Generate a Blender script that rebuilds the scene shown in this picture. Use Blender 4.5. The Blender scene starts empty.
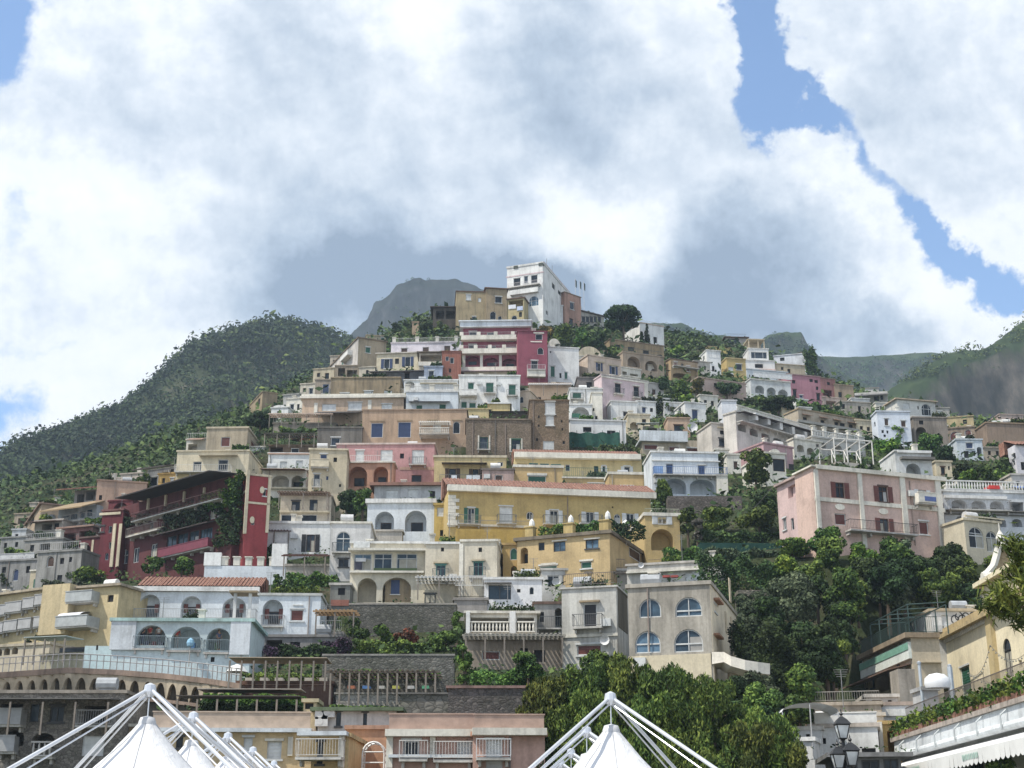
import bpy, math, random
import numpy as np
from mathutils import Vector
from mathutils.geometry import tessellate_polygon
random.seed(7); RNG = np.random.default_rng(11)
R = math.radians
SC = bpy.context.scene; COL = SC.collection

# ------------------------------------------------------------------ camera
PITCH = R(18.8); FPX = 1400.0; CZ = 1.7
CP, SP = math.cos(PITCH), math.sin(PITCH)
def ray(px, py):
    a = (px - 512) / FPX; b = (384 - py) / FPX
    return np.array([a, CP - b * SP, SP + b * CP])          # forward + a*right + b*up
CAM0 = np.array([0.0, 0.0, CZ])
def at(px, py, Y):
    d = ray(px, py); return CAM0 + d * (Y / d[1])
cam = bpy.data.cameras.new('camera'); co = bpy.data.objects.new('camera', cam); COL.objects.link(co)
co.location = (0, 0, CZ); co.rotation_euler = (math.pi / 2 + PITCH, 0, 0)
cam.sensor_width = 36; cam.lens = 36 * FPX / 1024; cam.clip_start = 0.5; cam.clip_end = 9000
SC.camera = co

# ------------------------------------------------------------------ materials
MATS = {}
def newmat(name):
    m = bpy.data.materials.new(name); m.use_nodes = True
    nt = m.node_tree; return m, nt, nt.nodes['Principled BSDF']
def N(nt, t, **kw):
    n = nt.nodes.new(t)
    for k, v in kw.items():
        if k in n.inputs: n.inputs[k].default_value = v
        else: setattr(n, k, v)
    return n
def ramp(nt, fac, stops):
    r = nt.nodes.new('ShaderNodeValToRGB'); nt.links.new(fac, r.inputs[0])
    e = r.color_ramp.elements
    while len(e) < len(stops): e.new(0.5)
    for i, (p, c) in enumerate(stops):
        e[i].position = p; e[i].color = (c[0], c[1], c[2], 1) if len(c) == 3 else c
    return r
def plaster(c, stain=.35, rough=.92):
    key = ('pl', tuple(round(v, 3) for v in c), round(stain, 2))
    if key in MATS: return MATS[key]
    m, nt, b = newmat('plaster'); L = nt.links
    tc = N(nt, 'ShaderNodeTexCoord'); oi = N(nt, 'ShaderNodeObjectInfo')
    ad = N(nt, 'ShaderNodeVectorMath', operation='ADD'); L.new(tc.outputs['Object'], ad.inputs[0])
    sc = N(nt, 'ShaderNodeVectorMath', operation='SCALE'); sc.inputs['Scale'].default_value = .37
    L.new(oi.outputs['Location'], sc.inputs[0]); L.new(sc.outputs[0], ad.inputs[1])
    mp = N(nt, 'ShaderNodeMapping'); mp.inputs['Scale'].default_value = (1.1, 1.1, .22); L.new(ad.outputs[0], mp.inputs[0])
    n1 = N(nt, 'ShaderNodeTexNoise', Scale=.9, Detail=6, Roughness=.65); L.new(mp.outputs[0], n1.inputs[0])
    n2 = N(nt, 'ShaderNodeTexNoise', Scale=.35, Detail=5, Roughness=.6); L.new(ad.outputs[0], n2.inputs[0])
    n3 = N(nt, 'ShaderNodeTexNoise', Scale=5, Detail=4, Roughness=.7); L.new(ad.outputs[0], n3.inputs[0])
    g = .55 * c[0] + .3 * c[1] + .15 * c[2]
    dk = tuple(.33 * v + .11 * g for v in c); dk = (dk[0] * 1.02, dk[1], dk[2] * .95)
    lt = tuple(min(.85, v * 1.12) for v in c); md = tuple(v * .74 for v in c)
    r2 = ramp(nt, n2.outputs[0], [(.3, md), (.5, c), (.72, lt)])
    r1 = ramp(nt, n1.outputs[0], [(.60 - .28 * stain, (0, 0, 0)), (.78 - .14 * stain, (1, 1, 1))])
    mx = N(nt, 'ShaderNodeMix', data_type='RGBA')
    mm = N(nt, 'ShaderNodeMath', operation='MULTIPLY'); L.new(r1.outputs[0], mm.inputs[0]); mm.inputs[1].default_value = min(.95, .35 + .7 * stain)
    L.new(mm.outputs[0], mx.inputs[0]); L.new(r2.outputs[0], mx.inputs[6]); mx.inputs[7].default_value = (*dk, 1)
    mp4 = N(nt, 'ShaderNodeMapping'); mp4.inputs['Scale'].default_value = (2.6, 2.6, .09); L.new(ad.outputs[0], mp4.inputs[0])
    n4 = N(nt, 'ShaderNodeTexNoise', Scale=1, Detail=5, Roughness=.6); L.new(mp4.outputs[0], n4.inputs[0])
    r4 = ramp(nt, n4.outputs[0], [(.5, (1, 1, 1)), (.72, (1 - .34 * min(1, stain + .25),) * 3)])
    m4 = N(nt, 'ShaderNodeMix', data_type='RGBA', blend_type='MULTIPLY'); m4.inputs[0].default_value = 1; L.new(mx.outputs[2], m4.inputs[6]); L.new(r4.outputs[0], m4.inputs[7]); mx = m4
    r3 = ramp(nt, n3.outputs[0], [(.3, (.84, .84, .84)), (.7, (1.06, 1.06, 1.06))])
    m2 = N(nt, 'ShaderNodeMix', data_type='RGBA', blend_type='MULTIPLY'); m2.inputs[0].default_value = 1
    L.new(mx.outputs[2], m2.inputs[6]); L.new(r3.outputs[0], m2.inputs[7])
    L.new(m2.outputs[2], b.inputs['Base Color']); b.inputs['Roughness'].default_value = rough
    b.inputs['Specular IOR Level'].default_value = .2
    bp = N(nt, 'ShaderNodeBump', Strength=.25, Distance=.05); L.new(n3.outputs[0], bp.inputs['Height']); L.new(bp.outputs[0], b.inputs['Normal'])
    MATS[key] = m; return m
def masonry(c, sc=1.0):
    key = ('ms', c, sc)
    if key in MATS: return MATS[key]
    m, nt, b = newmat('masonry'); L = nt.links
    tc = N(nt, 'ShaderNodeTexCoord')
    mp = N(nt, 'ShaderNodeMapping'); mp.inputs['Scale'].default_value = (1, 1, 1.5); L.new(tc.outputs['Object'], mp.inputs[0])
    v = N(nt, 'ShaderNodeTexVoronoi', Scale=3.6 * sc); L.new(mp.outputs[0], v.inputs[0])
    v2 = N(nt, 'ShaderNodeTexVoronoi', Scale=3.6 * sc, feature='DISTANCE_TO_EDGE'); L.new(mp.outputs[0], v2.inputs[0])
    n = N(nt, 'ShaderNodeTexNoise', Scale=.4, Detail=6, Roughness=.7); L.new(tc.outputs['Object'], n.inputs[0])
    r = ramp(nt, v.outputs['Color'], [(0, tuple(x * .6 for x in c)), (.5, c), (1, tuple(x * 1.35 for x in c))])
    e = ramp(nt, v2.outputs[0], [(0, (.45, .45, .45)), (.09, (1, 1, 1))])
    g = ramp(nt, n.outputs[0], [(.3, (.55, .58, .5)), (.55, (1, 1, 1)), (.75, (1.15, 1.12, 1.08))])
    m1 = N(nt, 'ShaderNodeMix', data_type='RGBA', blend_type='MULTIPLY'); m1.inputs[0].default_value = 1
    m2 = N(nt, 'ShaderNodeMix', data_type='RGBA', blend_type='MULTIPLY'); m2.inputs[0].default_value = 1
    L.new(r.outputs[0], m1.inputs[6]); L.new(e.outputs[0], m1.inputs[7]); L.new(m1.outputs[2], m2.inputs[6]); L.new(g.outputs[0], m2.inputs[7])
    L.new(m2.outputs[2], b.inputs['Base Color']); b.inputs['Roughness'].default_value = .95
    bp = N(nt, 'ShaderNodeBump', Strength=.6, Distance=.1); L.new(v2.outputs[0], bp.inputs['Height']); L.new(bp.outputs[0], b.inputs['Normal'])
    MATS[key] = m; return m
def paint(c, rough=.55, metal=0.0, var=.25):
    key = ('pt', tuple(c), rough, metal, var)
    if key in MATS: return MATS[key]
    m, nt, b = newmat('paint'); L = nt.links
    tc = N(nt, 'ShaderNodeTexCoord')
    n = N(nt, 'ShaderNodeTexNoise', Scale=1.7, Detail=5, Roughness=.65); L.new(tc.outputs['Object'], n.inputs[0])
    r = ramp(nt, n.outputs[0], [(.3, tuple(v * (1 - var) for v in c)), (.65, tuple(min(.9, v * (1 + var * .4)) for v in c))])
    L.new(r.outputs[0], b.inputs['Base Color']); b.inputs['Roughness'].default_value = rough; b.inputs['Metallic'].default_value = metal
    MATS[key] = m; return m
def glassmat(c=(.018, .024, .032)):
    key = ('gl', c)
    if key in MATS: return MATS[key]
    m, nt, b = newmat('window_glass'); L = nt.links
    oi = N(nt, 'ShaderNodeObjectInfo'); tc = N(nt, 'ShaderNodeTexCoord')
    n = N(nt, 'ShaderNodeTexNoise', Scale=1.1, Detail=3); L.new(tc.outputs['Object'], n.inputs[0])
    a = N(nt, 'ShaderNodeMath', operation='MULTIPLY_ADD'); L.new(oi.outputs['Random'], a.inputs[0]); a.inputs[1].default_value = .5; L.new(n.outputs[0], a.inputs[2])
    r = ramp(nt, a.outputs[0], [(.4, tuple(v * .5 for v in c)), (.75, c), (1.05, tuple(v * 2.6 for v in c))])
    L.new(r.outputs[0], b.inputs['Base Color']); b.inputs['Roughness'].default_value = .12
    b.inputs['Specular IOR Level'].default_value = .22
    MATS[key] = m; return m
def tilemat():
    if 'tile' in MATS: return MATS['tile']
    m, nt, b = newmat('clay_tiles'); L = nt.links
    tc = N(nt, 'ShaderNodeTexCoord')
    w = N(nt, 'ShaderNodeTexWave', Scale=1.6, Distortion=.6, Detail=2); L.new(tc.outputs['Object'], w.inputs[0])
    n = N(nt, 'ShaderNodeTexNoise', Scale=2.3, Detail=6, Roughness=.75); L.new(tc.outputs['Object'], n.inputs[0])
    r = ramp(nt, n.outputs[0], [(.3, (.10, .055, .04)), (.48, (.25, .115, .08)), (.62, (.33, .19, .135)), (.75, (.38, .30, .23))])
    e = ramp(nt, w.outputs['Fac'], [(0, (.55, .55, .55)), (.5, (1, 1, 1))])
    x = N(nt, 'ShaderNodeMix', data_type='RGBA', blend_type='MULTIPLY'); x.inputs[0].default_value = 1
    L.new(r.outputs[0], x.inputs[6]); L.new(e.outputs[0], x.inputs[7]); L.new(x.outputs[2], b.inputs['Base Color'])
    b.inputs['Roughness'].default_value = .9
    bp = N(nt, 'ShaderNodeBump', Strength=.8, Distance=.12); L.new(w.outputs['Fac'], bp.inputs['Height']); L.new(bp.outputs[0], b.inputs['Normal'])
    MATS['tile'] = m; return m
def leafmat(c1, c2, name='leaves', sc=.6):
    key = ('lf', c1, c2, sc)
    if key in MATS: return MATS[key]
    m, nt, b = newmat(name); L = nt.links
    ge = N(nt, 'ShaderNodeNewGeometry'); oi = N(nt, 'ShaderNodeObjectInfo')
    n = N(nt, 'ShaderNodeTexNoise', Scale=sc, Detail=4, Roughness=.7); L.new(ge.outputs['Position'], n.inputs[0])
    a = N(nt, 'ShaderNodeMath', operation='MULTIPLY_ADD'); L.new(ge.outputs['Random Per Island'], a.inputs[0]); a.inputs[1].default_value = .36; L.new(n.outputs[0], a.inputs[2])
    s = N(nt, 'ShaderNodeMath', operation='SUBTRACT'); L.new(a.outputs[0], s.inputs[0]); s.inputs[1].default_value = .18
    r = ramp(nt, s.outputs[0], [(.25, tuple(v * .55 for v in c1)), (.45, c1), (.68, c2), (.85, tuple(v * 1.25 for v in c2))])
    hs = N(nt, 'ShaderNodeHueSaturation'); L.new(r.outputs[0], hs.inputs['Color'])
    a1 = N(nt, 'ShaderNodeMapRange'); L.new(oi.outputs['Random'], a1.inputs[0]); a1.inputs[3].default_value = .465; a1.inputs[4].default_value = .52; L.new(a1.outputs[0], hs.inputs['Hue'])
    a2 = N(nt, 'ShaderNodeMath', operation='FRACT'); a3 = N(nt, 'ShaderNodeMath', operation='MULTIPLY'); L.new(oi.outputs['Random'], a3.inputs[0]); a3.inputs[1].default_value = 7.31; L.new(a3.outputs[0], a2.inputs[0])
    a4 = N(nt, 'ShaderNodeMapRange'); L.new(a2.outputs[0], a4.inputs[0]); a4.inputs[3].default_value = .7; a4.inputs[4].default_value = 1.35; L.new(a4.outputs[0], hs.inputs['Value'])
    L.new(hs.outputs[0], b.inputs['Base Color']); b.inputs['Roughness'].default_value = .75; b.inputs['Specular IOR Level'].default_value = .2
    MATS[key] = m; return m

WH = (.70, .70, .68); WB = (.60, .64, .67); WC = (.68, .65, .57); CR = (.60, .53, .39); BE = (.48, .42, .31); YE = (.49, .375, .17)
YL = (.54, .44, .24); OC = (.50, .33, .12); PK = (.57, .42, .36); LP = (.56, .45, .46); SA = (.46, .31, .24); RD = (.23, .03, .05)
RE = (.27, .058, .06); RB = (.27, .12, .09); TN = (.33, .26, .17); TB = (.26, .19, .13); GS = (.19, .18, .165); GP = (.40, .38, .34); PE = (.52, .395, .29)
MA = (.25, .078, .105); PU = (.40, .20, .235)
COLS = dict(WH=WH, WB=WB, WC=WC, CR=CR, BE=BE, YE=YE, YL=YL, OC=OC, PK=PK, LP=LP, SA=SA, RD=RD, RE=RE, RB=RB, TN=TN, TB=TB, GS=GS, GP=GP, PE=PE, MA=MA, PU=PU)
SHC = dict(g=(.015, .10, .06), w=(.62, .63, .62), b=(.03, .052, .125), r=(.13, .035, .025), n=(.07, .035, .02), k=(.012, .012, .015), y=(.45, .3, .1), t=(.05, .22, .22))

# ------------------------------------------------------------------ mesh builder
class MB:
    def __init__(s): s.v = []; s.f = []
    def poly(s, pts):
        i = len(s.v); s.v += [tuple(map(float, p)) for p in pts]; s.f.append(tuple(range(i, i + len(pts))))
    def box(s, x0, x1, y0, y1, z0, z1, fn=None):
        P = [(x0, y0, z0), (x1, y0, z0), (x1, y1, z0), (x0, y1, z0), (x0, y0, z1), (x1, y0, z1), (x1, y1, z1), (x0, y1, z1)]
        if fn: P = [fn(*p) for p in P]
        i = len(s.v); s.v += [tuple(map(float, p)) for p in P]
        for q in ((0, 1, 2, 3), (4, 7, 6, 5), (0, 4, 5, 1), (1, 5, 6, 2), (2, 6, 7, 3), (3, 7, 4, 0)): s.f.append(tuple(i + k for k in q))
    def prism(s, pts, w0, w1, fn):                     # uv polygon extruded from w0 to w1 in a face frame
        a = [fn(u, v, w0) for u, v in pts]; b = [fn(u, v, w1) for u, v in pts]
        s.poly(a); s.poly(b[::-1])
        for k in range(len(pts)):
            j = (k + 1) % len(pts); s.poly([a[k], b[k], b[j], a[j]])
    def tube(s, p, q, r0, r1=None, n=6, cap=True):
        r1 = r0 if r1 is None else r1
        p = np.array(p, float); q = np.array(q, float); d = q - p; L = np.linalg.norm(d)
        if L < 1e-6: return
        d /= L; a = np.cross(d, [0, 0, 1.0] if abs(d[2]) < .9 else [1.0, 0, 0]); a /= np.linalg.norm(a); b = np.cross(d, a)
        i = len(s.v)
        for c, r in ((p, r0), (q, r1)):
            for k in range(n):
                t = 2 * math.pi * k / n; s.v.append(tuple(c + r * (math.cos(t) * a + math.sin(t) * b)))
        for k in range(n):
            j = (k + 1) % n; s.f.append((i + k, i + j, i + n + j, i + n + k))
        if cap: s.f.append(tuple(i + k for k in range(n))[::-1]); s.f.append(tuple(i + n + k for k in range(n)))
    def lathe(s, c, prof, n=12, sx=1, sy=1):
        i = len(s.v)
        for r, z in prof:
            for k in range(n):
                t = 2 * math.pi * k / n; s.v.append((c[0] + r * sx * math.cos(t), c[1] + r * sy * math.sin(t), c[2] + z))
        for j in range(len(prof) - 1):
            for k in range(n):
                q = (k + 1) % n; s.f.append((i + j * n + k, i + j * n + q, i + (j + 1) * n + q, i + (j + 1) * n + k))
    def build(s, name, mat, parent=None, smooth=False):
        me = bpy.data.meshes.new(name); me.from_pydata(s.v, [], s.f); me.materials.append(mat)
        if smooth: me.polygons.foreach_set('use_smooth', [True] * len(me.polygons))
        me.update()
        o = bpy.data.objects.new(name, me); COL.objects.link(o)
        if parent: o.parent = parent
        return o
def tag(o, label, cat, group=None, kind=None):
    if label: o['label'] = label
    if cat: o['category'] = cat
    if group: o['group'] = group
    if kind: o['kind'] = kind
    return o
def empty(name, loc, rz=0):
    o = bpy.data.objects.new(name, None); COL.objects.link(o); o.location = tuple(map(float, loc)); o.rotation_euler = (0, 0, rz); o.empty_display_size = .3
    return o
def copy_tree(o, parent=None):
    c = o.copy(); COL.objects.link(c)
    if parent: c.parent = parent
    for ch in o.children: copy_tree(ch, c)
    return c

# ------------------------------------------------------------------ terrain heights
CTRL = {-150: '760 110 650 170 600 250 560 380', 0: '760 105 690 125 640 160 590 185 550 220 520 270 500 330',
 100: '760 100 690 120 640 150 590 168 550 190 510 215 485 260 470 310', 200: '760 96 700 110 660 132 600 156 550 178 500 200 460 222 440 250 425 290',
 300: '760 92 700 106 650 126 600 146 550 168 500 190 450 218 420 250 405 290 390 330', 400: '760 88 700 102 650 122 600 142 550 163 500 184 450 212 400 252 360 290 340 320 332 350',
 512: '760 85 700 100 660 116 600 138 540 160 500 180 460 203 420 232 380 268 340 303 318 330 312 350', 600: '760 85 700 100 660 116 600 134 540 158 500 182 460 205 420 235 380 272 350 302 332 335 326 360',
 700: '760 85 700 100 650 116 600 130 550 146 500 176 460 205 420 238 385 280 362 330 355 390', 800: '760 85 700 100 650 113 600 124 550 138 500 160 460 200 425 250 398 310 382 380',
 900: '760 86 715 103 690 116 650 121 600 127 550 138 510 155 470 195 440 240 420 290 412 350', 1000: '760 88 720 104 695 122 650 127 600 131 560 137 520 155 480 190 455 230 440 280 434 340',
 1110: '760 88 720 108 690 124 640 129 560 140 500 170 455 240 440 330'}
_pts = []
for px, st in CTRL.items():
    q = list(map(float, st.split()))
    for k in range(0, len(q), 2): _pts.append(at(px, q[k], q[k + 1]))
    e = at(px, q[-2], q[-1]); _pts.append(np.array([e[0] * 1.12, e[1] + 60, e[2] - 18])); _pts.append(np.array([e[0] * 1.3, e[1] + 160, e[2] - 75]))
    if px in (-150, 100, 300, 512, 700, 900, 1110):
        e = at(px, q[0], q[1]); _pts.append(np.array([e[0] * .8, 70, 1.5]))
_pts = np.array(_pts); _S = 100.0
def _tpsk(A, B):
    d2 = ((A[:, None, :] - B[None, :, :]) ** 2).sum(-1); return .5 * d2 * np.log(d2 + 1e-9)
_c = _pts[:, :2] / _S; _n = len(_c)
_K = _tpsk(_c, _c) + np.eye(_n) * 2e-3; _P = np.hstack([np.ones((_n, 1)), _c])
_A = np.zeros((_n + 3, _n + 3)); _A[:_n, :_n] = _K; _A[:_n, _n:] = _P; _A[_n:, :_n] = _P.T
_w = np.linalg.solve(_A, np.concatenate([_pts[:, 2], [0, 0, 0]]))
def hgt(xy):
    q = np.asarray(xy, float)[:, :2] / _S
    out = np.empty(len(q))
    for i in range(0, len(q), 20000):
        b = q[i:i + 20000]; out[i:i + 20000] = _tpsk(b, _c) @ _w[:_n] + _w[_n] + b @ _w[_n + 1:]
    return out
_YS = np.arange(60, 480, .5)
def hit(px, py):
    d = ray(px, py); P = CAM0 + np.outer(_YS / d[1], d)
    g = np.nonzero(hgt(P) >= P[:, 2])[0]
    return float(_YS[g[0]]) if len(g) else 340.0
FOOT = []      # house footprints: terrain is cut down to their bases

# ------------------------------------------------------------------ houses
CODES = {}
class B:
    def __init__(s, name, label, cat, x0, x1, y0, y1, col, yaw=0, Y=None, xl=None, xr=None, depth=8, stain=.35, roof='flat', rc=None, base=4,
                 group=None, ws='', bs='', mat=None, cap=.22, over=.15, dY=0):
        yw = R(yaw); s.c, s.s = math.cos(yw), math.sin(yw); s.yaw = yw
        xm = (x0 + x1) / 2; Y = (hit(xm, y1) if Y is None else Y) + dY
        s.y0 = y0; s.A = at(xm, y1, Y); s.U = np.array([s.c, s.s, 0]); s.In = np.array([-s.s, s.c, 0])
        ym = (y0 + y1) / 2
        uL = s._pl(x0, ym)[0]; uR = s._pl(x1, ym)[0]; zT = s._pl(xm, y0)[1]
        s.org = s.A + s.U * uL; s.org[2] = s.A[2] - base
        s.W = uR - uL; s.H = zT - s.org[2]; s.uL = uL; s.D = depth; s.base = base; s.Y = Y
        if xr: s.D = s._depth(xr, ym, s.W)
        if xl: s.D = s._depth(xl, ym, 0)
        s.D = min(70, max(2.0, s.D)); s.col = col
        s.m = mat or plaster(col, stain); s.colr = rc
        s.cap_ = cap; s.root = empty(name, s.org, yw); tag(s.root, label, cat, group)
        s.holes = {'F': [], 'R': [], 'L': []}
        FOOT.append((s.org.copy(), s.c, s.s, s.W, s.D, s.A[2]))
        for it in filter(None, (t.strip() for t in ws.split('|'))):
            q = it.split(); f = 'F'
            if ':' in q[0]: f, q[0] = q[0].split(':')
            s.item(f, q[0], *map(float, q[1:5]))
        for it in filter(None, (t.strip() for t in bs.split('|'))):
            q = it.split(); f = 'F'
            if ':' in q[0]: f, q[0] = q[0].split(':')
            s.band(COLS[q[0]], *map(float, q[1:5]), face=f, pr=float(q[5]) if len(q) > 5 else .08)
        s.walls()
        if roof == 'flat':
            mb = MB(); ov = over; mb.box(-ov, s.W + ov, -ov, s.D, s.H - .02, s.H + cap); mb.build('roof', plaster(rc or tuple(v * .9 for v in col), .5), s.root)
        if cat in ('house', 'hotel') and Y < 275 and roof == 'flat': s.clutter()
    def _pl(s, px, py):
        d = ray(px, py); n = np.array([s.s, -s.c, 0]); t = np.dot(s.A - CAM0, n) / np.dot(d, n)
        P = CAM0 + d * t; return float(np.dot(P - s.A, s.U)), float(P[2])
    def _depth(s, px, py, x):
        C = s.org + s.U * x; d = ray(px, py); t = np.dot(C - CAM0, s.U) / np.dot(d, s.U)
        return float(np.dot(CAM0 + d * t - C, s.In))
    def uv(s, face, px, py):
        if face == 'F':
            u, z = s._pl(px, py); return u - s.uL, z - s.org[2]
        C = s.org + s.U * (s.W if face == 'R' else 0)
        d = ray(px, py); t = np.dot(C - CAM0, s.U) / np.dot(d, s.U); P = CAM0 + d * t
        return float(np.dot(P - C, s.In)), float(P[2] - s.org[2])
    def fn(s, face):
        W = s.W
        if face == 'F': return lambda u, v, w: (u, w, v)
        if face == 'R': return lambda u, v, w: (W - w, u, v)
        return lambda u, v, w: (w, u, v)
    def rect(s, face, x0, y0, x1, y1):
        xm, ym = (x0 + x1) / 2, (y0 + y1) / 2
        a, b = s.uv(face, x0, ym)[0], s.uv(face, x1, ym)[0]
        return min(a, b), max(a, b), s.uv(face, xm, y1)[1], s.uv(face, xm, y0)[1]
    def outline(s, u0, u1, v0, v1, arch):
        if not arch: return [(u0, v0), (u1, v0), (u1, v1), (u0, v1)]
        r = (u1 - u0) / 2; k = min(r, (v1 - v0) * .75) if arch == 1 else min(r, (v1 - v0) * arch); cu = (u0 + u1) / 2
        return [(u0, v0), (u1, v0)] + [(cu + r * math.cos(t), v1 - k + k * math.sin(t)) for t in [math.pi * i / 10 for i in range(11)]]
    def item(s, face, code, x0, y0, x1, y1):
        bal = code.endswith('*'); code = code.rstrip('*')
        u0, u1, v0, v1 = s.rect(face, x0, y0, x1, y1); f = s.fn(face)
        k = code[0]
        if k in 'gkbx':                                # plain window: glass / dark opening
            s.window(face, u0, u1, v0, v1, code)
        elif k == 's':                                 # closed shutters
            s.window(face, u0, u1, v0, v1, 's', closed=SHC[code[1]], arch=('a' in code[2:]))
        elif k == 'o':                                 # open shutters beside the glass
            w = (u1 - u0) * .26
            p = s.window(face, u0 + w, u1 - w, v0, v1, 'g' + (code[2:] or ('n' if code[1] in 'rnk' else '')))
            m = paint(SHC[code[1]])
            for a, b in ((u0, u0 + w - .03), (u1 - w + .03, u1)):
                mb = MB(); mb.prism([(a, v0), (b, v0), (b, v1), (a, v1)], -.07, -.02, f)
                nsl = 7
                for i in range(nsl):
                    vv = v0 + .08 + (v1 - v0 - .16) * i / nsl; mb.box(a + .06, b - .06, vv, vv + .05, -.10, -.07, fn=f)
                mb.build('shutter', m, p)
        elif k == 'l':                                 # loggia: deep recess, arched ('la','lA' flatter) or square ('lr')
            arch = 1 if 'a' in code else (.45 if 'A' in code else 0)
            dep = 2.0 if '2' in code else 1.2
            o = s.outline(u0, u1, v0, v1, arch); s.hole(face, o, dep)
            w = u1 - u0; h = v1 - v0
            kind = 'k' if 'k' in code else ('w' if 'w' in code else 'd')
            if kind != 'w':
                a, b = (u0 + w * .22, u0 + w * .78) if kind == 'd' else (u0 + w * .05, u1 - w * .05)
                hb = h * (.6 if kind == 'd' else .72)
                mb = MB(); mb.prism([(a, v0 + .02), (b, v0 + .02), (b, v0 + hb), (a, v0 + hb)], dep - .08, dep - .03, f); d = mb.build('door', paint((.05, .035, .03)) if kind == 'd' else paint(SHC['k']), s.root)
                mb = MB(); mb.prism([(a + .12, v0 + .3), (b - .12, v0 + .3), (b - .12, v0 + hb - .12), (a + .12, v0 + hb - .12)], dep - .11, dep - .085, f); mb.build('pane', glassmat(), d)
            if 'p' in code: s.rail(face, u0, u1, v0, -.02, .0, 'bars', None)
            if 's' in code: s.rail(face, u0, u1, v0, -.02, .0, 'solid', None)
        if bal: s.balc(face, u0 - .35, u1 + .35, v0, .8, 'bars')
    def hole(s, face, o, dep):
        Lm = s.W if face == 'F' else s.D
        us = [p[0] for p in o]; vs = [p[1] for p in o]
        bb = (min(us), max(us), min(vs), max(vs))
        if bb[0] < .06 or bb[1] > Lm - .06 or bb[3] > s.H - .06 or bb[2] < .05: return False
        for _, _, c in s.holes[face]:
            if bb[0] < c[1] + .04 and c[0] < bb[1] + .04 and bb[2] < c[3] + .04 and c[2] < bb[3] + .04: return False
        s.holes[face].append((o, dep, bb)); return True
    def window(s, face, u0, u1, v0, v1, code, closed=None, arch=False):
        arch = arch or ('a' in code); f = s.fn(face)
        o = s.outline(u0, u1, v0, v1, 1 if arch else 0); ok = s.hole(face, o, .24)
        w0 = .10 if ok else -.04; w = u1 - u0; h = v1 - v0
        if code[0] == 'k':
            mb = MB(); mb.prism(o, w0 + .08, w0 + .10, f); p = mb.build('window', paint(SHC['k'], .8), s.root); return p
        fc = {'n': SHC['n'], 'g': SHC['g'], 'k': (.05, .05, .05), 'r': SHC['r'], 't': SHC['t']}.get(code[1:2], (.54, .55, .54))
        mb = MB(); fw = min(.085, w * .10); cu, cv = (u0 + u1) / 2, (v0 + v1) / 2
        inner = [(cu + (a - cu) * (1 - 2 * fw / w), cv + (b - cv) * (1 - 2 * fw / h)) for a, b in o]
        for k in range(len(o)):
            j = (k + 1) % len(o)
            mb.poly([f(*o[k], w0), f(*o[j], w0), f(*inner[j], w0), f(*inner[k], w0)])
            mb.poly([f(*inner[k], w0), f(*inner[j], w0), f(*inner[j], w0 + .07), f(*inner[k], w0 + .07)])
        if not closed:
            if w > .7 and s.Y < 175: mb.box(cu - .03, cu + .03, v0 + fw, v1 - fw, w0 - .01, w0 + .05, fn=lambda a, b, c: f(a, b, c))
            if h > 1.6 and s.Y < 150: mb.box(u0 + fw, u1 - fw, v0 + h * .68, v0 + h * .68 + .07, w0 - .015, w0 + .05, fn=lambda a, b, c: f(a, b, c))
            if arch and w > 1.6:
                k_ = min(w / 2, h * .75); mb.box(u0 + fw, u1 - fw, v1 - k_ - .05, v1 - k_ + .05, w0 - .015, w0 + .05, fn=lambda a, b, c: f(a, b, c))
            if w > 2.2:
                for q in (.25, .75): mb.box(u0 + w * q - .035, u0 + w * q + .035, v0 + fw, v1 - fw * 2, w0 - .01, w0 + .05, fn=lambda a, b, c: f(a, b, c))
        if 'S' not in code and not arch and random.random() < .6:
            mb.box(u0 - .12, u1 + .12, v0 - .13, v0 - .003, -.12, -.003, fn=lambda a, b, c: f(a, b, c))
            mb.box(u0 - .12, u1 + .12, v1 + .003, v1 + .15, -.07, -.003, fn=lambda a, b, c: f(a, b, c))
        p = mb.build('window', paint(fc), s.root)
        mb = MB()
        if closed:
            mb.prism(inner, w0 + .03, w0 + .06, f)
            nn = max(4, int(h / .22))
            for i in range(nn):
                vv = v0 + fw + (h - 2 * fw) * (i + .3) / nn
                if arch and vv > v1 - w * .45: break
                for a, b in ((u0 + fw + .04, cu - .05), (cu + .05, u1 - fw - .04)): mb.box(a, b, vv, vv + .07, w0, w0 + .03, fn=lambda a_, b_, c_: f(a_, b_, c_))
            mb.build('shutter', paint(closed), p)
        else:
            mb.prism(inner, w0 + .05, w0 + .075, f)
            if s.Y < 210 and w > .6 and random.random() < .35:
                q = random.choice((.3, .5, 1)); c_ = MB(); a_ = u0 + fw if random.random() < .5 else u1 - fw - (w - 2 * fw) * q * .9; c_.prism([(a_, v0 + fw), (a_ + (w - 2 * fw) * q * .9, v0 + fw), (a_ + (w - 2 * fw) * q * .9, v0 + h * .66), (a_, v0 + h * .66)], w0 + .04, w0 + .047, f); c_.build('curtain', paint(random.choice(((.42, .42, .4), (.3, .29, .27), (.36, .34, .28)))), p)
            mb.build('pane', glassmat((.045, .075, .105)) if code[0] == 'b' else glassmat(), p)
        return p
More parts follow.
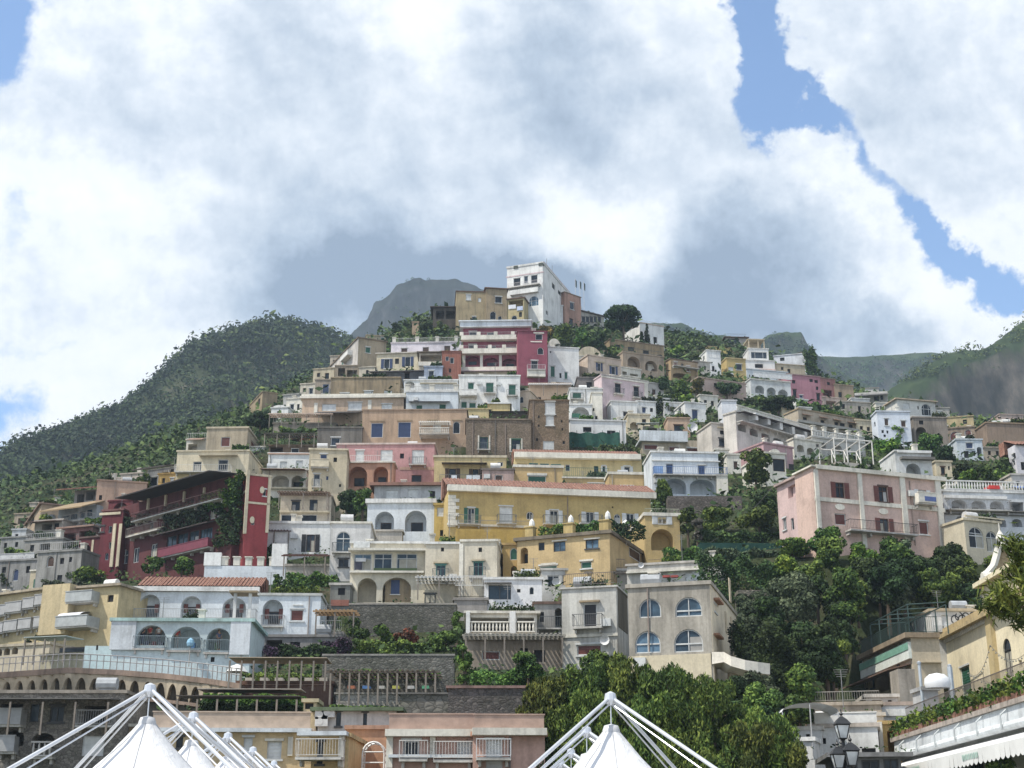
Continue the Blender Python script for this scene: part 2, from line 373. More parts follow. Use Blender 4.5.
    def rail(s, face, u0, u1, v, w0, w1, kind, col, rh=1.0, parent=None, ends=False):
        f = s.fn(face); mb = MB(); bx = lambda *a: mb.box(*a, fn=lambda a_, b_, c_: f(a_, b_, c_))
        st = .16 if s.Y < 170 else .28
        if kind == 'solid':
            bx(u0, u1, v, v + rh, w0 - .12, w0); bx(u0 - .05, u1 + .05, v + rh, v + rh + .08, w0 - .17, w0 + .05)
            if ends: bx(u0, u0 + .12, v, v + rh - .003, w0 + .003, w1); bx(u1 - .12, u1, v, v + rh - .003, w0 + .003, w1)
        elif kind == 'bal':
            bx(u0, u1, v + rh - .12, v + rh, w0 - .16, w0 + .02); bx(u0, u1, v, v + .1, w0 - .16, w0 + .02)
            n = max(2, int((u1 - u0) / .3))
            for i in range(n):
                u = u0 + (u1 - u0) * (i + .5) / n; mb.tube(f(u, v + .1, w0 - .07), f(u, v + rh * .45, w0 - .07), .05, .10, 5, False); mb.tube(f(u, v + rh * .45, w0 - .07), f(u, v + rh - .12, w0 - .07), .10, .05, 5, False)
        else:
            t = .022 if s.Y < 170 else .03
            bx(u0, u1, v + rh - .05, v + rh, w0 - .04, w0); bx(u0, u1, v + .08, v + .12, w0 - .04, w0)
            n = max(2, int((u1 - u0) / st))
            for i in range(n + 1):
                u = u0 + (u1 - u0) * i / n; bx(u - t / 2, u + t / 2, v + .12, v + rh - .05, w0 - .03, w0 - .01)
            if ends:
                for u in (u0, u1):
                    bx(u - .02, u + .02, v + rh - .05, v + rh, w0, w1)
                    for i in range(1, 4): bx(u - t / 2, u + t / 2, v, v + rh - .05, w0 + (w1 - w0) * i / 4 - .01, w0 + (w1 - w0) * i / 4 + .01)
        c = col or ((.10, .11, .11) if kind == 'bars' else (.64, .63, .60))
        return mb.build('railing', paint(c, .6), parent or s.root)
    def balc(s, face, u0, u1, v, out, kind, col=None, rh=1.0):
        f = s.fn(face); mb = MB(); mb.box(u0, u1, v - .18, v - .02, -out, -.002, fn=lambda a, b, c: f(a, b, c))
        n = max(2, int((u1 - u0) / 1.6))
        for i in range(n):
            u = u0 + .2 + (u1 - u0 - .4) * i / (n - 1); mb.prism([(u - .08, v - .5), (u + .08, v - .5), (u + .08, v - .18), (u - .08, v - .18)], -out * .5, -.004, f)
        b = mb.build('balcony', plaster((.55, .53, .49), .5), s.root)
        s.rail(face, u0, u1, v - .02, -out, 0, kind, col, rh, parent=b, ends=True)
        return b
    def bal(s, x0, x1, y, out=1.0, kind='bars', col=None, rh=1.0, face='F'):
        u0, u1, v, _ = s.rect(face, x0, y, x1, y); return s.balc(face, u0, u1, v, out, kind, col, rh)
    def band(s, col, x0, y0, x1, y1, face='F', pr=.08, name='cornice', mat=None):
        u0, u1, v0, v1 = s.rect(face, x0, y0, x1, y1); f = s.fn(face); mb = MB()
        mb.box(u0, u1, v0, v1, -pr, -.003, fn=lambda a, b, c: f(a, b, c)); return mb.build(name, mat or plaster(col, .3), s.root)
    def slope(s, x0, x1, y, out=1.5, drop=.5, col=(.1, .06, .04), face='F', name='awning', th=.06, scal=False, posts=0, slats=False, mat=None, back=0):
        u0, u1, v, _ = s.rect(face, x0, y, x1, y); f = s.fn(face); mb = MB()
        def q(u, t, h): return f(u, v - drop * t + h, -.005 - out * t)
        n = max(1, int((u1 - u0) / .35)) if slats else 1
        if slats:
            for i in range(n):
                a = u0 + (u1 - u0) * i / n; P = [q(a, 0, 0), q(a + .17, 0, 0), q(a + .17, 1, 0), q(a, 1, 0)]
                mb.poly(P); P2 = [q(a, 0, -.1), q(a + .17, 0, -.1), q(a + .17, 1, -.1), q(a, 1, -.1)]; mb.poly(P2)
                mb.poly([P[0], P[3], P2[3], P2[0]]); mb.poly([P[1], P[2], P2[2], P2[1]]); mb.poly([P[2], P[3], P2[3], P2[2]])
            for t in (.05, .5, .97): mb.box(u0 - .2, u1 + .2, v - drop * t - .24, v - drop * t - .1, -out * t - .08, -out * t - .005, fn=lambda a, b, c: f(a, b, c))
        else:
            P = [q(u0, -back, 0), q(u1, -back, 0), q(u1, 1, 0), q(u0, 1, 0)]; P2 = [q(u0, -back, -th), q(u1, -back, -th), q(u1, 1, -th), q(u0, 1, -th)]
            mb.poly(P); mb.poly(P2)
            for k in range(4): mb.poly([P[k], P[(k + 1) % 4], P2[(k + 1) % 4], P2[k]])
            if scal:
                m = max(4, int((u1 - u0) / .5)); st = (u1 - u0) / m; vb = v - drop - th - .003
                for i in range(m):
                    a = u0 + st * i; w = -.005 - out
                    mb.prism([(a, vb), (a, vb - .35)] + [(a + st * (.5 - .5 * math.cos(k * math.pi / 4)), vb - .35 - .12 * math.sin(k * math.pi / 4)) for k in range(1, 4)] + [(a + st, vb - .35), (a + st, vb)], w, w + .02, f)
        o = mb.build(name, mat or paint(col, .85), s.root)
        if posts:
            for i in range(posts):
                u = u0 + .1 + (u1 - u0 - .2) * i / max(1, posts - 1); mb = MB(); mb.box(u - .06, u + .06, v - drop - 2.4, v - drop - .24, -out + .06, -out + .18, fn=lambda a, b, c: f(a, b, c)); mb.build('post', paint((.2, .17, .14)), o)
        return o
    def tile(s, x0, x1, y, run=2.5, rise=1.3, over=.35):   # lean-to of clay tiles above the front eave
        u0, u1, v, _ = s.rect('F', x0, y, x1, y); mb = MB()
        n = max(4, int((u1 - u0) / .42)); p = (u1 - u0) / n
        for i in range(n):                                  # half-round tile rows
            a = u0 + i * p; L = [(a, 0), (a + p * .2, .08), (a + p * .5, .12), (a + p * .8, .08), (a + p, 0)]
            for k in range(4):
                (c0, h0), (c1, h1) = L[k], L[k + 1]
                mb.poly([(c0, -over, v + h0), (c1, -over, v + h1), (c1, run, v + rise + h1), (c0, run, v + rise + h0)])
        mb.poly([(u0, -over, v - .06), (u1, -over, v - .06), (u1, run, v + rise - .06), (u0, run, v + rise - .06)])
        mb.box(u0, u1, run, run + 1.5, v - .5, v + rise - .05)
        return mb.build('roof', tilemat(), s.root)
    def vault(s, x0, x1, ys, yt, depth=7, col=None, back=.0, name='vault_roof'):
        u0, u1, _, _ = s.rect('F', x0, ys, x1, yt); vs = s.uv('F', (x0 + x1) / 2, ys)[1]; vt = s.uv('F', (x0 + x1) / 2, yt)[1]; mb = MB()
        r = (u1 - u0) / 2; cu = (u0 + u1) / 2; n = 16
        A = [(cu - r * math.cos(math.pi * i / n), vs + (vt - vs) * math.sin(math.pi * i / n)) for i in range(n + 1)]
        mb.prism(A, back, back + depth, s.fn('F')); return mb.build(name, plaster(col or s.col, .45), s.root)
    def walls(s):
        mb = MB()
        for face, Lm in (('F', s.W), ('R', s.D), ('L', s.D)):
            f = s.fn(face); outer = [(0, 0), (Lm, 0), (Lm, s.H), (0, s.H)]
            loops = [outer] + [h[0] for h in s.holes[face]]
            flat = [p for l in loops for p in l]
            tri = tessellate_polygon([[Vector((a, b, 0)) for a, b in l] for l in loops])
            i0 = len(mb.v); mb.v += [f(a, b, 0) for a, b in flat]
            for t in tri: mb.f.append(tuple(i0 + k for k in t))
            for o, dep, _ in s.holes[face]:
                for k in range(len(o)):
                    j = (k + 1) % len(o); mb.poly([f(*o[k], 0), f(*o[j], 0), f(*o[j], dep), f(*o[k], dep)])
                mb.poly([f(a, b, dep) for a, b in o])
        mb.poly([(0, s.D, 0), (s.W, s.D, 0), (s.W, s.D, s.H), (0, s.D, s.H)])
        mb.poly([(0, 0, s.H), (s.W, 0, s.H), (s.W, s.D, s.H), (0, s.D, s.H)])
        s.wall = mb.build('wall', s.m, s.root)
    def annex(s):                                       # a lower lean-on room at one side of the house
        side = random.choice((-1, 1)); w = random.uniform(2.0, 4.6); h = s.H - random.uniform(1.6, 3.4); y0 = random.uniform(.8, 3.0); D = random.uniform(3, 5)
        if h < s.base + 1.5: return
        x0, x1 = (s.W + .003, s.W + w) if side > 0 else (-w, -.003)
        c = random.choice((s.col, s.col, WH, CR, BE, GP, TN, PE)); mb = MB(); mb.box(x0, x1, y0, y0 + D, 0, h)
        a = mb.build('annex', plaster(c, random.uniform(.3, .7)), s.root); mb = MB(); mb.box(x0 - .1, x1 + .1, y0 - .12, y0 + D, h + .003, h + .2); mb.build('roof', plaster(random.choice((WC, TN, GP, (.25, .2, .16))), .5), a)
        n = 1 if w < 3.2 else 2; sh = random.choice((SHC['k'], SHC['k'], SHC['n'], SHC['g'], SHC['w'], SHC['b']))
        for i in range(n):
            u = x0 + (x1 - x0) * (i + .5) / n; mb = MB(); v = h - random.uniform(1.7, 2.2); q = random.uniform(.35, .5); mb.box(u - q, u + q, y0 - .03, y0 - .003, v, v + random.uniform(1.0, 1.5)); p = mb.build('window', paint(sh), a)
            mb = MB(); mb.box(u - q - .1, u + q + .1, y0 - .1, y0 - .004, v - .1, v - .004); mb.build('sill', paint((.6, .59, .56)), p)
    def clutter(s):                                     # what stands on the flat roofs and hangs on the fronts
        W, z, rnd = s.W, s.H + s.cap_, random.random
        if W < 16 and rnd() < .55 and s.Y < 270 and not any(k in s.root['label'] for k in ('pink', 'palazzo', 'crimson', 'cube', 'tower', 'corner', 'arcade', 'arches', 'glass veranda', 'blue doors', 'lectern', 'palace', 'wooded', 'left edge', 'lower left')): s.annex()
        if W > 3 and rnd() < .45: s.chimney(None, random.uniform(.6, 1.3), random.uniform(.4, .8), random.uniform(.5, 2.5), u=random.uniform(.6, W - .6))
        if W > 3 and rnd() < .5:
            u = random.uniform(.5, W - .5); d = random.uniform(.6, 3); h = random.uniform(1.6, 3.2); mb = MB(); mb.tube((u, d, z - .1), (u, d, z + h), .03, n=4)
            for k in range(4): mb.tube((u - .5 + .06 * k, d, z + h - .15 * k), (u + .5 - .06 * k, d + .05, z + h - .15 * k), .016, n=3)
            mb.build('aerial', paint((.2, .2, .2)), s.root)
        if W > 4 and rnd() < .3:
            u = random.uniform(1, W - 1.2); d = random.uniform(1, 3); mb = MB(); mb.tube((u - .7, d, z + .6), (u + .7, d, z + .6), .45, n=10); mb.box(u - .5, u + .5, d - .3, d + .3, z - .05, z + .2); mb.build('water_tank', paint(random.choice(((.5, .5, .5), (.6, .6, .58), (.34, .36, .38)))), s.root)
        if W > 3 and rnd() < .4:
            u = random.uniform(.3, W - 2); L = random.uniform(1.2, min(5, W - .8)); n = int(110 * L); C_ = np.stack([RNG.uniform(u, min(W - .2, u + L), n), RNG.uniform(-.05, .6, n), z + np.abs(RNG.normal(size=n)) * .3 + .05], 1)
            nn = RNG.normal(size=(n, 3)) + [0, -.4, .5]; nn /= np.linalg.norm(nn, axis=1, keepdims=True); quads('roof_plants', C_, nn, .0011 * s.Y, leafmat(*LEAF[random.choice(('mid', 'vine', 'dark', 'scrub', 'olive'))]), s.root)
        if W > 4 and s.Y < 240 and rnd() < .45:
            for _ in range(6):
                u = random.uniform(.2, W - .2)
                if all(u < b[2][0] - .3 or u > b[2][1] + .3 for b in s.holes['F']):
                    mb = MB(); mb.tube((u, -.08, s.base * .6), (u, -.08, s.H - .05), .05, n=5); mb.build('drainpipe', paint(random.choice(((.25, .2, .17), (.4, .38, .34), (.16, .15, .14)))), s.root); break
        if W > 4 and s.Y < 240 and rnd() < .3:
            u, v = random.uniform(.6, W - .6), random.uniform(s.base + 1.5, max(s.base + 1.6, s.H - .8))
            if all(u < b[2][0] - .6 or u > b[2][1] + .6 or v < b[2][2] - .5 or v > b[2][3] + .5 for b in s.holes['F']):
                mb = MB(); mb.box(u - .42, u + .42, -.38, -.02, v - .3, v + .3); mb.build('air_conditioner', paint((.55, .56, .55)), s.root)
    # small rooftop and wall furniture
    def boxpart(s, name, x0, y0, x1, y1, w0, w1, col, face='F', parent=None, mat=None):
        u0, u1, v0, v1 = s.rect(face, x0, y0, x1, y1); f = s.fn(face); mb = MB(); mb.box(u0, u1, v0, v1, w0, w1, fn=lambda a, b, c: f(a, b, c))
        return mb.build(name, mat or paint(col), parent or s.root)
    def chimney(s, x, h=1.2, w=.6, d=2.0, col=None, u=None):
        u = s.uv('F', x, s.y0)[0] if u is None else u; mb = MB(); z = s.H + .1
        mb.box(u - w / 2, u + w / 2, d, d + w, z, z + h); mb.box(u - w / 2 - .1, u + w / 2 + .1, d - .1, d + w + .1, z + h, z + h + .12); mb.build('chimney', plaster(col or WC, .5), s.root)
    def dish(s, x, y, r=.5):
        u, v = s.uv('F', x, y); mb = MB(); n = 10
        for a, b in ((0, .5), (.5, 1.0)):
            for k in range(n):
                t, q = 2 * math.pi * k / n, 2 * math.pi * (k + 1) / n
                mb.poly([(u + r * c_ * math.cos(t_), -.5 + .25 * c_ * c_ * -1 + .2, v + r * c_ * math.sin(t_)) for c_, t_ in ((a, t), (b, t), (b, q), (a, q))])
        mb.tube((u, -.3, v), (u, 0, v - .5), .03); mb.build('satellite_dish', paint((.6, .6, .6)), s.root)
    def ac(s, x, y, face='F'):
        u, v = s.uv(face, x, y); f = s.fn(face); mb = MB(); mb.box(u - .42, u + .42, v - .3, v + .3, -.38, -.02, fn=lambda a, b, c: f(a, b, c))
        mb.prism([(u - .1 + .22 * math.cos(t), v + .22 * math.sin(t)) for t in [k * math.pi / 5 for k in range(10)]], -.40, -.38, f); mb.build('air_conditioner', paint((.55, .56, .55)), s.root)
    def pipe(s, x, y0, y1, face='F'):
        u, v1 = s.uv(face, x, y0); _, v0 = s.uv(face, x, y1); f = s.fn(face); mb = MB(); mb.tube(f(u, v0, -.08), f(u, v1, -.08), .05, n=5); mb.build('drainpipe', paint((.25, .2, .17)), s.root)
    def toprail(s, x0, x1, kind='bars', col=None, rh=1.0, posts=False, w=.0):
        u0, u1, _, _ = s.rect('F', x0, s.y0, x1, s.y0); return s.rail('F', max(0, u0), min(s.W, u1), s.H + .23, w, w + .1, kind, col, rh)

def onplane(h, px, py):                                  # distance of the house front behind that picture point
    u, z = h._pl(px, py); return float((h.A + h.U * u)[1])
# ------------------------------------------------------------------ foliage
LEAF = dict(
 dark=((.016, .034, .012), (.048, .085, .024)), mid=((.032, .072, .016), (.115, .18, .034)), bright=((.05, .11, .015), (.17, .24, .035)),
 olive=((.035, .055, .028), (.10, .13, .07)), pine=((.042, .080, .016), (.15, .20, .038)), red=((.06, .03, .015), (.20, .06, .03)), umbrella=((.012, .030, .012), (.045, .085, .026)),
 vine=((.03, .07, .012), (.13, .19, .03)), grey=((.07, .065, .055), (.16, .15, .13)), purple=((.05, .04, .05), (.16, .085, .15)), autumn=((.06, .055, .015), (.22, .15, .04)), scrub=((.022, .046, .015), (.075, .110, .030)))
def quads(name, C, Nn, size, mat, parent=None, asp=1.0, up=None):
    """one mesh of leaf-shaped faces centred on C, facing Nn"""
    n = len(C); a = np.cross(Nn, RNG.normal(size=(n, 3))) if up is None else up
    a /= np.linalg.norm(a, axis=1, keepdims=True) + 1e-9; b = np.cross(Nn, a); b /= np.linalg.norm(b, axis=1, keepdims=True) + 1e-9
    sz = (size * RNG.uniform(.55, 1.35, n))[:, None]; a = a * sz * asp; b = b * sz
    bend = Nn * sz * RNG.uniform(-.3, .3, n)[:, None]
    V = np.empty((n, 4, 3)); V[:, 0] = C - a; V[:, 1] = C + b * .62 + bend; V[:, 2] = C + a; V[:, 3] = C - b * .62 + bend
    me = bpy.data.meshes.new(name); me.vertices.add(4 * n); me.vertices.foreach_set('co', V.reshape(-1))
    me.loops.add(4 * n); me.loops.foreach_set('vertex_index', np.arange(4 * n)); me.polygons.add(n)
    me.polygons.foreach_set('loop_start', np.arange(0, 4 * n, 4)); me.polygons.foreach_set('loop_total', np.full(n, 4)); me.materials.append(mat)
    me.update(calc_edges=True); me.validate()
    o = bpy.data.objects.new(name, me); COL.objects.link(o)
    if parent: o.parent = parent
    return o
def lobes_leaves(lobes, leaf, dens=1.0, cap=9000):
    C = []; Nn = []
    area = np.array([4 * math.pi * ((l[3] * l[4]) ** 1.0) for l in lobes]); tot = area.sum(); n = int(min(cap, max(120, dens * tot / (leaf * leaf * 1.1))))
    k = RNG.choice(len(lobes), n, p=area / tot); L = np.array(lobes)[k]
    d = RNG.normal(size=(n, 3)); d[:, 2] = d[:, 2] * .9 + .18; d /= np.linalg.norm(d, axis=1, keepdims=True)
    r = RNG.uniform(.62, 1.06, n) ** .7
    P = L[:, :3] + d * r[:, None] * np.stack([L[:, 3], L[:, 3], L[:, 4]], 1)
    nn = d * 1.0 + RNG.normal(size=(n, 3)) * .45 + np.array([0, 0, .15]); nn /= np.linalg.norm(nn, axis=1, keepdims=True)
    return P, nn
def crown_lobes(w, h, n, flat=.75, seed=None):
    out = []
    for i in range(n):
        t = RNG.uniform(0, 2 * math.pi); rr = math.sqrt(RNG.uniform(0, 1)) * .62; z = RNG.uniform(-.62, .62); q = math.sqrt(max(.05, 1 - z * z))
        lr = w * .5 * RNG.uniform(.26, .46)
        out.append((w * .5 * rr * q * math.cos(t), w * .5 * rr * q * math.sin(t), h * .5 * z, lr, lr * flat * min(1.2, h / w + .3)))
    return out
def plant(name, label, cat, px0, px1, y0, y1, leaf='mid', kind='tree', Y=None, group=None, dens=1.0, trunk=None, dY=0, cap=9000):
    """a tree or shrub whose crown spans those picture columns; its foot stands on the slope"""
    xm = (px0 + px1) / 2; Y = (hit(xm, y1) if Y is None else Y) + dY
    foot = at(xm, y1, Y); top = at(xm, y0, Y)[2]; w = at(px1, (y0 + y1) / 2, Y)[0] - at(px0, (y0 + y1) / 2, Y)[0]
    H = top - foot[2]; root = empty(name, foot); tag(root, label, cat, group); root.rotation_euler = (0, 0, 0)
    ls = max(.10, min(.34, .00125 * Y)); m = leafmat(*LEAF[leaf], name='leaves')
    if kind == 'umbrella':
        ch = H * .62; lobes = []
        for i in range(26):
            t = RNG.uniform(0, 6.283); rr = math.sqrt(RNG.uniform(0, 1)) * .74; lr = w * RNG.uniform(.12, .19)
            zz = (1 - rr * rr) * .38 * ch * RNG.choice([1, 1, -.55]); lobes.append((w * .5 * rr * math.cos(t), w * .5 * rr * math.sin(t), H - ch * .5 + zz, lr, lr * .62 * min(1.6, ch / w * 2)))
        t0 = H - ch * .55
    elif kind == 'cypress':
        lobes = [(RNG.normal() * w * .06, RNG.normal() * w * .06, H * q, w * .5 * (1.05 - q) * 1.2 * min(1, q * 5 + .35) + .12, H * .09) for q in np.linspace(.08, .96, 14)]; t0 = H * .2
    elif kind == 'pine':
        lobes = []
        for i in range(46):
            q = RNG.uniform(.10, 1); rr = (1.12 - q) ** .38 * .66 * math.sqrt(RNG.uniform(.05, 1)) * w; t = RNG.uniform(0, 6.283); lr = w * RNG.uniform(.09, .16)
            lobes.append((rr * math.cos(t), rr * math.sin(t), H * q - lr, lr, lr * 1.5))
        t0 = H * .7
    elif kind == 'shrub':
        lobes = [(a, b, c + H * .5, d, e) for a, b, c, d, e in crown_lobes(w, H * 1.05, 11)]; t0 = H * .3
    else:
        ch = H * .86; lobes = [(a, b, c + H - ch * .5, d, e) for a, b, c, d, e in crown_lobes(w, ch, 17)]; t0 = H * .5
    P, nn = lobes_leaves(lobes, ls * (.75 if kind == 'pine' else 1), dens, cap)
    if kind == 'pine':
        up = np.array([0, 0, 1.0]) + RNG.normal(size=nn.shape) * .5; quads('crown', P, np.cross(up, RNG.normal(size=nn.shape)) * .5 + nn, ls * .72, m, root, asp=2.1, up=up)
    else: quads('crown', P, nn, ls, m, root)
    mb = MB(); r = max(.06, min(.4, H * .022 + .05))
    mb.tube((0, 0, -1.2), (w * .02, 0, t0), r * 1.25, r * .8, 7, False)
    for i in range(3 if kind in ('shrub', 'cypress') else 6):
        l = lobes[RNG.integers(len(lobes))]; z0 = t0 * RNG.uniform(.55, 1); mb.tube((w * .02 * z0 / max(t0, .1), 0, z0), (l[0] * .9, l[1] * .9, max(z0 + .1, l[2])), r * .5, r * .15, 5, False)
    mb.build('stem' if kind == 'shrub' else 'trunk', paint((.09, .065, .045), .9), root)
    return root
def hedge(name, label, cat, px0, px1, y0, y1, leaf='dark', Y=None, depth=2.0, yaw=0, dY=0, dens=1.0, group=None, ls=None, kind=None):
    xm = (px0 + px1) / 2; Y = (hit(xm, y1) if Y is None else Y) + dY; A = at(xm, y1, Y); top = at(xm, y0, Y)[2]
    w = (at(px1, y1, Y)[0] - at(px0, y1, Y)[0]) / max(.2, math.cos(R(yaw)) - math.sin(R(yaw)) * (xm - 512) / 1480); H = max(.3, top - A[2])
    ls = ls or max(.09, min(.32, .0012 * Y)); n = int(min(12000, dens * 2.6 * (w * H + w * depth + depth * H) / (ls * ls)))
    P = RNG.uniform([-w / 2, 0, 0], [w / 2, depth, H], (n, 3)); f = RNG.uniform(size=n)
    P[f < .5, 1] = RNG.uniform(-.15, .35, (f < .5).sum()); P[f > .72, 2] = H * RNG.uniform(.86, 1.08, (f > .72).sum())
    P[:, 2] *= 1 + .16 * np.sin(P[:, 0] * 1.1 + 2) * np.sin(P[:, 0] * .43) + .1 * np.sin(P[:, 0] * 2.9); P[:, 1] += .35 * np.sin(P[:, 0] * 1.7 + P[:, 2] * 2)
    nn = RNG.normal(size=(n, 3)) * .6 + np.array([0, -.5, .6]); nn /= np.linalg.norm(nn, axis=1, keepdims=True)
    o = quads(name, P, nn, ls, leafmat(*LEAF[leaf])); o.location = A; o.rotation_euler = (0, 0, R(yaw)); tag(o, label, cat, group, kind); return o

# ------------------------------------------------------------------ ground, hill, mountains
def grid_mesh(name, V, nu, nv, mat):
    me = bpy.data.meshes.new(name); me.vertices.add(nu * nv); me.vertices.foreach_set('co', np.ascontiguousarray(V, float).reshape(-1))
    i = (np.arange(nv - 1)[:, None] * nu + np.arange(nu - 1)[None, :]).reshape(-1); F = np.stack([i, i + 1, i + nu + 1, i + nu], 1)
    me.loops.add(F.size); me.loops.foreach_set('vertex_index', F.reshape(-1)); me.polygons.add(len(F))
    me.polygons.foreach_set('loop_start', np.arange(0, F.size, 4)); me.polygons.foreach_set('loop_total', np.full(len(F), 4))
    me.materials.append(mat); me.update(calc_edges=True); me.polygons.foreach_set('use_smooth', [True] * len(F))
    o = bpy.data.objects.new(name, me); COL.objects.link(o); o['kind'] = 'structure'; return o
def earthmat(name, cols, sc=.05, rock=None, zs=.28):
    m, nt, b = newmat(name); L = nt.links; ge = N(nt, 'ShaderNodeNewGeometry')
    n = N(nt, 'ShaderNodeTexNoise', Scale=sc, Detail=9, Roughness=.68); L.new(ge.outputs['Position'], n.inputs[0])
    r = ramp(nt, n.outputs[0], cols); out = r.outputs[0]
    if rock:
        mp = N(nt, 'ShaderNodeMapping'); mp.inputs['Scale'].default_value = (1, 1, zs); L.new(ge.outputs['Position'], mp.inputs[0])
        k = N(nt, 'ShaderNodeTexNoise', Scale=sc * 2.4, Detail=8, Roughness=.72); L.new(mp.outputs[0], k.inputs[0])
        rr = ramp(nt, k.outputs[0], rock)
        sx = N(nt, 'ShaderNodeSeparateXYZ'); L.new(ge.outputs['Normal'], sx.inputs[0])
        a = N(nt, 'ShaderNodeMath', operation='MULTIPLY_ADD'); L.new(n.outputs[0], a.inputs[0]); a.inputs[1].default_value = .9; L.new(sx.outputs[2], a.inputs[2])
        st = ramp(nt, a.outputs[0], [(.78, (0, 0, 0)), (.98, (1, 1, 1))])
        mx = N(nt, 'ShaderNodeMix', data_type='RGBA'); L.new(st.outputs[0], mx.inputs[0]); L.new(rr.outputs[0], mx.inputs[6]); L.new(out, mx.inputs[7]); out = mx.outputs[2]
    L.new(out, b.inputs['Base Color']); b.inputs['Roughness'].default_value = .95; b.inputs['Specular IOR Level'].default_value = .1
    bp = N(nt, 'ShaderNodeBump', Strength=.7, Distance=1.5); L.new(n.outputs[0], bp.inputs['Height']); L.new(bp.outputs[0], b.inputs['Normal'])
    return m
def vnoise(P, f, seed):                                  # cheap smooth noise from sines
    g = np.random.default_rng(seed); out = np.zeros(P.shape[:-1])
    for k in range(5):
        d = g.normal(size=P.shape[-1]); d /= np.linalg.norm(d); out += np.sin((P @ d) * f * g.uniform(.6, 1.6) + g.uniform(0, 6.28))
    return out / 5
def make_terrain():
    x = np.arange(-235, 236, 2.0); y = np.arange(62, 560, 2.0); X, Yg = np.meshgrid(x, y); Z = hgt(np.stack([X.ravel(), Yg.ravel()], 1)).reshape(X.shape)
    Z = np.maximum(Z, .05)
    Z += .5 * vnoise(np.stack([X, Yg], -1), .35, 3)
    for org, c, s_, W, D, zb in FOOT:
        dx, dy = X - org[0], Yg - org[1]; u = dx * c + dy * s_; v = -dx * s_ + dy * c
        M = (u > -1.2) & (u < W + 1.2) & (v > -3.5) & (v < D + .5); Z[M] = np.minimum(Z[M], zb - .35)
        zb2 = zb - 3.0; M = (u > 1.5) & (u < W - 1.5) & (v > 2.2) & (v < D - 1.5); Z[M] = np.minimum(Z[M], zb2)
    m = earthmat('hillside_earth', [(.3, (.016, .026, .011)), (.5, (.035, .045, .02)), (.64, (.085, .075, .05)), (.78, (.16, .14, .11))], .16)
    grid_mesh('hillside', np.stack([X, Yg, Z], -1), len(x), len(y), m)
    # undergrowth over the open ground of the hill
    n = 70000; P = np.stack([RNG.uniform(-190, 190, n), 85 + 300 * RNG.uniform(0, 1, n) ** 1.3], 1)
    ok = np.ones(n, bool)
    for org, c, s_, W, D, zb in FOOT:
        dx, dy = P[:, 0] - org[0], P[:, 1] - org[1]; u = dx * c + dy * s_; v = -dx * s_ + dy * c; ok &= ~((u > -1.0) & (u < W + 1.0) & (v > -2.6) & (v < D + .5))
    ok &= vnoise(P, .06, 9) > -.62
    P = P[ok]; z = hgt(P); n = len(P); k = 6; sc = np.repeat(np.clip(.00135 * P[:, 1], .12, .42) * np.where(RNG.uniform(size=n) < .2, 1.9, 1), k)
    C = np.repeat(np.stack([P[:, 0], P[:, 1], z + .1], 1), k, 0) + RNG.normal(size=(n * k, 3)) * (np.array([.75, .75, .38]) * (sc * 3.2)[:, None]); C[:, 2] += .3
    nn = RNG.normal(size=C.shape) * .6 + np.array([0, -.4, .8]); nn /= np.linalg.norm(nn, axis=1, keepdims=True)
    o = quads('undergrowth', C, nn, sc, leafmat(*LEAF['scrub'], sc=.12)); tag(o, 'low green scrub covering the terraces between the houses', 'undergrowth', kind='stuff')
def sil(pts, n):                                         # resample a skyline of (px, py, Y)
    p = np.array([at(*q) for q in pts]); d = np.concatenate([[0], np.cumsum(np.linalg.norm(np.diff(p, axis=0), axis=1))]); t = np.linspace(0, d[-1], n)
    return np.stack([np.interp(t, d, p[:, k]) for k in range(3)], 1)
def mountain(name, pts, n, rows, front, mat, amp, freq, seed, back=250, steep=None, ridge=3.0):
    """skyline falls towards the viewer with slope profile `front` [(distance forward, share of the height lost)]"""
    S = sil(pts, n); t = np.linspace(-.35, 1, rows); fx = np.array([f[0] for f in front]); fz = np.array([f[1] for f in front])
    V = np.empty((rows, n, 3))
    for j, q in enumerate(t):
        if q < 0: V[j] = S + np.array([0, -q / .35 * back, 0]); V[j, :, 2] = S[:, 2] * (1 - .8 * (-q / .35))
        else:
            dist = q * fx[-1]; loss = np.interp(dist, fx, fz); dr = S.copy(); dr[:, 0] *= 1 - .25 * dist / np.maximum(S[:, 1], 1); dr[:, 1] -= dist; dr[:, 2] = S[:, 2] * (1 - loss); V[j] = dr
    w = np.clip(np.abs(t) * 5, .0, 1)[:, None]
    nz = vnoise(V, freq, seed) + .5 * vnoise(V, freq * 2.3, seed + 1) + .28 * vnoise(V, freq * 5.1, seed + 2)
    G_ = V * np.array([1, 1, .3]); nz = nz + .35 * vnoise(G_, freq * 7, seed + 8) + .22 * vnoise(G_, freq * 15, seed + 9)
    rz = (vnoise(V, freq * 3, seed + 5) + .7 * vnoise(V, freq * 8, seed + 7) + .45 * vnoise(V, freq * 19, seed + 6) + .3 * vnoise(V, freq * 41, seed + 4)) * ridge
    V[:, :, 1] -= nz * amp * w; V[:, :, 2] += rz * (1 - w * .5) * .6
    V[:, :, 2] = np.maximum(V[:, :, 2], -1)
    grid_mesh(name, V, n, rows, mat); return V
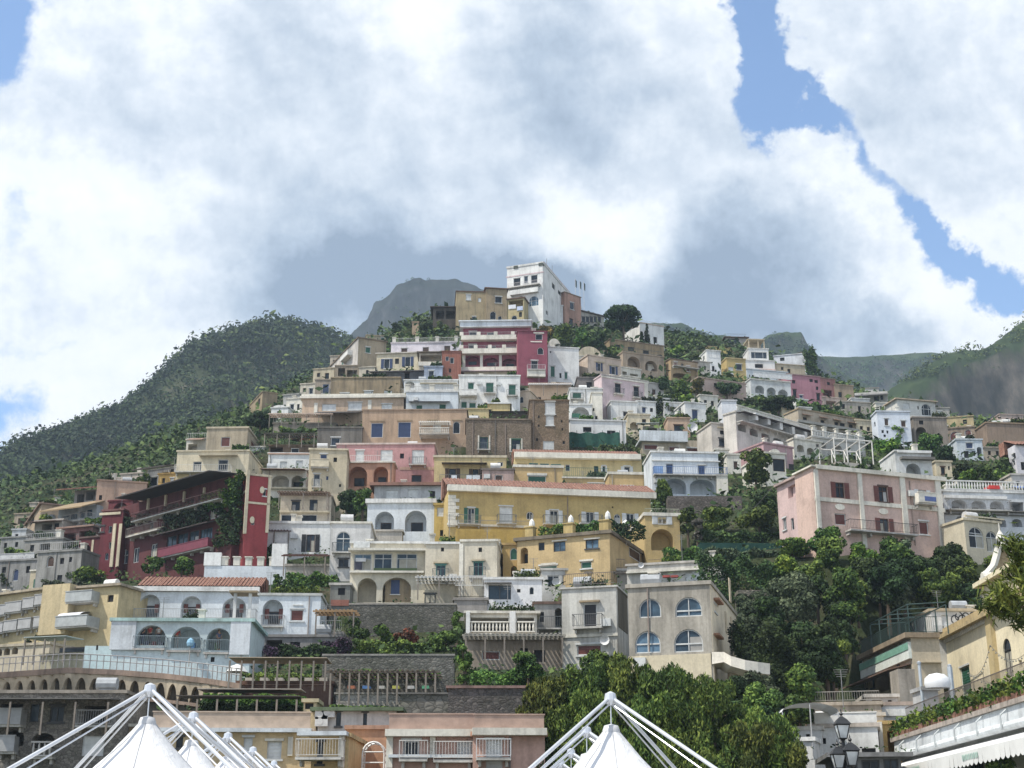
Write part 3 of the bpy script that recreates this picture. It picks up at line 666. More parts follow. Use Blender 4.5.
def forest(V, n, size, leaf, name, label, k=9, mask=None, sc=.012, seed=4, jmin=None):
    """far woodland that reads as one mass: tufts spread over the facing side of a mountain"""
    rows, nu = V.shape[:2]; j0 = int(rows * .24) if jmin is None else jmin
    fj = RNG.uniform(j0, rows - 1.01, n); fi = RNG.uniform(0, nu - 1.01, n); j = fj.astype(int); i = fi.astype(int); a = (fj - j)[:, None]; b = (fi - i)[:, None]
    P = (V[j, i] * (1 - b) + V[j, i + 1] * b) * (1 - a) + (V[j + 1, i] * (1 - b) + V[j + 1, i + 1] * b) * a
    if mask is not None: P = P[mask(P)]
    n = len(P); s = size * np.clip(RNG.lognormal(-.05, .3, n), .45, 2.0)
    d = RNG.normal(size=(n * k, 3)); d[:, 2] = np.abs(d[:, 2]) * .9; d /= np.linalg.norm(d, axis=1, keepdims=True); S = np.repeat(s, k)
    C = np.repeat(P, k, 0) + d * (S * RNG.uniform(.5, 1.0, n * k))[:, None]; C[:, 2] += S * .3
    nn = d + RNG.normal(size=d.shape) * .35; nn /= np.linalg.norm(nn, axis=1, keepdims=True)
    o = quads(name, C, nn, size * .22 * (.6 + .4 * S / size), leafmat(*LEAF[leaf], sc=sc)); tag(o, label, 'forest', kind='stuff'); return o

def make_far():
    m, nt, b = newmat('beach_sand'); n = N(nt, 'ShaderNodeTexNoise', Scale=.8, Detail=8); r = ramp(nt, n.outputs[0], [(.3, (.16, .15, .13)), (.7, (.27, .25, .22))]); nt.links.new(r.outputs[0], b.inputs['Base Color']); b.inputs['Roughness'].default_value = .95
    mb = MB(); mb.poly([(-2550, -38, 0), (2550, -38, 0), (2550, 1950, 0), (-2550, 1950, 0)]); o = mb.build('ground', m); o['kind'] = 'structure'
    green = [(.3, (.014, .024, .010)), (.5, (.030, .048, .018)), (.66, (.055, .075, .030)), (.8, (.10, .10, .07))]
    rock = [(.3, (.012, .014, .011)), (.44, (.032, .031, .028)), (.56, (.075, .068, .060)), (.74, (.16, .14, .12))]
    rockd = [(.3, (.03, .03, .03)), (.5, (.075, .07, .065)), (.7, (.15, .14, .13))]
    m1 = earthmat('wooded_slope', [(.3, (.018, .026, .012)), (.5, (.04, .05, .024)), (.62, (.08, .08, .055)), (.78, (.14, .13, .11))], .03, rock, .3); m2 = earthmat('cliff_rock', green, .024, rock, .42); m3 = earthmat('far_slope', green, .028, rockd); m4 = earthmat('peak_rock', [(.3, (.010, .014, .012)), (.5, (.022, .026, .024)), (.7, (.05, .052, .05))], .03, [(.3, (.010, .012, .012)), (.5, (.03, .032, .033)), (.68, (.075, .075, .075))], .3)
    V = mountain('wooded_hill', [(-260, 560, 640), (-130, 515, 660), (0, 466, 690), (60, 431, 710), (110, 412, 725), (150, 396, 740), (163, 376, 745), (200, 346, 760), (232, 332, 770), (262, 324, 780), (290, 321, 785), (318, 327, 790), (350, 341, 800), (385, 352, 810), (440, 372, 830), (520, 400, 850)], 200, 90,
                 [(0, 0), (60, .12), (160, .42), (300, .74), (420, .93), (470, 1.0)], m1, 30, .017, 21, ridge=5)
    forest(V, 9000, 4.2, 'dark', 'hill_forest', 'dense dark green woodland clothing the round hill behind the town', k=26, mask=lambda P: vnoise(P, .022, 15) + .5 * vnoise(P, .07, 16) > -.52)  # darker tufts than the scrub: shadow among the lumps put into leaf colour
    forest(V, 8000, 3.6, 'scrub', 'hill_scrub', 'mid green scrub mixed into the woodland of the round hill', k=22, mask=lambda P: vnoise(P, .022, 15) + .5 * vnoise(P, .07, 16) > -1.1)
    forest(V, 1500, 5.0, 'mid', 'lighter_forest', 'paler green trees scattered over the round wooded hill', k=24, mask=lambda P: vnoise(P, .015, 25) > .0)
    V = mountain('misty_peak', [(280, 372, 1560), (340, 345, 1570), (366, 322, 1575), (374, 305, 1580), (386, 294, 1583), (398, 283, 1585), (420, 275, 1590), (455, 277, 1595), (490, 288, 1600), (560, 312, 1605), (640, 330, 1610), (700, 345, 1610)], 220, 120,
                 [(0, 0), (40, .22), (110, .5), (260, .8), (420, 1)], m4, 38, .014, 33, back=200, ridge=10)
    forest(V, 4000, 4.5, 'dark', 'peak_scrub', 'dark scrub on the ledges of the misty rock peak', k=16, mask=lambda P: vnoise(P, .03, 5) > .05)
    V = mountain('far_ridge', [(600, 330, 1210), (640, 322, 1215), (676, 322, 1220), (706, 329, 1220), (735, 331, 1225), (757, 336, 1225), (772, 330, 1230), (788, 328, 1230), (800, 331, 1230), (808, 343, 1230), (822, 356, 1235), (850, 375, 1240), (900, 400, 1250), (1000, 430, 1250)], 220, 110,
                 [(0, 0), (50, .16), (160, .5), (330, 1)], m3, 24, .016, 51, ridge=9)
    forest(V, 9000, 4.6, 'dark', 'ridge_forest', 'dark trees covering the far ridge behind the upper houses', k=24, jmin=30)
    V = mountain('far_plateau', [(740, 352, 1500), (800, 351, 1500), (835, 352, 1500), (880, 352, 1500), (910, 350, 1505), (945, 349, 1510), (1000, 345, 1515), (1150, 335, 1520)], 220, 110,
                 [(0, 0), (40, .14), (160, .45), (400, 1)], m3, 20, .012, 61)
    forest(V, 15000, 5.2, 'dark', 'plateau_forest', 'bluish woodland on the distant flat topped mountain', k=22, jmin=30)
    V = mountain('rocky_cliff', [(860, 420, 760), (880, 396, 765), (905, 378, 770), (925, 365, 772), (950, 350, 775), (975, 346, 778), (1000, 333, 780), (1018, 322, 782), (1030, 312, 783), (1090, 296, 790), (1250, 280, 800)], 190, 110,
                 [(0, 0), (16, .05), (26, .26), (38, .36), (50, .44), (60, .50), (150, .66), (330, 1.0)], m2, 25, .03, 71, ridge=5)
    forest(V, 5200, 3.4, 'mid', 'cliff_forest', 'bright green scrub along the top and foot of the rocky cliff', k=16, mask=lambda P: ((vnoise(P, .03, 88) > -.1) & ((P[:, 2] > 262) | (P[:, 2] < 175))), jmin=26)

# ------------------------------------------------------------------ sky
SUN_EL, SUN_AZ = 57.0, -62.0        # elevation, and degrees to the right of straight behind the camera
def make_sky():
    w = bpy.data.worlds.new('World'); SC.world = w; w.use_nodes = True; nt = w.node_tree; L = nt.links; bg = nt.nodes['Background']
    def M(op, a, b=None, c=None):
        n = nt.nodes.new('ShaderNodeMath'); n.operation = op
        for i, v in enumerate((a, b, c)):
            if v is None: continue
            if hasattr(v, 'is_linked') or hasattr(v, 'links'): L.new(v, n.inputs[i])
            else: n.inputs[i].default_value = v
        return n.outputs[0]
    sky = N(nt, 'ShaderNodeTexSky', sky_type='NISHITA', sun_disc=False, altitude=0, air_density=1.0, dust_density=.6, ozone_density=1.6)
    sky.sun_elevation = R(SUN_EL); sky.sun_rotation = R(180 - SUN_AZ)
    tc = N(nt, 'ShaderNodeTexCoord'); sep = N(nt, 'ShaderNodeSeparateXYZ'); L.new(tc.outputs['Generated'], sep.inputs[0])
    x, y, z = sep.outputs
    fw = M('MAXIMUM', M('ADD', M('MULTIPLY', y, CP), M('MULTIPLY', z, SP)), .12)
    a = M('DIVIDE', x, fw); up = M('SUBTRACT', M('MULTIPLY', z, CP), M('MULTIPLY', y, SP)); b = M('DIVIDE', up, fw)
    # cloud field in tangent coordinates around the bearing of the hill (100 units = about 4 degrees)
    U = M('MULTIPLY_ADD', a, FPX / 100, 5.12); V = M('MULTIPLY_ADD', b, -FPX / 100, 3.84)
    cb = nt.nodes.new('ShaderNodeCombineXYZ'); L.new(U, cb.inputs[0]); L.new(V, cb.inputs[1])
    def noise(sc, det, rough, off=0.0, dist=0.0, sh=(0, 0)):
        mp = N(nt, 'ShaderNodeMapping'); mp.inputs['Location'].default_value = (off + sh[0], off * 1.7 + sh[1], off * .6); L.new(cb.outputs[0], mp.inputs[0])
        n = N(nt, 'ShaderNodeTexNoise', Scale=sc, Detail=det, Roughness=rough, Distortion=dist); L.new(mp.outputs[0], n.inputs[0]); return n.outputs[0]
    n1 = noise(.55, 12, .60, 3.1, .2); n2 = noise(1.9, 11, .62, 7.7, .15); n3 = noise(.9, 10, .58, 1.3, .3); n4 = noise(1.15, 12, .50, 5.0, .1); n5 = noise(1.15, 12, .50, 5.0, .1, (-.13, .17)); n6 = noise(3.2, 10, .6, 9.0, .1); n7 = noise(3.2, 10, .6, 9.0, .1, (-.06, .08))
    emb = M('ADD', M('MULTIPLY', M('SUBTRACT', n4, n5), 3.0), M('MULTIPLY', M('SUBTRACT', n6, n7), 1.5))
    dU = M('MULTIPLY', M('SUBTRACT', noise(1.2, 10, .60, 12.0), .5), 1.35); dV = M('MULTIPLY', M('SUBTRACT', noise(1.2, 10, .60, 21.0), .5), 1.35)
    Ud = M('ADD', U, dU); Vd = M('ADD', V, dV)
    def blob(cx, cy, rx, ry, rot=0, soft=1.0, warp=True):  # smooth elliptical mound, 1 at the centre
        u = M('SUBTRACT', Ud if warp else U, cx / 100); v = M('SUBTRACT', Vd if warp else V, cy / 100); c, s = math.cos(R(rot)), math.sin(R(rot))
        p = M('DIVIDE', M('ADD', M('MULTIPLY', u, c), M('MULTIPLY', v, s)), rx / 100); q = M('DIVIDE', M('SUBTRACT', M('MULTIPLY', v, c), M('MULTIPLY', u, s)), ry / 100)
        return M('EXPONENT', M('MULTIPLY', M('ADD', M('MULTIPLY', p, p), M('MULTIPLY', q, q)), -soft))
    def total(lst):
        t = None
        for wt, *bl in lst:
            v = M('MULTIPLY', blob(*bl), wt); t = v if t is None else M('ADD', t, v)
        return t
    gaps = total([(1.5, -12, 22, 50, 62, 20), (1.15, 768, 0, 22, 70, 0), (1.2, 776, 75, 26, 56, -12), (.85, 820, 125, 38, 16, 20), (.55, 862, 172, 30, 14, 45), (.9, 915, 222, 40, 18, 38),
                  (1.15, 975, 268, 58, 24, 22), (.75, 1015, 305, 30, 20, 0), (.75, 12, 425, 55, 26, -25), (.45, 5, 235, 30, 40, 0), (.4, 40, 345, 50, 16, 0)])
    behind = N(nt, 'ShaderNodeMapRange', interpolation_type='SMOOTHSTEP'); L.new(M('ADD', M('MULTIPLY', y, CP), M('MULTIPLY', z, SP)), behind.inputs[0]); behind.inputs[1].default_value = .62; behind.inputs[2].default_value = .1; behind.inputs[3].default_value = 0; behind.inputs[4].default_value = .42
    gaps = M('ADD', gaps, behind.outputs[0])
    cover = M('SUBTRACT', M('ADD', M('MULTIPLY', M('SUBTRACT', n1, .5), 1.3), M('MULTIPLY', M('SUBTRACT', n2, .5), .6)), M('SUBTRACT', gaps, .62))
    cl = N(nt, 'ShaderNodeMapRange', interpolation_type='SMOOTHSTEP'); L.new(cover, cl.inputs[0]); cl.inputs[1].default_value = -.10; cl.inputs[2].default_value = .40
    shade = total([(1.12, 410, 288, 160, 52, 4), (.48, 330, 215, 170, 90, 0), (.35, 120, 120, 120, 60, 20), (.3, 60, 300, 80, 60, 0), (.35, 250, 330, 90, 40, 0), (.80, 735, 262, 120, 75, 12), (.55, 700, 330, 150, 40, 0), (.35, 300, 60, 170, 70, 0), (.45, 540, 110, 110, 60, 30), (.35, 560, 40, 70, 60, 0), (.34, 930, 120, 130, 90, 30), (.35, 690, 130, 80, 60, 0), (.4, 880, 330, 60, 40, 0),
                   (.7, 525, 290, 60, 40, 0)])
    light = total([(.85, 612, 232, 62, 48, 10), (.5, 120, 180, 150, 110, 0), (.5, 860, 205, 60, 22, 40), (.6, 920, 295, 80, 42, 20), (.4, 700, 150, 80, 40, 20), (.45, 420, 30, 90, 50, 40), (.4, 150, 330, 140, 70, 0)])
    t = M('ADD', M('SUBTRACT', M('MULTIPLY', shade, .85), M('MULTIPLY', light, .62)), M('ADD', M('MULTIPLY', M('SUBTRACT', n3, .5), .75), M('MULTIPLY', M('SUBTRACT', n2, .5), .25)))
    rp = ramp(nt, M('ADD', M('ADD', t, .255), M('MULTIPLY', emb, .21)), [(.0, (.97, .98, 1.0)), (.22, (.88, .91, .95)), (.45, (.66, .72, .80)), (.72, (.43, .51, .62)), (1.0, (.25, .32, .43))])
    sk = N(nt, 'ShaderNodeMix', data_type='RGBA', blend_type='MULTIPLY'); sk.inputs[0].default_value = 1; L.new(sky.outputs[0], sk.inputs[6]); sk.inputs[7].default_value = (1.15, 1.28, 1.4, 1)
    cs = N(nt, 'ShaderNodeMix', data_type='RGBA', blend_type='MULTIPLY'); cs.inputs[0].default_value = 1; L.new(rp.outputs[0], cs.inputs[6]); cs.inputs[7].default_value = (CLOUD, CLOUD, CLOUD, 1)
    mx = N(nt, 'ShaderNodeMix', data_type='RGBA'); L.new(cl.outputs[0], mx.inputs[0]); L.new(sk.outputs[2], mx.inputs[6]); L.new(cs.outputs[2], mx.inputs[7])
    L.new(mx.outputs[2], bg.inputs[0]); bg.inputs[1].default_value = SKYS
    s = bpy.data.lights.new('sun', 'SUN'); s.energy = SUNE; s.angle = R(.53); s.color = (1.0, .94, .83); o = bpy.data.objects.new('sun', s); COL.objects.link(o)
    # the lamp shines along -Z: aim it from the sun's place
    el, az = R(SUN_EL), R(SUN_AZ); d = Vector((math.sin(az) * math.cos(el), -math.cos(az) * math.cos(el), math.sin(el)))
    o.rotation_euler = d.to_track_quat('Z', 'Y').to_euler(); o.location = (60, -80, 200)
    v = SC.view_settings; v.view_transform = 'Standard'; v.look = 'None'; v.exposure = .14; v.gamma = 1; v.use_curve_mapping = False
SKYS, SUNE = .15, 5.0
CLOUD = 1 / SKYS * 1.10
def make_haze(dens):
    mb = MB(); mb.box(-2600, 2600, -40, 1960, -1, 770); mb.f = [q[::-1] for q in mb.f]; o = mb.build('haze', bpy.data.materials.new('haze_air')); o['kind'] = 'stuff'
    m = o.data.materials[0]; m.use_nodes = True; nt = m.node_tree; nt.nodes.clear(); out = nt.nodes.new('ShaderNodeOutputMaterial'); v = nt.nodes.new('ShaderNodeVolumePrincipled')
    v.inputs['Color'].default_value = (.60, .77, .96, 1); v.inputs['Density'].default_value = dens; v.inputs['Anisotropy'].default_value = .1; nt.links.new(v.outputs[0], out.inputs['Volume'])
    tag(o, 'thin bluish haze in the air before the mountains', 'haze')
HAZE = 0.00018
# ------------------------------------------------------------------ the town, from the summit downwards
def H(*a, **k): return B(*a, **k)
# ---- summit
h = H('hotel', 'tall white hotel on the hilltop with roof planters and arched blue windows', 'hotel', 507, 543, 266, 326, WH, yaw=-20, xr=581, stain=.3, cap=.5,
      ws='g 513.5 278 520.5 286|g 531 275 537.5 283|ga 517 296 524.5 303|ba 529 296 538.5 306|R:g 546 311 548 315|R:k 552 284 555 289|R:k 558 291 561 295|R:k 565 297 568 300|g 524 276 528 283',
      bs='LP 506 274 544 275.2|LP 509 286.5 541 287.6 -|'.replace(' -', ''))
h.bal(509, 541, 287, 1.2, 'bars', (.55, .5, .5)); h.band(WH, 511, 290, 539, 294.5, pr=.9, name='bay')
for x in (516, 541):
    h.boxpart('planter', x - 2.2, 263 + (541 - x) * .12, x + 2.2, 265.6 + (541 - x) * .12, -.2, .7, (.03, .04, .03))
for x in (551, 559):
    mb = MB(); u = h.uv('F', 543, 266)[0]; mb.tube((u - .5, (x - 543) * .55, h.H), (u - .5, (x - 543) * .55, h.H + 3.2), .05); mb.build('aerial', paint((.2, .2, .2)), h.root)
h.band(LP, 544, 283, 580, 284, face='R')
for i, x in enumerate((575.5, 580, 584)):
    f = empty('flag', at(x, 297 + i * 1.5, 352)); tag(f, ('dark flag on the first pole at the right end of the summit hotel roof', 'dark flag on the middle pole behind the summit hotel roof', 'dark flag on the last pole, nearest the umbrella pine')[i], 'flag', 'flags behind the summit hotel')
    mb = MB(); mb.tube((0, 0, -4), (0, 0, 5.4), .06); mb.build('flagpole', paint((.5, .5, .5)), f)
    mb = MB(); mb.v = [(0.05, 0, 3.0), (.42, .15, 2.6), (.45, .0, 4.6), (.05, 0, 5.2), (.22, -.2, 2.7), (.25, .2, 5.0)]; mb.f = [(0, 4, 5, 3), (4, 1, 2, 5)]; mb.build('cloth', paint((.03, .06, .07)), f)
h = H('house', 'pinkish brick house with dark edged roof below the right end of the summit hotel', 'house', 564.5, 581, 295, 326, (.42, .26, .20), yaw=40, xl=551, stain=.5, ws='g 570 302.5 574 309.5|gn* 569.5 319 573 327|L:k 556 314 560 320', cap=.18, rc=TB)
H('house', 'low white terrace house with a sloping parapet against the summit hotel', 'house', 549, 563, 306, 325, WH, yaw=0, ws='k 555.5 313 559.5 319', dY=3)
h = H('gallery', 'long glazed gallery under a dark roof running from the brick house to the umbrella pine', 'gallery', 580, 604, 314, 326, GP, yaw=33, ws='gk 582 317 585 322|gk 586 317 589 322|gk 590 317 593 322|gk 594 317 597 322|gk 598 317 601 322', rc=(.12, .1, .09), over=.5, stain=.5)
h = H('house', 'ochre house with white double window high on the left of the summit hotel', 'house', 486, 507, 289, 327, TN, yaw=8, ws='g 495 296.5 502 303|ga 490 311.5 496 319.5|ga 498 316 502 322', rc=(.16, .10, .07), over=.4, stain=.4)
h = H('house', 'plain ochre house with two small windows on the skyline left of the summit', 'house', 456, 486, 292, 328, (.36, .29, .18), yaw=4, xl=450, ws='sw 466 294.5 471 300|sw 478 298 481 302|g 472 316.5 476 323', rc=(.16, .1, .07), stain=.5)
h = H('house', 'round cornered ochre house with laundry on its shaded terrace below the summit hotel', 'house', 507, 524, 299, 328, (.42, .35, .2), yaw=-16, xr=537, depth=9, ws='lr2 509 300.5 523 307.5|ga 511.5 315.5 517 323.5|R:k 528 304 530.5 310|k 519 312 522 317', rc=(.17, .11, .08), over=.35)
h.boxpart('laundry', 508.5, 305, 516, 309, -.16, -.12, (.6, .62, .66)); h.boxpart('laundry', 517, 306.5, 523, 310.5, -.16, -.12, (.42, .48, .62))
h = H('shed', 'dark wooden pergola hut with flat roof left of the ochre houses on the skyline', 'shed', 433, 458, 308, 330, (.10, .085, .07), ws='lr2w 436 311 444 319|lr2w 446 311 455 319', rc=(.07, .05, .04), over=.7, stain=.7)
# ---- red hotel and its neighbours
h = H('hotel', 'long crimson hotel with three rows of white edged balconies below the summit', 'hotel', 463, 530, 328, 379, MA, yaw=-2, stain=.15, roof='none',
      ws='g 469 331.5 476.5 339.5|g 487 332.5 495.5 340.5|g 505.5 334 514 342|g 521 335.5 528 343|g 468.5 344.5 476.5 352.5|g 485.5 346 496 353|g 504 347.5 515.5 354|lA 465 356 479.5 365|lA 483.5 357.5 498 366|lA 502.5 358.5 517 367',
      bs='WC 461 367.5 518 371.5 .5|LP 461 371.5 517 372.3 .9|BE 464 372.3 516 378 .25')
mb = MB(); mb.box(-.6, h.W + .3, -.9, 5, h.H, h.H + 1.1); mb.box(-.9, h.W + .5, -1.2, 5, h.H + 1.1, h.H + 1.35); mb.build('roof', plaster(WB, .3), h.root)
for y0, y1 in ((337.2, 341.5), (350.4, 355.2)):
    u0, u1, v0, v1 = h.rect('F', 461.5, y0, 529.5, y1)
    if y0 > 345: u1 = h.rect('F', 461.5, y0, 518, y1)[1]
    mb = MB(); mb.box(u0, u1, -1.3, -.003, v0, v1)
    for i in range(5):
        a = u0 + (u1 - u0) * (i + .02) / 4 - .35
        mb.box(a, a + .75, -1.32, -1.0, v1 + .002, v1 + .75)
    p = mb.build('balcony', plaster(WC, .25), h.root); h.rail('F', u0, u1, v1, -1.2, 0, 'bars', (.35, .34, .34), .7, parent=p)
for x in (464, 481.5, 500.5, 518): h.band(WC, x - 1.4, 354.5, x + 1.4, 368.5, pr=.35, name='pier')
h.chimney(508, 1.1, 2.2, 2)
h = H('tower', 'crimson tower wing with white ornamented windows at the right end of the red hotel', 'hotel', 518, 547.5, 331.5, 381, MA, yaw=4, dY=-4, stain=.12, rc=MA, cap=.15,
      ws='g 535.5 334 542.5 340|ga 537.5 347.5 543.5 354.5|g 531 360.5 538 371', bs='WC 533.5 332.3 544 333.6|WC 530.5 341.3 542 342.3')
h.bal(527, 545, 371, 1.2, 'bars', (.5, .48, .48)); h.band(WC, 527, 372, 545, 378, pr=1.0, name='terrace')
h = H('house', 'white house with a domed barrel roof directly right of the crimson tower', 'house', 548, 579, 348, 381, WH, yaw=8, ws='sg 550.5 366 555 377|k 559.5 373 561.5 378|sg 564.5 372 567.5 379|k 549.8 351 551.2 353', stain=.2)
h.vault(547.5, 561, 348, 338.5, 7, WC)
h = H('house', 'small cream house with a broad rounded vault and white chimneys on its roof', 'house', 577, 602, 357, 372, WC, yaw=10, dY=8, stain=.3); h.vault(577.5, 601.5, 357, 346.5, 8, CR); h.chimney(578.5, 2.2, .9)
h = H('house', 'cream house with dark shuttered windows under small tiled hoods above the pink house', 'house', 588, 621, 358, 379, (.55, .45, .37), yaw=24, stain=.25, ws='ob 596 363 602.5 371|ob 609.5 366.5 617.5 374.5', bs='BE 594.5 361.5 604 362.6 .25|BE 608.5 365 618.5 366 .25'); 
h = H('house', 'lavender pink house with two tall brown doors on small balconies right of centre', 'house', 602, 647, 379, 412, LP, yaw=24, dY=-2, depth=3, stain=.2, ws='gn* 615 383.5 620.8 394.3|gn* 633.7 386.7 639 398', bs='WC 601 377.5 648 380.5 .15|WC 613.8 381.8 622 383 .1|WC 632.5 385.2 640 386.3 .1|WC 644.5 381 648 412 .12')
h = H('house', 'low cream house with a glazed terrace right of the shuttered cream house', 'house', 621, 641, 369, 380, WC, yaw=24, ws='lr2 622.5 371.5 627 377|lr2w 630 374 638 380', dY=2)
h = H('house', 'grey concrete block with one dark opening above the white house with the green net', 'house', 577.5, 602, 378, 392, (.2, .18, .17), yaw=3, ws='k 586.5 382 592 388', stain=.6)
h = H('house', 'white house with one green shuttered window under the grey concrete block', 'house', 570, 602.5, 389, 420, WH, yaw=3, ws='sg* 572.5 392.5 581.5 399.5|k 592.5 397 594.5 400|k 592.5 404.5 594 407', stain=.35)
h.chimney(597, .9)
h = H('house', 'small white house with a steep stair and a single dark window below the pink house', 'house', 611, 637, 402, 417, WH, yaw=8, ws='sk 623 411.5 629.5 416.5', dY=-2, stain=.3)
h = H('house', 'white house with an arched white recess and green blind beside the brick tower', 'house', 569.5, 592, 405, 424, WH, dY=-6, ws='la2w 571.5 407 589.5 419.5', stain=.3); h.boxpart('blind', 572, 413.5, 580.5, 417.5, -.05, -.01, SHC['g'])
h = H('house', 'narrow white tower house with tiny openings between the arch house and the steps', 'house', 592, 602.5, 393, 424, WC, dY=-4, ws='k 595 416 597.5 421|k 592.8 408 594.5 411', stain=.35)
h = H('house', 'peach terrace house with white pergola beams over its sunlit court', 'house', 529, 571, 384, 405, PE, yaw=0, ws='ga 519 395 523 402|k 536 397 541 402', stain=.2, dY=2); h.slope(529, 571, 384, 2.0, .5, (.62, .6, .58), name='pergola', slats=True, posts=4)
H('house', 'pale peach side house with an arch under the white pergola beams', 'house', 514, 530, 392, 410, (.58, .47, .36), yaw=-18, ws='ga 519.5 396.5 523.5 403|k 517 405 519.5 409', stain=.3)
# white house with green shutters
h = H('house', 'white house with four green shutters directly below the red hotel', 'house', 459, 520, 376, 411, WH, yaw=1, stain=.22, ws='sg 467.8 382.5 474 389.5|sg* 485.8 382.5 493.8 393.5|sg* 508.5 384.5 516 396|sg 461 401.5 467 408|sg 469 402.5 476 408|sg 484 402.5 489.5 409|k 469.5 389.8 472 395', rc=WH)
h.ac(479, 383.5); h.ac(498.5, 384); h.bal(459, 477, 397, 1.2, 'solid'); h.chimney(481, .9); h.slope(486, 492, 402.5, .8, .35, (.25, .15, .1))
# left of the red hotel
h = H('house', 'lavender white house with three brown windows left of the long crimson hotel', 'house', 391, 461, 343, 356, (.62, .58, .62), yaw=-3, ws='sn 401 348 407.5 354|sn 422.5 347 429 354|sn 444 345.5 450.5 352.5', stain=.2)
h.toprail(392, 460, 'bars', (.5, .5, .5)); 
for x in (394, 417, 437, 456): h.chimney(x, 1.3, .7, .0)
h = H('wall', 'pale stone garden tower standing among the dark hedges above the lavender white house', 'wall', 412, 418.5, 322.5, 341, (.42, .31, .22), dY=10, depth=4)
h = H('house', 'cream house with two blue shuttered windows left of the brick house', 'house', 376.5, 420, 353.5, 370, CR, yaw=-5, ws='ob 381 359 392.5 368.5|k 395 358.5 399 364|ob 402 356.8 413.5 366.5', rc=(.5, .46, .4), over=.3)
h = H('house', 'house with a shaded terrace between the blue shuttered house and the brick house', 'house', 419, 442, 353, 370, (.5, .45, .36), ws='lr2w 420.5 355 441 361.5', bs='WC 418.5 362.2 442.5 366 .3', rc=(.16, .13, .09), over=.5, dY=-1)
h = H('house', 'old red brick house with two white window patches beside the red hotel', 'house', 442, 461, 351.5, 381, (.27, .115, .085), yaw=2, mat=None, stain=.55, ws='g 445.5 356.5 449 361|g 450 357.5 454 363.5|k 449 368.5 451 372.5', cap=.12, dY=-3)
h = H('house', 'blue grey house with one tall white window below the shaded terrace', 'house', 424, 442.5, 367, 380.5, (.33, .38, .48), ws='g 428.5 370.5 434 378.5', dY=-5)
h = H('house', 'slate blue house under a long dark lean-to roof below the blue shutters', 'house', 372, 425, 372, 381, (.30, .34, .42), yaw=-4, ws='gn 404.5 373 409.5 378.5', roof='none', dY=-4); h.slope(371, 426, 371.6, 3.2, .9, (.055, .05, .055), name='roof', th=.2, back=.9)
h = H('house', 'white house with a balustraded roof terrace and rounded arch left of the green shutters', 'house', 404, 458, 380.5, 393, WH, ws='lAw 405 381.5 414.5 388', rc=WH, dY=-3); h.band(BE, 420, 383, 457, 384, name='bench', pr=.3)
h = H('house', 'white block with a thin brown awning over two green windows', 'house', 406, 458, 392, 412, WB, ws='sg 416 404.8 422.5 410.5|sg 439 404 446 410.5', stain=.2, rc=WH, dY=-6); h.toprail(407, 457, 'bars', (.35, .33, .3), .8); h.slope(409, 450, 401.5, 1.1, .3, (.04, .03, .03))
for x in (407.5, 432, 456): h.chimney(x, 1.2, .8, -.05)
h = H('house', 'long weathered tan stone house with white windows cut off by the peach house', 'house', 331, 400, 378, 398, TN, yaw=-1, xr=404, depth=9, stain=.65, ws='sw 340 393 349 398|sw 364 391 373 397.5|sw 384 390.5 392 396.5', rc=TN)
h = H('house', 'narrow tan house with a pale blue door left of the weathered stone house', 'house', 315, 331, 380, 399, (.36, .3, .24), ws='sb 322.5 384 329 394', stain=.5); h.bal(321.5, 330.5, 394, .7)
h = H('house', 'large peach house with big white windows and a curved white cornice left of centre', 'house', 302, 403.5, 398.5, 424, PE, yaw=-2, stain=.25, roof='none', ws='sw 322 404 336 411|sw 348 402.5 362 410|sw 381.5 404 392 411.5|ga 306.5 413 309.5 418', bs='WC 314 403 317.5 416 .1|WC 368 400 371.5 411 .1')
mb = MB(); mb.box(-.4, h.W + .4, -.5, 7, h.H, h.H + .45); mb.box(-.2, h.W + .2, -.25, 7, h.H + .45, h.H + .8); mb.build('roof', plaster(WC, .3), h.root)
h.slope(319, 362, 411.5, 4.5, 1.6, (.05, .043, .04), name='canopy')
h = H('house', 'tan house with a green window whose long pale side runs down the left skyline', 'house', 358, 386, 340, 370, (.33, .28, .2), yaw=24, xl=306, stain=.45, ws='sg 365.5 347 370.5 353|L:g 350 353 353.5 358|L:g 343 358 347 363|L:g 333 365 337 371|L:g 319 376 323 382|L:g 326 369.5 330 375', rc=(.2, .16, .12), over=.3)
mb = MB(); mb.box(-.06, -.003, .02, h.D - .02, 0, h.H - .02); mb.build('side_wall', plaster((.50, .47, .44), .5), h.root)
for q in (.25, .4, .55, .7, .85):
    mb = MB(); mb.box(-.1, -.063, h.D * q, h.D * q + .9, h.H - 2.6, h.H - 1.3); mb.build('window', paint(SHC[random.choice('kkgb')]), h.root)
h.balc('L', h.uv('L', 351, 360)[0] - 1.5, h.uv('L', 351, 360)[0] + 4, h.uv('L', 345, 363)[1], 1.2, 'solid')
h = H('house', 'small ochre house half hidden behind the tan house on the left skyline', 'house', 366, 389, 336, 346, (.42, .36, .25), yaw=10, ws='sg 381 337.5 384.5 341', dY=8)
h = H('house', 'weathered tan annex under the green windowed house with a shaded porch', 'house', 335, 360, 366, 383, (.3, .25, .19), ws='lr2 338 368 345 376|lr2w 347 370 357 377|k 341 378 344 382', stain=.6)
h = H('house', 'small pale house with a white gable between the tan annex and the dark lean-to', 'house', 359, 375, 367.5, 378, (.52, .47, .38), yaw=-8, ws='k 366 370 368.5 374', dY=-2)
h = H('house', 'little brown ruin alone at the left end of the skyline row', 'house', 262, 277, 393, 413, TN, yaw=25, xl=250, stain=.6, ws='L:k 253 399 256 405|L:k 258 399 260 405')
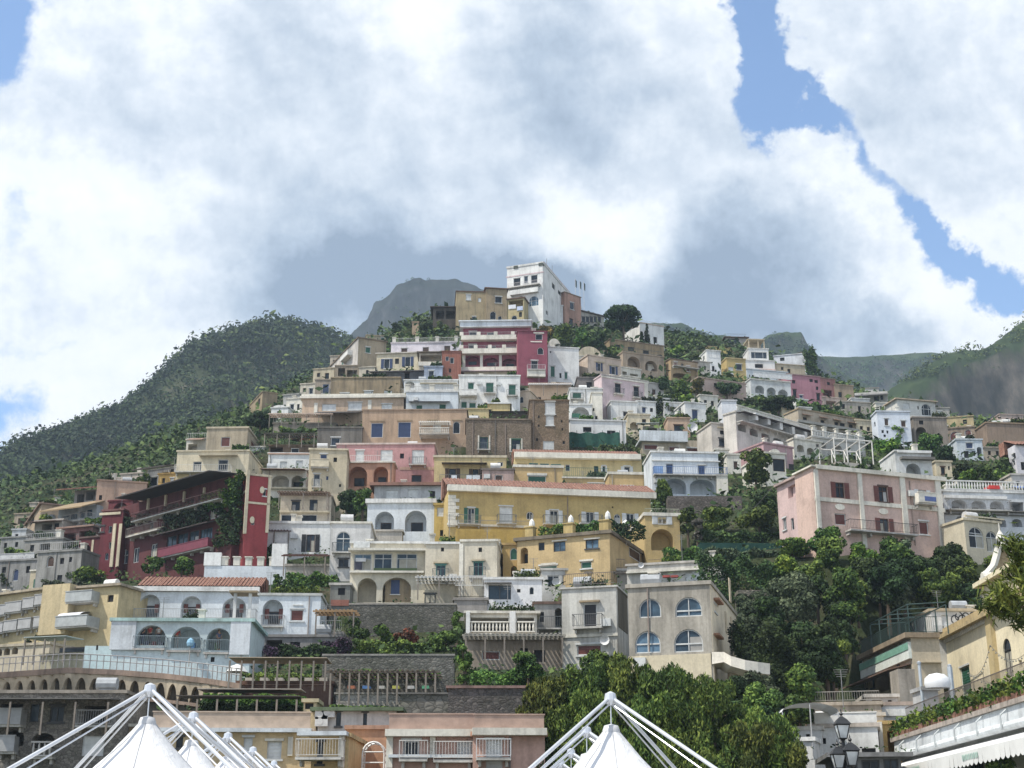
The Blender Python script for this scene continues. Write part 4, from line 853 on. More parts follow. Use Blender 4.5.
h = H('house', 'low white house with stepped terraces at the foot of the long pale roof', 'house', 286, 303, 399, 416, WC, yaw=-15, ws='g 290 404 294 410|k 297 404 299.5 410', stain=.3); h.toprail(286, 303)
h = H('house', 'small white house with a rounded white vault beside the restaurant terrace', 'house', 271, 288, 408, 420, WH, ws='k 277 411 280 416', yaw=-10); h.vault(272, 286, 408, 405, 5)
h = H('terrace', 'restaurant terrace with white railing and thin canopy above the grey retaining wall', 'terrace', 273, 336, 424, 433, (.3, .27, .23), dY=2, depth=5, stain=.5); h.toprail(273, 333, 'bars', (.6, .58, .52)); h.slope(272, 334, 416.5, 3, .3, (.55, .42, .34), name='pergola', slats=True, posts=6, back=0)
h = H('retaining_wall', 'grey retaining wall with one white framed window under the dark canopy', 'wall', 317, 362, 428, 452, (.2, .185, .165), stain=.6, ws='g 331 437.5 340 445.5')
# ---- orange row house and around
h = H('house', 'long orange house with two tall blue shutters and a white porch', 'house', 362, 466.5, 410.5, 446, (.42, .305, .215), yaw=-1, stain=.35, rc=(.3, .22, .16), ws='sb 371 423 383 437.5|sb 398 422 411 437.5|sw 433 424 441 432|ga 453 421.5 460 433.5', bs='TN 370 420.6 384.5 421.6 .12|TN 397 420 412.5 421 .12|TN 427 419.5 437.5 420.5 .12|TN 452 419.5 462 420.5 .12')
h.bal(420, 450, 437.5, 2.2, 'bal', (.62, .6, .54), 1.0); h.slope(421, 450, 424, 2.2, .15, (.66, .64, .58), name='porch', slats=True, posts=3)
H('house', 'small yellow house with a red arch between the orange house and the brown fence', 'house', 466, 491, 409.5, 421, YL, ws='sra 473 415 480 421', dY=3, stain=.3)
h = H('house', 'little yellow flat roofed hut with a white slab roof under the green shutters', 'house', 489, 510, 404, 420, (.6, .48, .24), ws='sra 494 411.5 503 417', rc=WH, dY=2, over=.3)
h = H('house', 'wide brown stone house with two dark balcony windows left of the stone tower', 'house', 466, 531, 420, 459, (.25, .185, .13), yaw=2, mat=masonry((.20, .155, .115), 1.5), stain=.75, rc=(.2, .16, .12), ws='gg* 479.5 437 488 450|gg* 511.5 439.5 520.5 452.5', bs='WC 477.8 435.5 479.2 451|WC 488.8 435.5 490.2 451|WC 509.5 438.5 511 452|WC 521.2 438.5 522.4 452')
h.pipe(473, 422, 455); h.pipe(505.5, 424, 455)
h = H('fence', 'dark brown woven fence on top of the brown stone house', 'fence', 490.5, 529, 411.5, 421.5, (.05, .04, .03), dY=2.5, depth=2.0, base=1, cap=.05)
h = H('tower', 'square brown stone tower pierced with small holes and three white windows', 'house', 530, 569, 400.5, 457, (.24, .165, .105), yaw=1, mat=masonry((.215, .155, .105), 1.5), xr=None, ws='sw 545 402 555.3 414|sw 545.8 415.6 554 425.5|sw 543 441 554 449.5|k 536 438 538 441|k 562.5 441 565 444|k 538 415.5 539.6 418|k 538 424.5 539.6 427|k 561 420 562.5 422.5|k 561.5 428 563 430.5', bs='WC 545 399.8 555.5 401.6 .1', cap=.12, dY=-1)
h = H('house', 'white house above a green netting fence right of the stone tower', 'house', 570, 626, 421, 446, WH, yaw=5, stain=.3, ws='k 583 427 591.5 432|k 607 430.5 615.5 435'); 
f = empty('net_fence', at(568.5, 446, h.Y - 3)); tag(f, 'sagging green netting fence on poles in front of the white house', 'fence')
W = at(620, 446, h.Y - 3)[0] - at(568.5, 446, h.Y - 3)[0]; mb = MB(); nn = 24
for i in range(nn):
    a, b = W * i / nn, W * (i + 1) / nn; ha = 2.2 + .15 * math.sin(i * .9) - .010 * a; hb = 2.2 + .15 * math.sin((i + 1) * .9) - .010 * b; mb.poly([(a, .1 * math.sin(i), -.2), (b, .1 * math.sin(i + 1), -.2), (b, .1 * math.sin(i + 1), hb), (a, .1 * math.sin(i), ha)])
mb.build('netting', paint((.010, .075, .05), .8, 0, .5), f); mb = MB()
for i in range(7): mb.tube((W * i / 6, .15, -1), (W * i / 6, .15, 2.6), .05)
mb.build('poles', paint((.1, .1, .1)), f)
# ---- right of centre, middle heights
h = H('house', 'shaded white house with an overhanging terrace right of the pink house', 'house', 648, 676, 399, 414, WH, yaw=10, ws='gk 658 409.5 664.5 413.5', stain=.25, dY=2)
h = H('house', 'small white house with one blue door right of the shaded terrace', 'house', 685, 706, 403.5, 420, WH, yaw=14, xl=673, ws='sb 692 409.5 698 420|L:k 679 408 681 418', stain=.15)
h = H('house', 'bare white block without windows under the flat crowned pine', 'house', 722, 737, 401, 424, (.66, .67, .70), yaw=3, stain=.12, xl=718)
h = H('house', 'small tan house with a barred brown window above the long cream terrace house', 'house', 668, 690, 418.5, 436, (.45, .33, .24), yaw=3, xl=664, ws='gn 674 425 683 432', stain=.2); h.dish(692, 428, .9)
h = H('house', 'long cream house with three low red shutters and a walled roof terrace', 'house', 642, 706, 440, 455, (.48, .42, .32), yaw=5, ws='sr 644 444.5 658 449.5|sr 669 446.5 680 450.5|sr 687 448 701 452', stain=.45, roof='none')
mb = MB(); mb.box(-.5, h.W - 3, -.9, 5, h.H - .5, h.H - .2); mb.box(-.5, h.W - 3, -.9, -.7, h.H - .197, h.H + 1.2); mb.build('terrace', plaster(WB, .5), h.root)
h = H('house', 'white glazed roof room with thin white frame above the long cream house', 'house', 643, 661, 426, 441, (.5, .49, .46), ws='lr2w 646 428 657 434|k 648 436 651 440', roof='none', dY=4, stain=.5); h.slope(636, 658, 424.5, 2, .3, (.55, .6, .62), name='canopy', posts=2)
h = H('house', 'greyish cream house with two square dark windows stepping down beside the pines', 'house', 712, 744, 425, 458, (.54, .50, .45), yaw=16, xl=697, dY=-3, stain=.4, ws='k 720 430.5 725 434.5|gk 719 438.5 725 446', bs='BE 717 427 730 428.5 .2')
h = H('house', 'low white house with a brown door in front of the greyish cream house', 'house', 727, 741, 455, 471, WC, yaw=4, ws='sn 733.5 461 738 469.5', dY=-2)
h = H('house', 'white house with two blue doors and blue railing above two wide white arches', 'house', 652, 719, 453, 500, WB, yaw=4, xl=644, stain=.3, rc=WH, ws='sb 666 463.5 673.5 475.5|sb 698 465 705.5 477|lAw2 665 478.5 686 494|lAw2 690 479.5 714 495', bs='WH 652 460.5 720 461.5 .15')
h.bal(653, 726, 475.8, 1.0, 'bars', (.06, .14, .34)); h.boxpart('blue_panel', 654, 466, 663, 475, -.02, -.004, (.2, .32, .55)); h.ac(657, 481); h.band(WC, 715.5, 475.5, 726.5, 497, pr=.9, name='buttress')
h = H('house', 'white fronted house with a tall dark window and half round gable beside the round tree', 'house', 766, 786, 454, 484, WC, yaw=14, stain=.3, ws='gn 773 459 785 471.5|sr 783.5 478 790 485|k 789 464 794 470'); h.vault(770, 780, 452.5, 449, 1.5, WC)
h = H('hotel', 'small pink annex with green shutters under the long terraced hotel', 'hotel', 739, 766, 432, 457, (.40, .22, .22), yaw=30, ws='sg 743.5 438 749 447.5|sg 754 441 759.5 450|k 761 446 765 452', stain=.3, dY=-1)
h = H('hotel', 'pale pink annex with a white half moon window right of the green shuttered annex', 'hotel', 764, 793, 446, 466, (.46, .30, .31), yaw=30, ws='ga 772 448.5 779 452', stain=.3, dY=-2)
h = H('hotel', 'long terraced hotel stepping down to the right with two rows of white arched balconies', 'hotel', 737, 817, 424, 455, (.56, .53, .49), yaw=40, depth=2.5, stain=.35, rc=(.5, .48, .44),
      ws='|'.join(f'lAp {738 + i * 11.8:.1f} {424.5 + i * 4.6:.1f} {745.5 + i * 11.8:.1f} {431.5 + i * 4.6:.1f}' for i in range(6)) + '|' + '|'.join(f'lrw {739 + i * 13:.1f} {412.5 + i * 5:.1f} {748 + i * 13:.1f} {418.5 + i * 5:.1f}' for i in range(5)))
h.toprail(737, 817, 'bal', (.62, .6, .55)); h.slope(737, 817, 424, 1.6, .2, (.06, .05, .05), name='canopy'); 
for i in range(6): h.band(WH, 748.5 + i * 12.3, 415 + i * 4.7, 751 + i * 12.3, 422 + i * 4.7, pr=1.4, name='pier')
h.bal(737, 817, 433, 1.2, 'bars', (.3, .3, .3))
h = H('house', 'small white house with steep white stairs at the lower end of the terraced hotel', 'house', 800, 812, 408, 424, WH, yaw=15, xl=790, ws='k 804 411 807.5 416'); 
mb = MB()
for i in range(12):
    mb.box(h.W * .3 + i * 1.0, h.W * .3 + i * 1.0 + 1.0, -2, -.2, h.H - 5.2 - i * .62 - .9, h.H - 5.2 - i * .62)
mb.build('stairs', plaster(WH, .2), h.root)
h = H('hotel', 'long tan hotel with five small brown awnings over dark windows on the right slope', 'hotel', 799, 863, 415, 435, (.42, .36, .28), yaw=27, depth=4, stain=.35, rc=TN, ws='k 803 417 807 421|k 820.5 420 824.5 424|k 834.5 422 838.5 426|k 840 423 845 427|k 849 424.5 853 428.5|lAw 804 428 814 434|lAw 824 430.5 834 436.5|lAw 840 432.5 850 438.5')
for x, y in ((803, 414.2), (820, 417), (834, 419.5), (848, 422)): h.slope(x - 1, x + 7, y, .9, .4, (.22, .12, .07))
h.band(GP, 797, 425.5, 865, 428, pr=.5, name='ledge')
# terrace with posts below
h = H('terrace', 'white balustraded terrace with tall slim posts below the tan hotel', 'terrace', 812, 865, 441, 452, (.5, .48, .44), yaw=24, ws='lAw 833 445 842 452|lAw 818 442 826 449', depth=5, dY=-4); h.toprail(812, 865, 'bal', (.64, .63, .6))
for x in (815, 826, 838, 850, 861): h.chimney(x, 1.8, .5, .0)
h = H('pergola', 'bare white timber pergola frame above the big pink house', 'pergola', 836, 874, 463, 468, (.5, .46, .4), yaw=15, depth=5, base=2, roof='none', stain=.5)
mb = MB()
for i in range(4):
    u = h.W * i / 3
    for v in (.1, 4.8): mb.tube((u, v, h.H), (u, v, h.H + 3.2 + .3 * (v < 1)), .09)
    mb.tube((u, .1, h.H + 3.5), (u, 4.8, h.H + 3.2), .09)
    if i < 3: mb.tube((u, .1, h.H + .3), (u + h.W / 3, 4.8, h.H + 3.2), .07)
for v in (.1, 4.8): mb.tube((0, v, h.H + 3.2 + .3 * (v < 1)), (h.W, v, h.H + 3.2 + .3 * (v < 1)), .09)
mb.build('timber_frame', paint((.62, .6, .56)), h.root)
# ---- upper right
h = H('house', 'white villa with a flat roof behind the great umbrella pine', 'house', 640, 664, 325, 349, WH, yaw=24, stain=.25, ws='k 653.5 337 657 343|k 641 333 643.5 338', rc=(.5, .42, .36)); h.toprail(640, 664, 'bars', (.5, .5, .5), .6)
h = H('house', 'long ochre garden house with dark windows beneath the umbrella pine', 'house', 610, 664, 343, 358, (.33, .25, .15), yaw=20, ws='k 628 347 634 351|k 643 350.5 649 354.5|k 614 344.5 620 348', stain=.6, rc=(.25, .2, .15))
h = H('house', 'tan stone house with two big dark arches below the garden house', 'house', 623, 664, 355, 374, (.36, .29, .22), yaw=20, ws='la2w 627.5 356.5 640 367|la2w 645 361 657.5 371', stain=.45, dY=-3); h.toprail(624, 662)
h = H('house', 'brown house with red doors over a dark vaulted basement', 'house', 671, 698, 361, 381, (.38, .28, .17), yaw=24, xl=666, ws='sr 674 362 677.5 367.5|sr 686.5 366 690 371.5|k 681 363.5 683.5 368|lAw2 673 373.5 691 379', stain=.45, rc=(.17, .13, .1)); h.bal(672, 697, 368, 1.0, 'bars', (.4, .35, .3))
h = H('retaining_wall', 'long dusty pink terrace wall with one small window below the yellow houses', 'wall', 699, 746, 381, 400, (.44, .34, .29), yaw=22, stain=.35, ws='k 714 383 717 387', depth=5, base=6)
h = H('house', 'yellow house with white framed windows on the upper right', 'house', 727, 746, 359, 380, YE, yaw=12, xl=720, ws='sw 728.5 367 733.5 375|g 736 364 742 370', stain=.2, rc=YL)
h = H('house', 'tall white sunlit gable with a glass veranda left of the yellow house', 'house', 707, 721, 351, 376, WH, yaw=12, xl=700, ws='bS 708.5 350.8 719.5 358|k 712 366 714.5 371.5|L:k 703 356 704.5 360', stain=.15, dY=2); 
h = H('house', 'long low yellow house on the skyline behind the white gable', 'house', 708, 731, 347.5, 358, (.5, .4, .16), yaw=10, dY=10, stain=.25, rc=(.35, .28, .15))
h = H('house', 'small dark roofed villa with a glazed storey highest on the right ridge', 'house', 726, 747, 338, 350, (.42, .38, .34), yaw=3, dY=12, ws='gk 728.5 339.5 739 343.5', rc=(.13, .09, .07), over=.6); h.toprail(727, 746)
h = H('house', 'white house with a glazed upper storey and open tan roof loggia on the right ridge', 'house', 749, 769, 349, 372, WH, yaw=5, xl=743, ws='gS 751 352 767 358.5|g 755.5 364.5 763 368.5|k 769 362 772 365', stain=.15); 
mb = MB(); 
for u in (.2, h.W * .5, h.W * .8): mb.box(u, u + .25, .3, .55, h.H + .2, h.H + 2.6)
mb.box(0, h.W * .85, .2, 5, h.H + 2.6, h.H + 2.85); mb.box(.5, h.W * .8, 3, 3.2, h.H + .2, h.H + 2.6); mb.build('loggia', plaster((.5, .42, .3), .3), h.root)
h = H('house', 'low white house with one dark strip window under the glazed white house', 'house', 745, 775, 361, 373, (.6, .59, .57), yaw=6, ws='k 755 364 763 368', dY=-4, stain=.3); h.band(PK, 758, 370, 775, 372.5, pr=.8, name='awning')
h = H('house', 'white house with a slanting gable beside the dark rock on the right skyline', 'house', 774, 806, 355, 372, (.62, .64, .68), yaw=-16, ws='k 780 357.5 784.5 361|k 794 354.5 796 358.5', stain=.15)
h = H('house', 'low tan house under the slanting white gable', 'house', 774, 805, 365, 377, (.45, .38, .28), yaw=12, ws='k 787.5 369 790.5 373|k 781 367 783.5 370', dY=-5, stain=.35)
h = H('rock', 'dark overgrown rock wall at the right of the slanting white gable', 'rock', 805, 816, 353, 378, (.09, .085, .06), yaw=40, roof='none', stain=.8, depth=6)
h = H('house', 'white house with a planted terrace over three shaded arches on the upper right', 'house', 751, 791, 381, 402, (.62, .64, .64), yaw=14, xl=746, ws='la2w 755 385.5 764.5 393.5|la2w 767 387.5 776 397|la2w 778 389.5 788 398', stain=.2, rc=WH)
h.toprail(752, 790, 'solid', (.66, .66, .65), 1.1, w=-1.0); h.band(WB, 747, 370.5, 790, 379, pr=-2.0, name='upper_wall') if False else None
h2 = H('house', 'set back white storey behind the planted terrace', 'house', 747, 788, 371, 386, WB, yaw=14, dY=5, ws='k 752 375 756 381', stain=.2)
h = H('house', 'rose pink house with a white gable end standing against it on the right', 'house', 788, 821, 376, 406, PU, yaw=14, stain=.25, ws='k 792 380 795.5 383.5|k 809.5 379 813 382|k 814.5 380 818 383|k 816 386.5 818.5 390|gn 816.5 393.5 820 400|gn 793 389.5 796.5 397|sb 799.5 395 803 398', rc=(.3, .2, .2))
h = H('house', 'thin bright white gable wall leaning in front of the rose pink house', 'wall', 804.5, 811, 384, 398, (.74, .74, .72), yaw=-20, depth=2, dY=-3, stain=.05, base=2, roof='none')
h = H('house', 'dark red house with a shadowed porch right of the rose pink house', 'house', 821, 836, 379, 404, (.30, .15, .14), yaw=20, ws='lr2w 823 390 832 396|k 827 382 830 385', stain=.4, rc=(.22, .18, .14))
h = H('house', 'brown stone house with one dark door right of the dark red house', 'house', 835, 854, 385.5, 406, (.32, .25, .18), yaw=14, ws='k 838.5 392 842 399|k 847 396 849 401', stain=.5)
h = H('house', 'pale house with a long dark lean-to roof on the right shoulder of the hill', 'house', 855, 888, 392, 406, (.5, .49, .45), yaw=-12, ws='k 861 394 863 398|k 874 396 879 401|g 880 395 883.5 400', stain=.4, roof='none', dY=4); h.slope(854, 888, 394, 3, 1.2, (.09, .085, .085), name='roof', back=.6)
H('house', 'small pale grey house with a low pitched roof behind the lean-to', 'house', 861, 879, 388.5, 396, (.5, .49, .46), dY=14, ws='k 868 391 871 395', rc=(.3, .28, .25), yaw=-8)
h = H('house', 'low stone house with a small arch below the lean-to on the right', 'house', 840, 871, 402.5, 416, (.42, .38, .32), yaw=10, ws='kA 842 404 845 409|k 858 406 861 411', stain=.5)
h = H('house', 'large white house with a round arched window and cornice on the far right slope', 'house', 898, 936, 401, 428, (.60, .59, .55), yaw=14, xl=886, ws='ga 921.5 404 931 415.5|sw 903 403 909.5 408.5|k 917.5 406 918.8 409.5', rc=(.5, .4, .3), over=.5, stain=.15)
h = H('house', 'bluish white house with two brown windows and a sunlit gable edge on the far right', 'house', 878, 911, 412, 446, (.60, .64, .70), yaw=3, xl=872, stain=.1, ws='sn 884.5 418.5 888.5 425.5|sn 901 420.5 906 427|k 881.5 430 884 433|k 886.5 430.5 888.5 433.5|k 883.5 434.5 886 437|L:k 874 422 875.5 427')
h = H('house', 'grey stone house with a dark arched doorway right of the bluish white house', 'house', 914, 948, 418, 448, (.27, .235, .2), yaw=3, ws='la2w 916 427 926.5 441|k 919 420.5 923.5 424.5', stain=.7, xl=908)
h = H('house', 'ochre house with a sloping roof line behind the stone arches on the far right', 'house', 947, 974, 417, 432, (.47, .38, .22), yaw=-14, xr=976, depth=8, stain=.3, ws='k 963 419.5 967 424')
h = H('house', 'tan stone house with two red arches on the far right', 'house', 946, 976, 428, 446, (.32, .25, .19), yaw=-14, ws='sra 950 431.5 960.5 440|sra 964.5 429.5 971.5 435', stain=.5, dY=-3)
h = H('house', 'small pale blue house with dark doors under a green roof terrace on the far right', 'house', 957, 983, 440, 460, (.55, .60, .64), yaw=2, ws='sb 966 442.5 973 448.5|k 964 451 969 458|k 972 451 975.5 456|la2w 977 447 982 456', stain=.3)
h = H('house', 'big windowless brown stone house with white gable ends at the right edge', 'house', 988, 1040, 424, 458, (.25, .19, .145), yaw=6, xl=976, stain=.55, rc=TB)
h = H('wall', 'white sunlit gable wall at the left end of the brown stone house', 'wall', 976, 988, 432, 442, WH, yaw=-30, depth=1.2, base=1, roof='none', stain=.1, dY=-6)
h = H('wall', 'second white gable wall on the roof of the brown stone house', 'wall', 992, 1006, 420, 428, WH, yaw=-24, depth=1.2, base=1, roof='none', stain=.1, dY=-2)
h = H('house', 'white house with a red tiled roof cut off by the right edge of the view', 'house', 1017, 1060, 446, 486, (.56, .55, .58), yaw=8, xl=1010, ws='k 1014 453 1017 458|L:g 1012 454 1014.5 458|L:g 1012 460 1015 466|k 1021 462 1025 470', stain=.2, roof='none'); h.tile(1015, 1060, 446, 3, 1.4)
h = H('terrace', 'little cream house with a blue awning at the right edge under the tiled house', 'house', 1012, 1060, 476, 492, (.54, .5, .44), yaw=8, ws='k 1016 481 1020 486', stain=.3); h.slope(1012, 1040, 486.5, 1.2, .5, (.03, .12, .45))
h = H('hotel', 'white hotel with two rows of arched balconies and a roof railing at the right edge', 'hotel', 945, 1060, 493, 541, (.60, .62, .64), yaw=6, stain=.25, rc=WH, ws='lA 951.5 499.5 966.5 510.5|lA 971.5 500.5 986 511.5|lA 990 501 1004 512|lr2 1010 502 1024 513|lAw 977 517 990 526|lAw 994 518 1006 527|lAw 956 516 968 525|lAw 1012 519 1022 527', bs='WH 944 496 1006 499 .25|GS 944 511.8 1060 512.8 .5|GS 944 515 1060 515.8 .3')
h.toprail(946, 1058, 'bal', (.6, .6, .58)); h.bal(947, 1008, 510.8, 1.0, 'bars', (.25, .25, .25))
h.boxpart('red_awning', 988, 486, 998.5, 489.5, -.3, 1.2, (.55, .04, .03))
h = H('house', 'small white house with a dark arched porch behind the big pink house', 'house', 896, 932, 452, 478, (.60, .61, .60), yaw=6, xl=880, stain=.25, ws='la2w 906 463.5 920.5 476', bs='WH 897 451 930 453.5 .4|GS 900 458 933 460.5 .8', rc=WH)
# ---- big pink house
h = H('house', 'big pink house with white pilasters and dark red shutters on the right above the trees', 'house', 815.5, 943, 473.5, 552, PK, yaw=19, depth=3.5, stain=.18, rc=WC, cap=.15, over=.3,
      ws='or 831 482.5 849 498|or 874 486.5 892.5 502|ow 914.5 490 930.5 504.5|sr 835 513.5 846 525|or 875.5 518.5 893.5 532|sr 919.5 521.5 928.5 534.5', bs='WC 815 471.5 944 475.5 .35|WC 815 502.5 944 506.5 .12')
for x0, x1, ya, yb in ((815.6, 819.5, 470, 540), (859.5, 863.5, 473, 548), (902, 907, 477, 552), (937.5, 942.8, 481, 552)): h.band(WC, x0, ya, x1, yb, pr=.2, name='pilaster')
for x, y in ((839.5, 507), (883, 511.5)):
    f = h.fn('F'); u, v = h.uv('F', x, y); mb = MB(); mb.prism([(u + .55 * math.cos(t * .5236), v + .32 * math.sin(t * .5236)) for t in range(12)], -.1, -.003, f); mb.build('medallion', plaster(WC, .2), h.root)
h.bal(845, 912, 533.5, 1.1, 'bars', (.05, .05, .05)); h.bal(913.5, 931, 504.5, .9, 'solid', WC); h.boxpart('laundry', 919, 499, 930, 503.5, -1.06, -1.02, (.08, .12, .3)); h.pipe(909, 481, 545)
h.ac(911, 494)
h = H('house', 'pale pink side wing with a shaded corner veranda joined to the big pink house', 'house', 800.5, 816, 478, 541, (.56, .42, .40), yaw=19, xl=778, dY=-2, stain=.15, ws='lr2w 803 482.5 813.5 496|L:lr2w 788 485 797 497|L:g 783 518 786.5 530|L:g 791 518 794 530', rc=(.42, .33, .3), over=.35)
h = H('house', 'cream house with two arched windows right of the big pink house', 'house', 966, 1002, 522, 562, (.52, .47, .36), yaw=22, xl=943, stain=.2, rc=CR, ws='ga 969 527 983.5 548|ga 986.5 531.5 997.5 552', bs='CR 964.5 517 1003 518.5 .15')

# ---- more of the small houses packed between the others
for nm, lb, x0, x1, y0, y1, c, yw, ws, dy in (
 ('house', 'small cream house with a dark arcade right of the green netting fence', 628, 650, 415, 432, CR, 6, 'lAw 630 422 638 430|k 642 419 646 423', 1),
 ('house', 'narrow white house wedged left of the brown doored low house', 716, 729, 450, 470, WC, 6, 'k 719 455 722 460|sn 723 461 726 468', 0),
 ('house', 'little white arcade house at the lower end of the long terraced hotel', 794, 822, 441, 457, WC, 24, 'lAw 797 445 804 452|lAw 807 448 814 455|k 816 444 819 447', 0),
 ('house', 'white terrace house under the arches of the tan hotel', 834, 868, 437, 450, WC, 20, 'k 838 441 841 445|k 846 443 849 447|lAw 853 443 862 449', 2),
 ('house', 'cream house stepping down the left skyline below the long pale side wall', 300, 317, 384, 402, (.5, .46, .38), -12, 'k 303 388 306 392|g 309 388 313 394', -1),
 ('house', 'beige house on the left skyline between the weathered annex and the blue door', 313, 334, 369, 386, BE, -12, 'k 317 373 320 377|gn 325 373 329 379', 2),
 ('house', 'small grey white house lowest on the left skyline steps', 283, 300, 395, 410, (.48, .47, .45), -14, 'k 287 399 290 403|k 294 399 296 403', 2),
 ('house', 'pale house with a green door high on the left skyline steps', 330, 348, 356, 372, (.48, .43, .36), -10, 'sg 340 360 344 366|k 333 360 336 363', 6),
 ('house', 'white house with two small windows right of the vaulted cream house', 622, 640, 377, 392, WC, 22, 'k 626 381 629 385|k 633 383 636 387', 3),
 ('house', 'grey house with a brown door between the lavender pink house and the pines', 648, 664, 384, 400, (.44, .42, .39), 22, 'sn 652 389 656 396|k 659 391 661 394', 4),
 ('house', 'pale yellow house right of the long dusty pink terrace wall', 744, 757, 383, 398, (.52, .45, .3), 16, 'k 747 386 750 390|k 752 389 754 394', 3),
 ('house', 'small white house between the broad dark crown and the tan hotel', 796, 808, 400, 412, WH, 16, 'k 799 403 802 406', 6),
 ('house', 'cream house with a brown awning left of the bluish white house', 856, 874, 421, 438, CR, 10, 'k 860 426 863 430|k 867 427 870 431', 2),
 ('house', 'grey house with white shutters behind the grey stone arch house', 934, 950, 408, 422, GP, 6, 'sw 938 411 942 416', 8),
 ('house', 'white house with a dark door left of the tan stone arches', 930, 948, 426, 442, (.54, .53, .5), 4, 'k 935 430 938 437|k 942 430 944 433', 3),
 ('house', 'pinkish house with one window above the brown gable house', 1000, 1024, 415, 428, (.46, .36, .31), 6, 'k 1006 418 1009 422|k 1015 418 1018 422', 8),
 ('house', 'beige terrace house at the right behind the pale blue house', 984, 1004, 448, 462, (.44, .38, .3), 4, 'k 988 451 991 455|k 996 451 999 456', 4),
 ('house', 'small ochre house at the left foot of the square beige house', 158, 180, 474, 494, OC, -14, 'k 162 478 165 483|sw 170 478 174 484', 0),
 ('house', 'pale house with a brown shutter among the upper left roofs', 120, 142, 474, 490, (.44, .39, .33), -14, 'sn 125 479 129 485|k 134 479 137 483', 6),
 ('house', 'weathered cream house at the left below the peach gable', 98, 122, 500, 516, (.42, .35, .27), -14, 'k 102 504 105 508|lr2w 109 503 117 510', 1),
 ('house', 'dim grey house low among the left terraces', 0, 26, 538, 556, (.3, .3, .29), -14, 'k 4 543 7 548|k 15 542 18 547', -1),
 ('house', 'low white house with a dark strip window under the autumn tinted tree', 664, 684, 403, 418, WH, 12, 'k 668 407 677 411|k 679 408 682 413', 4),
 ('house', 'cream house with two dark windows above the bare white block', 700, 718, 396, 412, WC, 14, 'k 704 400 707 405|k 711 401 714 406', 4),
 ('house', 'small white house with an arch left of the grey brown doored house', 648, 662, 366, 378, WC, 22, 'lAw 651 369 657 376|k 659 370 661 374', 2),
 ('house', 'pale terrace house between the red doored house and the white gable', 694, 710, 362, 376, (.52, .48, .42), 18, 'k 698 366 701 370|k 704 366 706 370', 4),
 ('house', 'white house with three small windows right of the brown stone house', 852, 870, 399, 412, WH, 8, 'k 855 402 857 405|k 860 402 862 405|k 865 402 867 405', 3),
 ('house', 'pinkish cream house with a shaded porch above the tan hotel', 822, 842, 398, 410, (.52, .43, .37), 14, 'lr2w 826 401 836 407', 4),
 ('house', 'little white house just left of the large white arched window house', 876, 890, 403, 414, WC, 6, 'k 880 406 882 409|k 885 406 887 410', 6),
 ('house', 'cream house with a dark door in the trees right of the white arched porch', 936, 952, 462, 476, CR, 6, 'gn 941 467 945 474|k 948 466 950 470', 0),
 ('house', 'white house with a roof terrace half hidden in the far right trees', 962, 984, 474, 488, WC, 4, 'k 967 478 970 482|k 976 478 979 482', 2),
 ('house', 'grey white house wedged between the terraced hotel and its pink annex', 762, 782, 428, 446, (.56, .55, .53), 26, 'k 766 432 769 437|k 774 435 777 440', 3),
 ('house', 'cream house under the broad dark crown left of the tan hotel', 782, 800, 410, 424, CR, 22, 'k 786 413 789 417|k 793 415 796 419', 4),
 ('house', 'white house with a blue shutter below the lavender pink house', 637, 656, 402, 418, WH, 10, 'sb 642 407 646 413|k 650 408 653 412', 1),
 ('house', 'weathered cream house between the fence house and the stone tower base', 604, 622, 388, 402, (.52, .47, .38), 10, 'k 608 392 611 397|k 615 393 617 397', 2),
 ('house', 'small brownish house with a wide opening at the far left slope', 14, 36, 514, 530, (.36, .30, .23), -12, 'lr2w 18 518 28 524|k 31 518 33 521', 6),
):
    h = H(nm, lb, 'house', x0, x1, y0, y1, c, yaw=yw, ws=ws, stain=.45, dY=dy)
# ------------------------------------------------------------------ middle of the town
h = H('house', 'square beige house with a red shuttered window high on the left of the town', 'house', 206, 247, 428.5, 458, (.40, .34, .25), yaw=-2, xr=263, stain=.45, rc=BE, cap=.3, ws='sr 221 437 230 446.5|R:sr 251 442 255.5 451.5')
h = H('house', 'cream lower storey with a long white balcony beneath the square beige house', 'house', 176, 248, 451.5, 488, CR, yaw=-2, xr=262, dY=-3, stain=.3, ws='g 193 461.5 201.5 472|g 218 459.5 228 471', bs='BE 200 455.5 238 456.6 .8'); h.bal(176.5, 232, 473, 1.3, 'bars', (.6, .58, .52)); h.band(YL, 177, 474, 229, 488, pr=.25, name='base')
h = H('house', 'small white terrace room with a tilted brown awning beside the square beige house', 'house', 186, 206, 440, 456, WC, yaw=-4, ws='lr2 188 444 197 452', stain=.2, dY=-1); h.slope(191, 206, 438, 2.5, 1.0, (.22, .14, .1)); h.toprail(186, 206, 'bars', (.6, .6, .58))
h = H('house', 'pale house under a dark slatted roof left of the cream storey', 'house', 147, 176, 468, 492, (.42, .42, .42), yaw=-25, stain=.5, ws='g 150 477 157 486|k 162 472 168 480|k 170 469 174 477', roof='none'); h.slope(146, 177, 466, 3, .9, (.07, .06, .05), name='roof', slats=True, back=.3)
